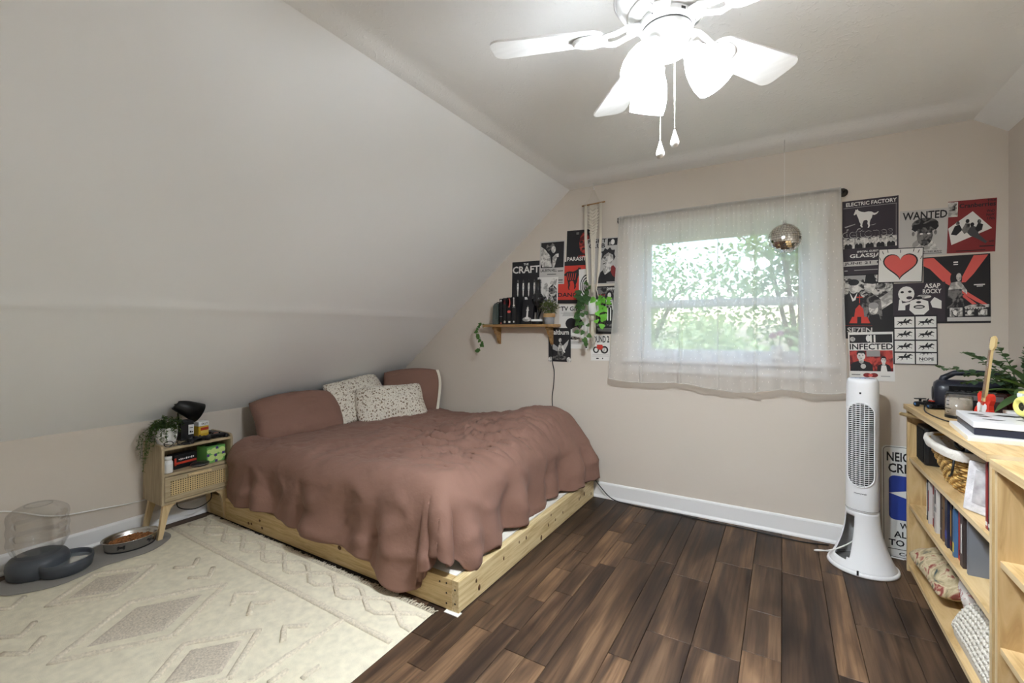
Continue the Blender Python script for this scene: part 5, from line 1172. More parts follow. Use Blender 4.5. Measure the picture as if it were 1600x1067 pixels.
mb = MB(); mb.tube([(.012, -.008, .06), (.035, -.02, .10), (.045, -.025, .125)], [.006, .006, .011], M_dglass, 10); mb.build('stem_bowl', bg_)
at_ = thing('ash_tray', 'round black ashtray with a white rim on the wall shelf', 'ashtray', (-1.63, yb - .027, SZT))
mb = MB(); mb.lathe([(.040, 0), (.045, .004), (.045, .03), (.041, .034), (.036, .03), (.033, .012), (.001, .011)], M_blk, 32, cap=False); mb.build('dish', at_)
mb = MB(); mb.lathe([(.0455, .022), (.046, .024), (.046, .034), (.041, .038), (.037, .034)], M_wpl, 32, cap=False); mb.build('white_rim', at_)
def bush(mbl, n, c, rx, rz, ln, m, rg):
    for k in range(n):
        d = Vector((rg.gauss(0, 1), rg.gauss(0, 1), rg.gauss(.2, .8))).normalized(); p = Vector(c) + Vector((d.x * rx, d.y * rx, d.z * rz)) * rg.uniform(.3, 1)
        leaf(mbl, p, d + Vector((rg.uniform(-.6, .6), rg.uniform(-.6, .6), rg.uniform(-.3, .6))), Vector((0, 0, 1)), ln * rg.uniform(.6, 1.2), ln * .5, m)
M_kraft = mat('kraft_wrap', (168, 134, 92), .8); M_foil = mat('clear_tumbler', (205, 205, 210), .1, spec=.7, trans=.6)
sp = thing('small_potted_plant', 'bushy grey-green plant in a shiny glass cup at the window end of the wall shelf', 'potted plant', (-1.532, yb - .01, SZT))
mb = MB(); mb.lathe([(.034, 0), (.038, .003), (.042, .062), (.040, .062), (.036, .006), (.001, .006)], M_foil, 26, cap=False); mb.build('glass_cup', sp)
mb = MB(); mb.lathe([(.043, .052), (.046, .058), (.046, .078), (.043, .082), (.001, .08)], M_kraft, 26, cap=False); mb.build('kraft_collar', sp)
mb = MB(); rg = random.Random(2); bush(mb, 420, (0, 0, .125), .072, .055, .022, leaf_mat('sage_leaf', (92, 104, 74)), rg); mb.build('foliage', sp)['kind'] = 'stuff'
mb = MB()
for k in range(14): a = k * .45; mb.tube([(.01 * math.cos(a), .01 * math.sin(a), .075), (.05 * math.cos(a), .05 * math.sin(a), .13)], .001, M_stem, 5)
mb.build('stems', sp)['kind'] = 'stuff'
iv = thing('ivy_sprig', 'dark ivy sprig hanging off the slope end of the wall shelf', 'ivy', (-2.075, YB - .07, SZT))
path = [Vector(p) for p in ((.05, .02, .004), (0, 0, .006), (-.045, -.03, .004), (-.075, -.075, -.006), (-.07, -.088, -.06), (-.05, -.085, -.11), (-.035, -.08, -.15), (-.055, -.085, -.19), (-.07, -.085, -.225))]
mb = MB(); mb.tube(path, .0016, M_stem, 6); mb.build('stem', iv)
def ivy_leaf(parent, p, d, s, m, name='leaf'):
    d = d.normalized(); z = Vector((0, -1, .3)); x = d.cross(z).normalized(); z = x.cross(d)
    pts = [(0, 0), (-.35, .05), (-.62, .32), (-.40, .5), (-.30, .75), (0, 1.1), (.30, .75), (.40, .5), (.62, .32), (.35, .05)]
    mb = MB(); vs = [p + x * (a * s) + d * (b * s) + z * (.12 * s * abs(a)) for a, b in pts] + [p + d * (.4 * s) - z * (.02 * s)]
    mb.add(vs, [(i, (i + 1) % 10, 10) for i in range(10)], m, True); return mb.build(name, parent)
rg = random.Random(8)
for k in range(13):
    t = 2 + k * .47; i = min(int(t), 7); p = path[i].lerp(path[i + 1], min(1, t - i)); ivy_leaf(iv, p + Vector((0, -.004, 0)), Vector((rg.uniform(-1, 1), rg.uniform(-.4, .1), rg.uniform(-1, .3))), rg.uniform(.026, .036), M_leafm)
cord('black_shelf_cord', [(-1.545, YB - .010, 1.25), (-1.545, YB - .008, 1.12), (-1.542, YB - .007, .98), (-1.528, YB - .007, .90), (-1.533, YB - .007, .80), (-1.545, YB - .007, .70), (-1.54, YB - .007, .60), (-1.54, YB - .009, .50), (-1.54, YB - .012, .40)], .0035, M_bcord, 'black cord running down the window wall from the small shelf to the bed')
cord('black_floor_cord', [(-1.21, YB - .04, .17), (-1.14, YB - .045, .09), (-1.05, YB - .05, .02), (-.93, YB - .055, .005), (-.8, YB - .062, .0045), (-.62, YB - .055, .0045), (-.45, YB - .07, .0045), (-.25, YB - .065, .0045), (-.05, YB - .085, .0045), (.1, YB - .09, .0045), (.22, YB - .06, .0045)], .0035, M_bcord, 'black cord snaking along the foot of the window wall')

# ---------------------------------------------------------------- macrame hanger with pothos
M_cot = mat('cream_cotton_cord', (222, 214, 198), .9, bump=.5, bump_scale=300); M_dowel = mat('wood_dowel', (160, 122, 80), .6)
HX, HY = -1.185, YB - .065
mh = thing('macrame_plant_hanger', 'cream macrame hanger on a short dowel hung from a ceiling hook', 'plant hanger', (HX, HY, 2.14))
mb = MB(); mb.cyl((-.088, 0, .0), (.088, 0, .008), .0055, M_dowel, 10); mb.build('dowel', mh)
mb = MB(); mb.tube([(.0, 0, .155), (.0, 0, .13), (.004, -.006, .118), (.008, 0, .112), (.004, .006, .106), (-.004, .002, .112)], .0022, M_wpl, 8); mb.build('ceiling_hook', mh)
for s_ in (-1, 1):
    mb = MB(); mb.tube([(s_ * .06, 0, .008), (s_ * .002, 0, .112)], .0016, M_cot, 6); mb.build('hanging_string', mh)
for s_, x0 in ((-1, -.058), (1, .058)):       # flat side straps
    mb = MB()
    for q in range(4): mb.tube([(x0 + (q - 1.5) * .0055, -.003, .004), (x0 * .98 + (q - 1.5) * .005, -.004, -.25), (x0 * .80 + (q - 1.5) * .0045, -.008, -.45), (x0 * .55, -.02, -.62), (x0 * 1.0, -.03, -.70), (x0 * .3, -.02, -.83)], .0028, M_cot, 6)
    mb.build('side_strap', mh)['kind'] = 'stuff'
mb = MB()                                       # chevron-knotted centre panel
for q in range(10):
    x = -.027 + q * .006; tip = -.30 - .06 * (1 - abs(x) / .03)
    mb.tube([(x, 0, .006), (x, -.003, -.12), (x * .8, -.002, -.22), (x * .5, -.004, tip), (x * .35, -.008, -.5), (x * .3, -.014, -.64)], .0027, M_cot, 6)
mb.build('woven_panel', mh)['kind'] = 'stuff'
for k in range(9):
    z = -.02 - k * .022; w = .045 - abs(k - 3) * .003
    for s_ in (-1, 1):
        mb = MB(); mb.tube([(s_ * w, -.005, z), (0, -.007, z - w * .75)], .0030, M_cot, 6); mb.build('chevron_knot', mh)
mb = MB()
for q in range(14):
    a = q * .449; mb.tube([(.006 * math.cos(a), -.02 + .006 * math.sin(a), -.82), (.010 * math.cos(a) , -.02 + .010 * math.sin(a), -.92), (.017 * math.cos(a) + .004, -.02 + .013 * math.sin(a), -1.0 - .012 * (q % 3))], .0026, M_cot, 5)
mb.tube([(0, -.02, -.81), (0, -.02, -.85)], .012, M_cot, 10); mb.build('tassel', mh)['kind'] = 'stuff'
pt = thing('pothos_plant', 'bright pothos with trailing leaves in a white pot held by the macrame hanger', 'potted plant', (HX + .008, HY - .022, 2.14 - .80))
mb = MB(); mb.lathe([(.026, 0), (.032, .004), (.052, .075), (.055, .10), (.052, .103), (.048, .098), (.046, .08)], M_wcer, 28); mb.build('pot', pt)
mb = MB(); mb.lathe([(.001, .088), (.048, .086)], M_soil, 20, cap=False); mb.build('soil', pt)
rg = random.Random(14)
def pothos_leaf(p, d, s, m):
    d = d.normalized(); z = Vector((.1, -1, .35)); x = d.cross(z)
    x = x.normalized() if x.length > .01 else Vector((1, 0, 0)); z = x.cross(d)
    pts = [(0, .04), (-.2, -.06), (-.40, .08), (-.46, .34), (-.32, .66), (0, 1.08), (.32, .66), (.46, .34), (.40, .08), (.2, -.06)]
    mb = MB(); vs = [p + x * (a * s) + d * (b * s) + z * (.16 * s * abs(a) - .10 * s * b * b) for a, b in pts] + [p + d * (.3 * s), p + d * (.65 * s) - z * (.05 * s)]
    mb.add(vs, [(0, 1, 10), (1, 2, 10), (2, 3, 10), (3, 4, 11, 10), (4, 5, 11), (5, 6, 11), (6, 7, 10, 11), (7, 8, 10), (8, 9, 10), (9, 0, 10)], m, True); mb.build('leaf', pt)
st = MB()
# dark leaves left of the pot, falling; bright ones right of it
for (vx, vy, vz, n_, m_, s0) in ((-.10, -.02, -.24, 9, M_leafm, .045), (-.085, -.05, -.13, 7, M_leafm, .05), (-.05, -.055, -.30, 7, M_leafm, .04), (-.02, -.06, -.36, 6, M_leafm, .036), (.085, -.05, -.12, 5, M_leafb, .040), (.095, -.04, -.22, 6, M_leafb, .042), (.05, -.065, -.17, 4, M_leafb, .042), (.11, -.03, -.02, 4, M_leafb, .042), (-.09, -.01, .06, 6, M_leafm, .048), (-.03, -.02, .13, 5, M_leafm, .042)):
    e = Vector((vx, vy, vz + .1)); a0 = Vector((vx * .2, vy * .2, .09)); mid = Vector((vx * .75, vy * .85, max(.115, vz * .2 + .11)))
    pts = [a0, mid, mid.lerp(e, .5) + Vector((vx * .15, 0, 0)), e]; st.tube(pts, .0013, M_stem, 5)
    for k in range(n_):
        t = .6 + 2.4 * (k + .5) / n_; i = min(int(t), 2); p = pts[i].lerp(pts[i + 1], t - i)
        pothos_leaf(p + Vector((0, -.006, 0)), Vector((vx * 3 + rg.uniform(-.7, .7), rg.uniform(-.6, .0), rg.uniform(-.9, .35))), s0 * rg.uniform(.8, 1.15), m_)
st.build('vines', pt)['kind'] = 'stuff'

# ---------------------------------------------------------------- mirror ball on a thread
M_mir = mat('mirror_tile', (225, 222, 215), .08, 1.0); M_core = mat('mirror_ball_core', (70, 68, 64), .6)
db = thing('mirror_ball', 'small silver mirror ball hanging on a thread in front of the curtain', 'mirror ball', (.006, 3.0, 1.745))
BR = .083
mb = MB(); mb.sphere((0, 0, 0), BR - .002, M_core, 24); mb.build('core', db)
mb = MB(); rows = 20
for i in range(rows):
    th0, th1 = math.pi * i / rows, math.pi * (i + 1) / rows; thm = (th0 + th1) / 2; nn = max(3, int(2 * math.pi * math.sin(thm) * BR / .0135)); rg = random.Random(i)
    for k in range(nn):
        ph = 2 * math.pi * k / nn; nrm = Vector((math.sin(thm) * math.cos(ph), math.sin(thm) * math.sin(ph), math.cos(thm)))
        Mf = facing(nrm * BR, nrm + Vector((rg.uniform(-.05, .05), rg.uniform(-.05, .05), rg.uniform(-.05, .05))), (0, 0, 1) if abs(nrm.z) < .98 else (1, 0, 0)); h = math.pi * BR / rows * .46; w = math.pi * math.sin(thm) * BR / nn * .93
        mb.box((0, 0, 0), (2 * w, 2 * h, .002), M_mir, Mf)
mb.build('mirror_tiles', db)['kind'] = 'stuff'
mb = MB(); mb.lathe([(.012, BR - .003), (.012, BR + .004), (.004, BR + .008), (.001, BR + .008)], M_chrome, 14); mb.build('cap', db)
mb = MB(); mb.tube([(0, 0, BR + .006), (0, 0, ZC + .02 - 1.745)], .0011, M_wcord, 6); mb.build('thread', db)
mb = MB(); mb.tube([(.008 * math.cos(k * .5), 0, BR + .012 + .008 * math.sin(k * .5)) for k in range(13)], .0009, M_chrome, 5); mb.build('wire_loop', db)
# ---------------------------------------------------------------- tower fan
M_twh = mat('white_fan_plastic', (232, 232, 233), .35); M_slot = mat('dark_grille_gap', (26, 26, 28), .7); M_gap = mat('grey_base_inside', (120, 118, 114), .6)
TFX, TFY = .352, 2.945
ft = thing('tower_fan', 'white oscillating tower fan with a slotted grille by the bookcase', 'tower fan', (TFX, TFY, 0), (0, 0, R(-14)))
# flared hollow base: an open arch faces the room (local -y is the front)
mb = MB(); N = 56; prof = []
for i in range(22):
    t = i / 21; z = .012 + .285 * t; r_ = .070 + .072 * (1 - t) ** 2.1; prof.append((r_, z))
vs = []; fs = []
for r_, z in prof:
    for k in range(N): a = 2 * math.pi * k / N; vs.append((r_ * 1.02 * math.cos(a), r_ * math.sin(a), z))
def hole(i, k):
    a = (360 * (k + .5) / N); z = prof[i][1]
    hw = 27 if z > .07 else 27 * math.sqrt(max(0, (z - .035) / .035)) if z > .035 else 0
    return abs(a - 226) < hw * (1.0 if z < .2 else max(.55, 1 - (z - .2) * 3)) and .04 < z < .262
for i in range(21):
    for k in range(N):
        if not hole(i, k): fs.append((i * N + k, i * N + (k + 1) % N, (i + 1) * N + (k + 1) % N, (i + 1) * N + k))
mb.add(vs, fs, M_twh, True)
base = mb.build('flared_base', ft)
md = base.modifiers.new('wall', 'SOLIDIFY'); md.thickness = .005; md.offset = -1
mb = MB(); mb.lathe([(.001, .0), (.147, .0), (.150, .004), (.147, .014), (.14, .018), (.001, .018)], M_twh, 48, sx=1.02, cap=False); mb.build('foot_ring', ft)
mb = MB(); mb.lathe([(.001, .019), (.12, .019)], M_gap, 32, cap=False)
for z in (.075, .125): mb.box((.02, .06, z), (.05, .03, .006), M_gap, bev=.002)
mb.box((.0, .062, .15), (.06, .02, .26), M_gap, bev=.004); mb.build('base_interior', ft)
mb = MB(); mb.box((0, -.149, .018), (.008, .006, .022), M_slot); mb.build('cord_notch', ft)
# column with flattened front
def col(z0, z1, sc=1.0):
    out = []
    for k in range(48):
        a = 2 * math.pi * k / 48; x = .070 * math.copysign(abs(math.cos(a)) ** .9, math.cos(a)); y = .072 * math.copysign(abs(math.sin(a)) ** .85, math.sin(a)); out.append((x * sc, y * sc))
    return out
mb = MB(); levels = [(.296, .985), (.30, 1.0), (.395, 1.0), (.4, 1.0), (.93, .96), (.955, .94), (.968, .90), (.974, .82)]
vs = []; fs = []
for z, sc in levels: vs += [(x, y, z) for x, y in col(0, 0, sc)]
fs = [(i * 48 + k, i * 48 + (k + 1) % 48, (i + 1) * 48 + (k + 1) % 48, (i + 1) * 48 + k) for i in range(len(levels) - 1) for k in range(48)] + [tuple(range(48))[::-1], tuple((len(levels) - 1) * 48 + k for k in range(48))]
mb.add(vs, fs, M_twh, True); cb_ = mb.build('column', ft)
mb = MB(); mb.tube([(x * 1.003, y * 1.003, .305) for x, y in col(0, 0, 1)], .0012, mat('seam_grey', (120, 120, 122), .6), 4, closed=True); mb.build('seam', cb_)
# grille: dark recess panel, rounded surround, slats and vertical bars that follow the front curve
def fy(x, z=.6): sc = 1 - .04 * (z - .4) / .53; c_ = min(1, abs(x) / (.070 * sc)); a = math.acos(c_ ** (1 / .9)); return -.072 * sc * math.sin(a) ** .85
GZ0, GZ1, GW = .425, .855, .052
def in_grille(z):
    r_ = GW
    if z > GZ1 - r_: return math.sqrt(max(0, r_ * r_ - (z - GZ1 + r_) ** 2))
    if z < GZ0 + r_: return math.sqrt(max(0, r_ * r_ - (GZ0 + r_ - z) ** 2))
    return r_
mb = MB(); rows_ = 44; vs = []; fs = []
for i in range(rows_ + 1):
    z = GZ0 + (GZ1 - GZ0) * i / rows_; hw = max(.001, in_grille(z))
    for k in range(13): x = -hw + 2 * hw * k / 12; vs.append((x, fy(x, z) - .0012, z))
fs = [(i * 13 + k, i * 13 + k + 1, (i + 1) * 13 + k + 1, (i + 1) * 13 + k) for i in range(rows_) for k in range(12)]
mb.add(vs, fs, M_slot, True); gr = mb.build('grille_recess', ft)
ring_ = [];
for k in range(13): a = R(180 * k / 12); ring_.append((GW * math.cos(a), GZ1 - GW + GW * math.sin(a)))
for k in range(13): a = R(180 + 180 * k / 12); ring_.append((GW * math.cos(a), GZ0 + GW + GW * math.sin(a)))
mb = MB(); mb.tube([(x * 1.05, fy(x * 1.05, z) - .001, z) for x, z in ring_], .0042, M_twh, 8, closed=True); mb.build('grille_surround', ft)
ns_ = 42
for i in range(1, ns_):
    z = GZ0 + (GZ1 - GZ0) * i / ns_; hw = in_grille(z) - .0015
    if hw < .008: continue
    mb = MB(); pts = [(-hw + 2 * hw * k / 8, fy(-hw + 2 * hw * k / 8, z) - .0026, z) for k in range(9)]
    vs = []
    for p in pts: vs += [(p[0], p[1], p[2] - .0016), (p[0], p[1] - .0012, p[2] - .0016), (p[0], p[1] - .0012, p[2] + .0016), (p[0], p[1], p[2] + .0016)]
    mb.add(vs, [(i_ * 4 + a, i_ * 4 + (a + 1) % 4, i_ * 4 + 4 + (a + 1) % 4, i_ * 4 + 4 + a) for i_ in range(8) for a in range(4)] + [(0, 1, 2, 3), (32, 33, 34, 35)], M_twh); mb.build('slat', gr)
for x in (-.034, -.017, 0, .017, .034):
    h_ = GW - math.sqrt(GW * GW - x * x); mb = MB(); mb.tube([(x, fy(x, z) - .004, z) for z in (GZ0 + h_, .5, .6, .7, .8, GZ1 - h_)], .0014, M_twh, 6); mb.build('bar', gr)
mb = MB(); stamp(mb, 'Honeywell', facing((0, fy(0, .39) - .0008, .392), (0, -1, 0)), .05, .0095, mat('fan_logo_grey', (70, 70, 74), .5)); mb.build('lettering', cb_)
mb = MB(); mb.lathe([(.001, .9755), (.05, .9755), (.052, .9735)], mat('control_disc', (214, 222, 236), .25), 32, cap=False); cd_ = mb.build('control_panel', ft)
mb = MB(); mb.prism([(-.004, -.012), (.004, -.012), (.012, .034), (-.002, .034)], .9757, .9762, mat('blue_level_print', (44, 120, 200), .4), Matrix.Rotation(R(-10), 4, 'Z')); mb.build('level_print', cd_)
for x, y, c in ((-.026, -.016, (90, 130, 110)), (-.006, -.028, (60, 130, 90)), (.014, -.024, (150, 70, 60)), (.03, -.012, (150, 80, 70))):
    mb = MB(); mb.lathe([(.001, .9768), (.0035, .9766), (.004, .9757)], mat('fan_button_%d' % c[0], c, .4), 10, Matrix.Translation((x, y, 0)), cap=False); mb.build('button', cd_)
mb = MB(); mb.box((0, fy(0, .90) - .0005, .903), (.008, .002, .009), M_slot, bev=.0006); mb.build('sensor', cb_)
fc_ = cord('power_cord', [(TFX - .03, TFY - .0, .13), (TFX - .075, TFY - .03, .10), (TFX - .14, TFY - .01, .05), (TFX - .20, TFY + .04, .012), (TFX - .19, TFY + .07, .006), (TFX - .10, TFY + .10, .006), (TFX + .02, TFY + .17, .006), (TFX + .14, TFY + .165, .012), (TFX + .19, TFY + .14, .02)], .0035, M_wcord, None, None)
Mfan = Matrix.Translation((TFX, TFY, 0)) @ Matrix.Rotation(R(-14), 4, 'Z'); fc_.data.transform(Mfan.inverted()); fc_.parent = ft

# ---------------------------------------------------------------- metal street sign leaning behind the fan
M_sgn = mat('white_sign_enamel', (224, 224, 220), .4, noise_amt=.02, noise_scale=12); M_sblk = mat('black_sign_print', (24, 24, 26), .45); M_sblu = mat('blue_sign_print', (44, 66, 150), .45)
sg = thing('metal_sign', 'white metal neighborhood crime watch sign with a blue panel leaning on the wall', 'sign', (.660, YB - .045, .0), (R(-2.2), 0, 0))
W_, H_ = .40, .60
def rrect(x0, z0, x1, z1, r_):
    o = []
    for cx_, cz_, a0 in ((x1 - r_, z1 - r_, 0), (x0 + r_, z1 - r_, 90), (x0 + r_, z0 + r_, 180), (x1 - r_, z0 + r_, 270)):
        for k in range(6): a = R(a0 + 18 * k); o.append((cx_ + r_ * math.cos(a), cz_ + r_ * math.sin(a)))
    return o
Mv = Matrix.Rotation(R(90), 4, 'X')
mb = MB(); mb.prism(rrect(-W_ / 2, 0, W_ / 2, H_, .025), -.0008, .0008, M_sgn, Mv); pn = mb.build('sign_plate', sg)
mb = MB(); rr_ = rrect(-W_ / 2 + .008, .008, W_ / 2 - .008, H_ - .008, .02); mb.tube([(x, -.001, z) for x, z in rr_], .0014, M_sblk, 4, closed=True); mb.build('border_line', pn)
mb = MB(); mb.prism(rrect(-W_ / 2 + .03, .205, W_ / 2 - .03, .44, .025), .0009, .0012, M_sblu, Mv); mb.build('blue_panel', pn)
mb = MB(); mb.prism([(-.17, .345), (.03, .395), (.17, .38), (.17, .27), (.03, .285)], .0013, .0016, M_sgn, Mv); mb.build('white_emblem', pn)
mb = MB()
for s_, x0, x1, z0, z1 in (('NEIGHBORHOOD', -.178, .178, .515, .565), ('CRIME WATCH', -.172, .172, .455, .505), ('WE IMMEDIATELY', -.125, .165, .160, .192), ('ALL SUSPICIOUS', -.15, .17, .112, .146), ('TO OUR POLICE', -.172, .172, .066, .100), ('COOPERATION', -.13, .13, .018, .036)):
    # long lines run on behind the bookcase side; letters keep the sign's own proportions
    stamp(mb, s_, facing(((x0 + x1) / 2, -.0014, (z0 + z1) / 2), (0, -1, 0)), x1 - x0, z1 - z0, M_sblk)
mb.build('lettering', pn)['kind'] = 'stuff'
mb = MB(); mb.box((0, -.0012, .05), (.35, .0006, .003), M_sblk); mb.build('rule', pn)
# ---------------------------------------------------------------- plywood bookcases along the right wall
def ply_mats():
    face = ramp_mat('plywood_face', 'noise', [(.28, (176, 142, 92)), (.5, (205, 174, 124)), (.72, (220, 194, 148))], 5, .55, (6, .8, 6), .04, 6, 1.2)
    n, l, b = nodes(face)
    edge = ramp_mat('plywood_edge', 'wave', [(.2, (150, 120, 84)), (.5, (206, 182, 140)), (.8, (226, 206, 168))], 60, .7, (.02, .02, 1), 0, 2, .6)
    return face, edge
M_ply, M_ple = ply_mats()
def panel(name, size, parent, loc, rot):
    """a plywood sheet lying in local xy, thickness along local z: faces in veneer, rims in layered edge"""
    a, b, c = size[0] / 2, size[1] / 2, size[2] / 2; mb = MB()
    vs = [(i * a, j * b, k * c) for k in (-1, 1) for i, j in ((-1, -1), (1, -1), (1, 1), (-1, 1))]
    mb.add(vs, [(0, 3, 2, 1), (4, 5, 6, 7)], M_ply); mb.add(vs, [(0, 1, 5, 4), (1, 2, 6, 5), (2, 3, 7, 6), (3, 0, 4, 7)], M_ple)
    return mb.build(name, parent, loc, rot)
KX0, KX1 = .54, .935; TH = .019
def bookcase(label, y0, y1, zt, shelves, back=True, over=.0):
    k = thing('plywood_bookcase', label, 'bookcase', (0, 0, 0), group='plywood bookcases'); xm = (KX0 + KX1) / 2; d = KX1 - KX0
    panel('side_panel', (d, zt - TH, TH), k, (xm, y0 + TH / 2, (zt - TH) / 2), (R(90), 0, 0)); panel('side_panel', (d, zt - TH, TH), k, (xm, y1 - TH / 2, (zt - TH) / 2), (R(90), 0, 0))
    panel('top_panel', (d + .012, y1 - y0 + 2 * over, TH * 1.25), k, (xm - .006, (y0 + y1) / 2, zt - TH * .625), (0, 0, 0))
    for z in shelves: panel('shelf', (d - .012, y1 - y0 - 2 * TH, TH), k, (xm, (y0 + y1) / 2, z - TH / 2), (0, 0, 0))
    panel('back_panel', (y1 - y0 - 2 * TH, zt - .03, .006), k, (KX1 - .004, (y0 + y1) / 2, zt / 2), (R(90), 0, R(90)))
    return k
BZT, SH1, SH2, SH0 = .847, .583, .343, .035
bookcase('plywood bookcase by the tower fan holding a basket, a row of books and cushions', 1.915, 3.02, BZT, (SH1, SH2, SH0))
k2 = bookcase('plywood bookcase nearest the viewer with magazines on its shelf', .75, 1.893, .838, (.545, .29, .03))
M_kn = mat('dark_plywood_knot', (110, 72, 40), .7)
mb = MB(); mb.lathe([(.0005, .0006), (.022, .0005), (.03, 0)], M_kn, 20, Matrix.Translation((.66, 1.8925 - TH, .43)) @ Matrix.Rotation(R(90), 4, 'X'), sx=1.5, cap=False); mb.build('knot', k2)
# dowel sticking out under the top at the far end
cord_o = MB(); cord_o.cyl((KX0 - .028, 2.975, .80), (KX0 + .20, 2.60, .80), .009, M_pine, 14); cord_o.sphere((KX0 - .028, 2.975, .80), .0095, M_pine, 8); tag(cord_o.build('wooden_dowel'), 'long pine dowel resting under the bookcase top and poking out at the far end', 'dowel')
# top shelf: black speaker, wicker basket with headphones, wrapped frame, thin books
TS = SH1
sb = thing('black_speaker', 'black box speaker at the far end of the upper bookcase shelf', 'speaker', (.70, 2.90, TS), (0, 0, R(90)))
mb = MB(); mb.box((0, 0, .09), (.15, .26, .18), M_blk, bev=.015); s0 = mb.build('speaker_cabinet', sb)
mb = MB(); mb.box((0, .1305, .09), (.125, .002, .155), mat('black_grille_cloth', (14, 14, 15), .95, bump=.6, bump_scale=600), bev=.0008); mb.build('grille', s0)
M_wick = mat('golden_wicker', (196, 158, 92), .55, noise_amt=.15, noise_scale=40)
wb = thing('wicker_basket', 'golden wicker basket lined with white cloth on the upper bookcase shelf', 'basket', (.695, 2.53, TS))
def bk(z): t = z / .165; return .098 + .055 * t, .150 + .075 * t      # half sizes grow upward
mb = MB(); nst = 44
def per(k, n_, z, off=0):
    hx, hy = bk(z); a = 2 * math.pi * k / n_; ca_, sa_ = math.cos(a), math.sin(a); p = 3.2
    r_ = (abs(ca_) ** p + abs(sa_) ** p) ** (-1 / p); return Vector(((hx + off) * ca_ * r_, (hy + off) * sa_ * r_, z))
for k in range(nst): mb.tube([per(k, nst, z) for z in (.004, .06, .11, .165)], .0028, M_wick, 5)
mb.build('stakes', wb)['kind'] = 'stuff'
for r_ in range(13):       # each woven round goes over and under the stakes
    z = .008 + r_ * .0122; n2 = nst * 3; mb = MB()
    mb.tube([per(k, n2, z, .0042 * math.cos(math.pi * k / 3 + math.pi * (r_ % 2))) for k in range(n2)], .0052, M_wick, 6, closed=True); mb.build('woven_strand', wb)
mb = MB(); mb.tube([per(k, 60, .167) for k in range(60)], .008, M_wick, 8, closed=True); mb.build('rim', wb)
mb = MB(); bz = [per(k, 40, .004) for k in range(40)]; mb.add(bz, [tuple(range(40))], M_wick); mb.build('base', wb)
M_liner = mat('white_liner_cloth', (226, 220, 210), .9, bump=.2, bump_scale=120)
mb = MB(); vs = []; fs = []; NN = 80
prof_ = [(-.012, .06), (-.008, .165), (.002, .180), (.013, .178), (.016, .165), (.017, .145)]
for o_, z in prof_:
    for k in range(NN):
        p = per(k, NN, min(z, .165), o_ + .004 * mn.noise((k * .35, z * 20, 0))); vs.append((p.x, p.y, z + (.010 * mn.noise((k * .23, 2, 0)) if z < .16 and o_ > .01 else .004 * mn.noise((k * .3, 5, 0)))))
fs = [(i * NN + k, i * NN + (k + 1) % NN, (i + 1) * NN + (k + 1) % NN, (i + 1) * NN + k) for i in range(len(prof_) - 1) for k in range(NN)]
mb.add(vs, fs, M_liner, True); mb.build('cloth_liner', wb)
hp = thing('headphones', 'black over-ear headphones lying in the wicker basket', 'headphones', (.685, 2.55, TS + .145), (R(20), R(-12), R(70)))
for s_ in (-1, 1):
    mb = MB(); mb.lathe([(.001, -.014), (.034, -.014), (.042, -.006), (.042, .008), (.034, .016), (.022, .012), (.001, .010)], M_blk, 24, Matrix.Translation((s_ * .062, 0, .0)) @ Matrix.Rotation(R(90), 4, 'Y')); mb.build('ear_cup', hp)
mb = MB(); mb.tube([(.068 * math.cos(R(a)), .075 * math.sin(R(a)), 0) for a in range(0, 181, 12)], .007, M_blk, 8); mb.build('headband', hp)
cord('black_strap_cable', [(.60, 2.40, TS + .18), (.565, 2.36, TS + .15), (.555, 2.345, TS + .11), (.555, 2.36, TS + .085), (.556, 2.39, TS + .07)], .004, M_bcord, 'black cable hanging over the front of the wicker basket', 'cable')
M_wrap = mat('clear_crinkled_wrap', (214, 212, 214), .12, spec=.8, bump=.6, bump_scale=40, noise_amt=.12, noise_scale=18)
wf = thing('wrapped_picture', 'silvery picture in crinkled plastic wrap leaning on the upper bookcase shelf', 'picture', (.605, 2.15, TS), (R(-8), 0, R(-58)))
mb = MB(); mb.box((0, 0, .088), (.175, .022, .175), M_wrap, bev=.006); w0 = mb.build('wrapped_body', wf)
mb = MB(); mb.box((0, -.0125, .09), (.115, .002, .115), mat('silver_print', (206, 204, 206), .2, .4, noise_amt=.15, noise_scale=25), bev=.0008); mb.build('inner_picture', w0)
for k, (y, h, c, lb) in enumerate(((2.03, .235, (150, 44, 46), 'thin red book'), (2.008, .225, (60, 58, 60), 'thin charcoal book'), (1.985, .24, (120, 116, 112), 'thin grey book'), (1.962, .22, (40, 44, 40), 'thin dark green book'))):
    book('thin_book', .016, h, .20, c, lb + ' upright at the near end of the upper bookcase shelf', (.66, y, TS), (0, 0, R(-90)), [('r', -.4, .05, .4, .1, 'w')] if k != 3 else [('r', -.4, .04, .4, .14, mat('yellow_label', (200, 180, 70), .6))], 'thin books on the upper bookcase shelf')
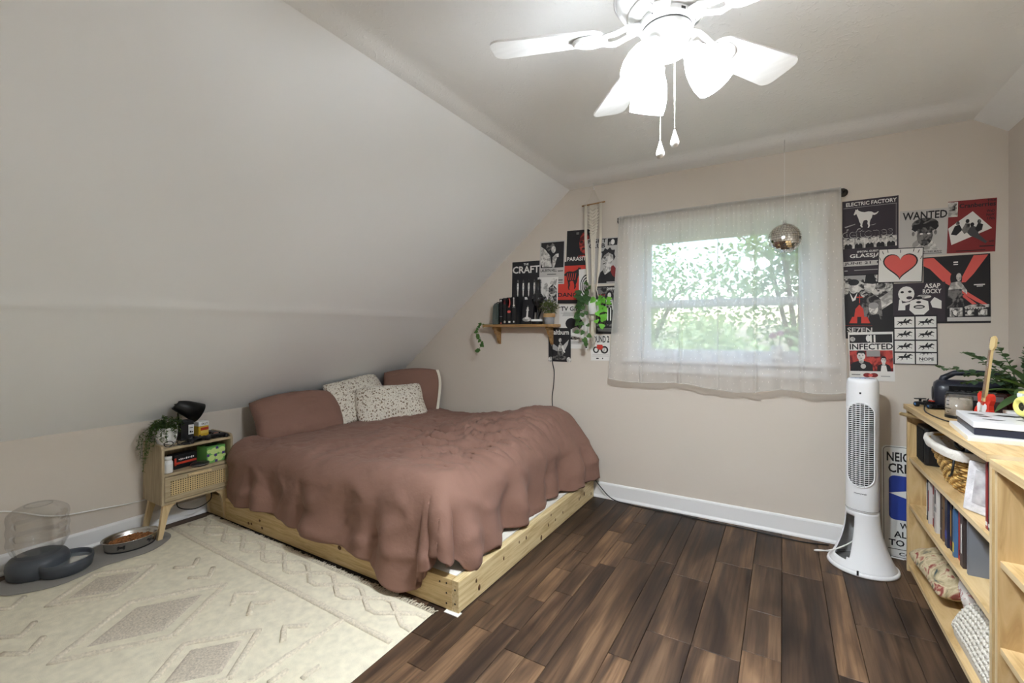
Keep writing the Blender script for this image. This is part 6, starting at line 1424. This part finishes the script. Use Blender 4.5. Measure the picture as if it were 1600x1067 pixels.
# row of books on the middle shelf: spines face the room (local -y -> world -x)
MS = SH2
rowb = [(.012, .19, (40, 40, 48), 'slim navy and white', [('r', -.4, .1, .4, .9, 'w')]), (.026, .195, (44, 54, 140), 'blue and white', [('r', -.5, 0, .5, .22, 'w'), ('r', -.5, .5, .5, .55, 'w')]), (.016, .188, (200, 194, 188), 'cream', [('r', -.3, .3, .3, .8, 'd')]), (.022, .192, (150, 40, 42), 'red', [('r', -.25, .2, .25, .75, 'w'), ('r', -.1, .25, .1, .7, 'd')]), (.030, .198, (78, 92, 88), 'grey-green landscape', [('r', -.5, .0, .5, .3, 'k'), ('r', -.5, .35, .5, .5, 'l')]),
        (.030, .2, (206, 202, 194), 'white', [('r', -.2, .62, .2, .92, 'h'), ('r', -.5, .45, .5, .55, 'g')]), (.030, .19, (110, 62, 84), 'mottled purple', [('r', -.4, .5, .4, .8, mat('magenta_print', (150, 50, 110), .6)), ('r', -.4, .1, .4, .4, mat('amber_print', (170, 130, 70), .6))]), (.018, .186, (70, 56, 50), 'dark brown', [('r', -.3, .2, .3, .25, 'g')]), (.018, .19, (120, 92, 66), 'tan', [('r', -.4, .7, .4, .74, 'k')]), (.010, .185, (190, 188, 186), 'thin white', None),
        (.034, .196, (34, 38, 62), 'midnight blue', [('e', -.4, .15, .4, .35, mat('blue_print', (60, 70, 150), .6)), ('r', -.4, .75, .4, .9, 'h')]), (.022, .188, (40, 34, 34), 'black with gold title', [('r', -.15, .3, .15, .85, mat('gold_print', (180, 140, 70), .6)), ('r', -.4, .1, .4, .2, 'd')]), (.026, .19, (176, 186, 170), 'pale green', [('r', -.3, .2, .3, .26, mat('blue_print2', (70, 100, 170), .6)), ('r', -.3, .5, .3, .9, 'l')]), (.018, .182, (70, 110, 150), 'blue and yellow', [('r', -.4, .1, .4, .3, mat('yellow_print', (210, 190, 80), .6))]),
        (.030, .2, (176, 44, 40), 'bright red', [('r', -.1, .1, .1, .2, 'k')]), (.012, .195, (222, 218, 210), 'narrow white', None), (.034, .197, (66, 56, 54), 'charcoal lettered', [('r', -.2, .25, .1, .80, 'w')]), (.02, .19, (40, 40, 44), 'black', [('r', -.4, .05, .4, .12, mat('yellow_print', (210, 190, 80), .6)), ('r', -.4, .8, .4, .83, 'w')]), (.016, .192, (120, 124, 132), 'slate grey', None)]
y = 2.80
for k, (w, h, c, nm, art) in enumerate(rowb):
    y -= w / 2 + .0015
    book('hardback' if w > .025 else 'paperback', w, h, .135, c, nm + ' book in the long row on the middle bookcase shelf', (.64 + .006 * math.sin(k * 2.3), y, MS), (0, 0, R(-90)), art, 'row of books on the middle bookcase shelf')
    y -= w / 2 + .0015 + (.012 if k in (2, 8) else .004)
# bottom: tapestry cushion, two little floral cushions, chunky knit blanket
M_tap = ramp_mat('tapestry_weave', 'noise', [(.30, (70, 84, 86)), (.42, (176, 160, 126)), (.55, (208, 194, 160)), (.66, (150, 74, 68)), (.8, (96, 88, 66))], 17, .9, (1, 1, 1), .1, 5, 1.5)
M_rose = floral('rose_print_cotton', (224, 216, 208), (186, 132, 126), (150, 150, 130), 26, .30)
pillow('tapestry_cushion', .37, .40, .13, M_tap, (.715, 2.765, .135), (R(4), R(-10), R(4)), 'tapestry-patterned cushion lying on the bottom of the bookcase', None, 2)
pillow('rose_cushion', .24, .18, .10, M_rose, (.70, 2.52, .215), (R(70), R(10), R(60)), 'small white cushion with rose print propped upright on the tapestry cushion', 'rose print cushions', 4)
pillow('rose_cushion', .24, .18, .10, M_rose, (.66, 2.435, .165), (R(62), R(-10), R(75)), 'small white rose-print cushion squeezed against the knit blanket', 'rose print cushions', 6)
M_knit = mat('chunky_cream_knit', (220, 214, 202), .95, bump=.4, bump_scale=200)
kb = thing('knit_blanket', 'folded chunky cream knit blanket on the bottom of the bookcase', 'blanket', (.735, 2.17, .037))
def knit_surf(a, b):
    a = .5 - .5 * math.cos(math.pi * min(1, max(0, a))); x = (a * 2 - 1); y_ = (b * 2 - 1); e = max(0, 1 - abs(x) ** 3) ** .5 * max(0, 1 - abs(y_) ** 4) ** .5
    return Vector((x * .17, y_ * .225, .03 + .20 * e * (1 - .25 * (y_ + 1) / 2 * 0) + .012 * mn.noise((x * 2, y_ * 2, 0))))
mb = MB(); mb.grid(24, 30, lambda a, b: knit_surf(a, b) - Vector((0, 0, .006)), M_knit)
mb.grid(4, 4, lambda a, b: ((a * 2 - 1) * .165, (b * 2 - 1) * .22, 0), M_knit)
for sx_ in (-1, 1): mb.grid(12, 3, lambda a, b, sx_=sx_: Vector((sx_ * (.165 + .005 * b), (a * 2 - 1) * .22, .03 * b)), M_knit)
mb.build('folded_body', kb)
mb = MB(); nr, nc = 34, 34      # braided stitches: little slanted ovals in rows
for i in range(nr):
    for j in range(nc):
        a = (j + .5 + (.25 if i % 2 else 0)) / (nc + .5); b = (i + .5) / nr; p = knit_surf(a, b); q = knit_surf(min(1, a + .02), min(1, b + (.02 if i % 2 else -.02))); d = (q - p)
        if d.length < 1e-5: continue
        d.normalize(); mb.tube([p - d * .007, p - d * .004 + Vector((0, 0, .003)), p + d * .004 + Vector((0, 0, .003)), p + d * .007], [.002, .0052, .0052, .002], M_knit, 6)
mb.build('knit_stitches', kb)['kind'] = 'stuff'
# magazines in the nearer bookcase
for k, (dz, rz, c, lb) in enumerate(((0, -4, (52, 56, 72), 'dark blue'), (.010, 3, (196, 190, 184), 'white'), (.020, 9, (210, 206, 198), 'cream'), (.030, 14, (120, 118, 116), 'grey'))):
    m_ = thing('magazine', lb + (' magazine at the bottom of' if k == 0 else ' magazine on top of' if k == 3 else ' magazine in the middle of') + ' the pile in the near bookcase', 'magazine', (.70, 1.62, .545 + dz), (0, 0, R(rz)), 'magazines in the near bookcase')
    mb = MB(); mb.box((0, 0, .0048), (.21, .28, .0085), mat('mag_%d' % k, c, .4), bev=.0008); mb.build('cover', m_); mb = MB(); mb.box((.002, 0, .0048), (.206, .276, .0068), mat('book_pages', (226, 218, 200), .9)); mb.build('pages', m_)

# ---------------------------------------------------------------- on top of the bookcase
TZ2 = BZT
bb_ = thing('boombox', 'black barrel-shaped boombox with a big carry handle on the bookcase', 'boombox', (.775, 2.925, TZ2), (0, 0, R(-8)))
mb = MB()
pf = []
for k in range(28): a = 2 * math.pi * k / 28; pf.append((.062 * math.copysign(abs(math.cos(a)) ** .7, math.cos(a)), .070 + .070 * math.copysign(abs(math.sin(a)) ** .7, math.sin(a))))
vs = []; sec = [(-.150, .55), (-.147, .78), (-.135, .94), (-.11, 1.0), (.11, 1.0), (.135, .94), (.147, .78), (.150, .55)]
for x, s_ in sec: vs += [(x, y_ * s_, .07 + (z_ - .07) * s_) for y_, z_ in pf]
fs = [(i * 28 + k, i * 28 + (k + 1) % 28, (i + 1) * 28 + (k + 1) % 28, (i + 1) * 28 + k) for i in range(7) for k in range(28)] + [tuple(range(28))[::-1], tuple(7 * 28 + k for k in range(28))]
mb.add(vs, fs, mat('midnight_plastic', (36, 38, 48), .35), True); b1 = mb.build('body', bb_)
mb = MB(); mb.tube([(-.128, 0, .10), (-.112, 0, .148), (-.075, 0, .172), (0, 0, .176), (.075, 0, .172), (.112, 0, .148), (.128, 0, .10)], [.017, .015, .013, .013, .013, .015, .017], mat('midnight_plastic', (36, 38, 48), .35), 14); mb.build('handle', bb_)
mb = MB(); mb.box((0, -.0625, .07), (.20, .004, .09), mat('black_grille_cloth', (14, 14, 15), .95)); mb.build('front_grille', b1)
for s_ in (-1, 1): mb = MB(); mb.lathe([(.001, .004), (.03, .004), (.036, 0)], M_blk, 24, Matrix.Translation((s_ * .1505, 0, .07)) @ Matrix.Rotation(R(90 * s_), 4, 'Y'), cap=False); mb.build('end_cone', b1)
rd = thing('pocket_radio', 'flat black and silver cassette radio in front of the boombox', 'radio', (.735, 2.795, TZ2), (0, 0, R(-12)))
mb = MB(); mb.box((0, 0, .048), (.19, .045, .096), M_blk, bev=.004); r0_ = mb.build('radio_body', rd)
mb = MB(); mb.box((0, -.0232, .075), (.17, .002, .022), mat('silver_trim', (150, 150, 152), .3, .7)); mb.build('dial_strip', r0_)
for k in range(7): mb = MB(); mb.box((-.06 + k * .02, -.004, .0985), (.013, .014, .006), M_blk, bev=.001); mb.build('key', r0_)
cn = thing('jar_candle', 'pale candle in a clear straight glass on the bookcase', 'candle', (.645, 2.645, TZ2))
mb = MB(); mb.lathe([(.001, .001), (.043, .001), (.0445, .004), (.0445, .095), (.0425, .095), (.0425, .012), (.001, .010)], M_clear, 36, cap=False); mb.build('glass', cn)
mb = MB(); mb.lathe([(.001, .012), (.0418, .012), (.0418, .082), (.036, .081), (.001, .080)], mat('cream_wax', (232, 222, 208), .5), 32, cap=False); wx = mb.build('wax', cn)
mb = MB(); mb.cyl((0, 0, .079), (0, 0, .088), .001, M_ink, 6); mb.build('wick', wx)
mb = MB(); mb.lathe([(.0446, .0), (.0449, .001), (.0449, .011), (.0446, .012)], M_blkm, 36, cap=False); mb.build('base_band', cn)
mb = MB()
for z, w in ((.074, .010), (.058, .012), (.042, .026), (.028, .009)): mb.box((0, 0, 0), (w, .003, .0004), M_ink, facing((-.0396, -.0213, z), (-.88, -.475, 0)))
mb.build('label_print', cn)['kind'] = 'stuff'
tc_ = thing('toy_race_car', 'small dark toy race car with red and blue parts at the bookcase corner', 'toy car', (.608, 2.925, TZ2), (0, 0, R(-62)))
mb = MB(); mb.box((0, 0, .016), (.115, .03, .014), M_blk, bev=.004); mb.box((.0, 0, .027), (.05, .022, .012), M_blk, bev=.004); mb.box((-.052, 0, .036), (.012, .05, .004), M_blk); mb.box((-.052, 0, .028), (.004, .01, .014), M_blk); mb.box((.058, 0, .009), (.014, .054, .004), M_blk); mb.build('car_body', tc_)
for x in (-.036, .038):
    for s_ in (-1, 1): mb = MB(); mb.lathe([(.001, -.008), (.010, -.008), (.0125, -.005), (.0125, .005), (.010, .008), (.001, .008)], mat('tyre', (28, 28, 30), .8), 16, Matrix.Translation((x, s_ * .03, .0126)) @ Matrix.Rotation(R(90), 4, 'X')); wh = mb.build('wheel', tc_); mb = MB(); mb.lathe([(.001, .0085), (.006, .0085), (.006, -.0085), (.001, -.0085)], mat('blue_hub', (60, 110, 170), .4), 12, Matrix.Translation((x, s_ * .03, .0126)) @ Matrix.Rotation(R(90), 4, 'X')); mb.build('hub_cap', wh)
mb = MB(); mb.box((.012, 0, .0345), (.03, .016, .004), M_red, bev=.001); mb.build('red_cowl', tc_)
cord('black_candle_cable', [(.60, 2.90, TZ2 + .045), (.575, 2.84, TZ2 + .022), (.560, 2.77, TZ2 + .005), (.556, 2.68, TZ2 + .0035), (.562, 2.58, TZ2 + .0035), (.578, 2.50, TZ2 + .0035), (.62, 2.47, TZ2 + .0035)], .0028, M_bcord, 'thin black cable curling round the candle on the bookcase', 'cable')
# miniature red guitar leaning back
gt = thing('miniature_guitar', 'miniature red electric guitar with a pale neck standing on the bookcase', 'toy guitar', (.690, 2.535, TZ2), (R(0), R(9), R(-68))); gt.scale = (.85, 1, 1.1)
M_gred = mat('red_lacquer', (206, 52, 36), .25); M_maple = mat('maple_neck', (216, 192, 138), .4)
body = [(-.038, .012), (-.046, .03), (-.042, .052), (-.030, .066), (-.034, .085), (-.040, .102), (-.030, .116), (-.016, .112), (-.010, .104), (.010, .104), (.018, .116), (.030, .110), (.034, .094), (.028, .074), (.032, .058), (.044, .044), (.046, .024), (.036, .008), (.0, .0)]
Mg = Matrix.Rotation(R(90), 4, 'X')
mb = MB(); mb.prism(body, -.009, .009, M_gred, Mg); g0 = mb.build('body', gt)
mb = MB(); mb.prism([(x * .72 - .004, .03 + (z - .05) * .72) for x, z in body[3:16]], .0092, .0105, M_wpl, Mg); mb.build('pickguard', g0)
mb = MB(); mb.prism([(-.009, .085), (.009, .085), (.0065, .275), (-.0065, .275)], .004, .013, M_maple, Mg); nk = mb.build('neck', gt)
mb = MB(); mb.prism([(-.008, .098), (.008, .098), (.006, .275), (-.006, .275)], .0131, .0145, mat('fretboard', (150, 116, 84), .5), Mg); mb.build('fretboard', nk)
mb = MB(); mb.prism([(-.007, .273), (.007, .273), (.017, .290), (.015, .318), (.004, .326), (-.010, .318), (-.011, .292)], .002, .010, M_maple, Mg); hd = mb.build('headstock', nk)
for k in range(6): mb = MB(); mb.cyl((-.011, -.006, .291 + k * .005), (-.018, -.006, .292 + k * .005), .0016, M_chrome, 6); mb.build('tuner', hd)
for k in range(4): x = -.0045 + k * .003; mb = MB(); mb.cyl((x, -.0155, .045), (x * .8, -.0155, .280), .0004, M_chrome, 4); mb.build('string', gt)
mb = MB(); mb.box((0, -.0115, .042), (.026, .003, .008), M_chrome, bev=.0008); mb.build('bridge', gt)
# clear acrylic block behind it
ab = thing('acrylic_stand', 'clear acrylic display stand behind the red miniature guitar', 'stand', (.748, 2.60, TZ2), (0, 0, R(-30)))
mb = MB(); mb.box((0, 0, .003), (.09, .06, .006), M_clear, bev=.001); mb.build('foot_plate', ab); mb = MB(); mb.box((0, .022, .062), (.085, .005, .112), M_clear, bev=.001); mb.build('back_plate', ab)
# console on a book
def slab(name, label, cat, size, loc, rz, mats, parts):
    o = thing(name, label, cat, loc, (0, 0, R(rz)))
    for nm, dz, h, inset, m_ in parts:
        mb = MB(); mb.box((0, 0, dz + h / 2), (size[0] - inset, size[1] - inset, h), m_, bev=min(.002, h * .3)); mb.build(nm, o)
    return o
slab('white_hardback', 'large white hardback lying flat under the game console', 'book', (.285, .32), (.692, 2.255, TZ2), -5, None, [('cover', 0, .018, 0, mat('white_cover', (226, 224, 222), .4)), ('pages', .002, .014, -.001, mat('book_pages', (226, 218, 200), .9))])
gc = slab('game_console', 'slim console with a blue-black body and a white camouflage-print top', 'console', (.265, .285), (.70, 2.262, TZ2 + .0185), -5, None, [('lower_shell', 0, .022, .006, mat('navy_black_plastic', (34, 38, 54), .35)), ('seam', .022, .003, .014, M_blk), ('upper_shell', .025, .020, 0, mat('white_console_plastic', (226, 226, 228), .35))])
rg = random.Random(17)
for k in range(9):      # irregular dark map-like blotches printed on the top
    cx_, cy_ = rg.uniform(-.09, .09), rg.uniform(-.11, .11); mb = MB(); pts = [(cx_ + rg.uniform(.012, .034) * math.cos(a * .6283), cy_ + rg.uniform(.008, .022) * math.sin(a * .6283)) for a in range(10)]
    mb.prism(pts, .0452, .0455, mat('charcoal_print', (60, 60, 64), .5), Matrix.Identity(4)); mb.build('top_print', gc)
wbx = thing('white_box', 'small white box behind the console on the bookcase', 'box', (.80, 2.458, TZ2), (0, 0, R(12)))
mb = MB(); mb.box((0, 0, .03), (.12, .09, .06), M_wpl, bev=.003); w1 = mb.build('box_body', wbx); mb = MB(); mb.box((0, 0, .0605), (.121, .091, .012), M_wpl, bev=.002); mb.build('lid', wbx)
rb2 = thing('candy_wrapper', 'crumpled red and white wrapper lying on the small white box', 'wrapper', (.80, 2.465, TZ2 + .067))
mb = MB(); mb.grid(14, 8, lambda a, b: ((a - .5) * .075, (b - .5) * .04, .006 + .010 * abs(mn.noise((a * 4, b * 3, 1))) + .004), mat('red_white_foil', (190, 60, 62), .3, noise_amt=.0)); mb.grid(14, 8, lambda a, b: ((a - .5) * .075, (b - .5) * .04, .001), mat('red_white_foil', (190, 60, 62), .3)); mb.build('wrapper_sheet', rb2)
ic = thing('instant_camera', 'pale yellow instant camera standing on the console', 'camera', (.765, 2.30, TZ2 + .064), (0, 0, R(-72)))
M_cy = mat('pale_yellow_plastic', (226, 218, 122), .35)
mb = MB(); mb.box((0, 0, .048), (.118, .05, .094), M_cy, bev=.016); c0 = mb.build('camera_body', ic)
mb = MB(); mb.lathe([(.036, 0), (.038, .01), (.034, .026), (.026, .032), (.018, .030), (.016, .022), (.001, .022)], M_cy, 30, Matrix.Translation((0, -.024, .042)) @ Matrix.Rotation(R(90), 4, 'X')); ln_ = mb.build('lens_barrel', ic)
mb = MB(); mb.lathe([(.001, .0235), (.015, .0232)], M_blk, 20, Matrix.Translation((0, -.024, .042)) @ Matrix.Rotation(R(90), 4, 'X'), cap=False); mb.build('lens_glass', ln_)
mb = MB(); mb.box((-.036, -.026, .078), (.024, .006, .015), mat('flash_window', (220, 224, 226), .15), bev=.002); mb.build('flash', ic)
mb = MB(); mb.box((.03, -.026, .08), (.016, .006, .012), M_blk, bev=.002); mb.build('viewfinder', ic)
mb = MB(); mb.lathe([(.008, .094), (.008, .099), (.001, .1)], M_cy, 14, Matrix.Translation((.035, 0, 0))); mb.build('shutter_button', ic)
# potted plants at the back of the bookcase top
ep = thing('eucalyptus_plant', 'eucalyptus sprigs spreading from a dark pot behind the boombox', 'plant', (.885, 2.815, TZ2))
mb = MB(); mb.lathe([(.03, 0), (.034, .004), (.042, .075), (.044, .08), (.04, .08), (.038, .06), (.001, .055)], M_blkm, 26, cap=False); mb.build('pot', ep)
rg = random.Random(31); stm = MB(); lf = MB()
for ex, ey, ez in ((-.26, .03, .20), (-.17, .05, .27), (-.10, .0, .24), (-.20, -.06, .14), (-.06, .07, .31), (.02, -.02, .33), (-.13, -.1, .2), (.04, .06, .25), (-.08, -.04, .15), (-.15, .08, .17), (.03, -.12, .24)):
    p0 = Vector((0, 0, .06)); p3 = Vector((ex, ey, ez)); p1 = p0.lerp(p3, .35) + Vector((0, 0, .06)); p2 = p0.lerp(p3, .7) + Vector((0, 0, .035)); pts = [p0, p1, p2, p3]; stm.tube(pts, [.0022, .002, .0015, .001], M_stem, 5)
    for k in range(17):
        t = .5 + 2.5 * k / 16; i = min(int(t), 2); p = pts[i].lerp(pts[i + 1], t - i); d = (pts[i + 1] - pts[i]).normalized(); sd = d.cross(Vector((rg.uniform(-1, 1), rg.uniform(-1, 1), 1))).normalized() * (1 if k % 2 else -1)
        leaf(lf, p, sd + d * .5 + Vector((0, 0, rg.uniform(-.2, .3))), Vector((0, 0, 1)), .030 * (1.15 - .18 * t), .027, M_euc, .05)
stm.build('stems', ep)['kind'] = 'stuff'; lf.build('leaves', ep)['kind'] = 'stuff'
sn = thing('broad_leaf_plant', 'long-leaved plant in a grey pot with white dashes on the bookcase', 'potted plant', (.865, 2.575, TZ2))
mb = MB(); mb.lathe([(.048, 0), (.052, .004), (.060, .14), (.062, .146), (.057, .146), (.055, .12), (.001, .115)], mat('taupe_pot', (176, 170, 162), .5), 36, cap=False); pp = mb.build('pot', sn)
for r_ in range(4):
    for k in range(14):
        a = 2 * math.pi * (k + .5 * (r_ % 2)) / 14; z = .022 + r_ * .032; rr_ = .0495 + .0095 * (z + .013) / .14 + .0008; mb = MB(); mb.box((0, 0, 0), (.007, .0255, .0012), M_wcer, facing((rr_ * math.cos(a), rr_ * math.sin(a), z + .002), (math.cos(a), math.sin(a), -.07)), bev=.0005); mb.build('white_dash', pp)
for k, (dx, dy, dz, ln2) in enumerate(((-.9, -.35, .75, .20), (-.6, -.8, .45, .21), (-.95, .1, .35, .19), (-.2, -.95, .7, .22), (.1, .4, 1, .2), (-.4, .5, .9, .2), (-.75, -.6, .12, .2), (.1, -.6, .95, .19))):
    mb = MB(); d = Vector((dx, dy, dz)).normalized(); sd = d.cross(Vector((0, 0, 1))).normalized(); up_ = sd.cross(d); vs = []
    for i in range(9):
        t = i / 8; c_ = Vector((dx * .02, dy * .02, .12)) + d * (ln2 * t) - Vector((0, 0, .09 * t * t)) * (1 - dz * .5); w = .021 * math.sin(math.pi * (.12 + .88 * t)) ** .7 if t < 1 else .0005
        vs += [c_ - sd * w + up_ * w * .3, c_, c_ + sd * w + up_ * w * .3]
    mb.add(vs, [(i * 3 + j, i * 3 + j + 1, i * 3 + j + 4, i * 3 + j + 3) for i in range(8) for j in range(2)], leaf_mat('deep_green_blade', (58, 88, 54)), True); mb.build('leaf', sn)
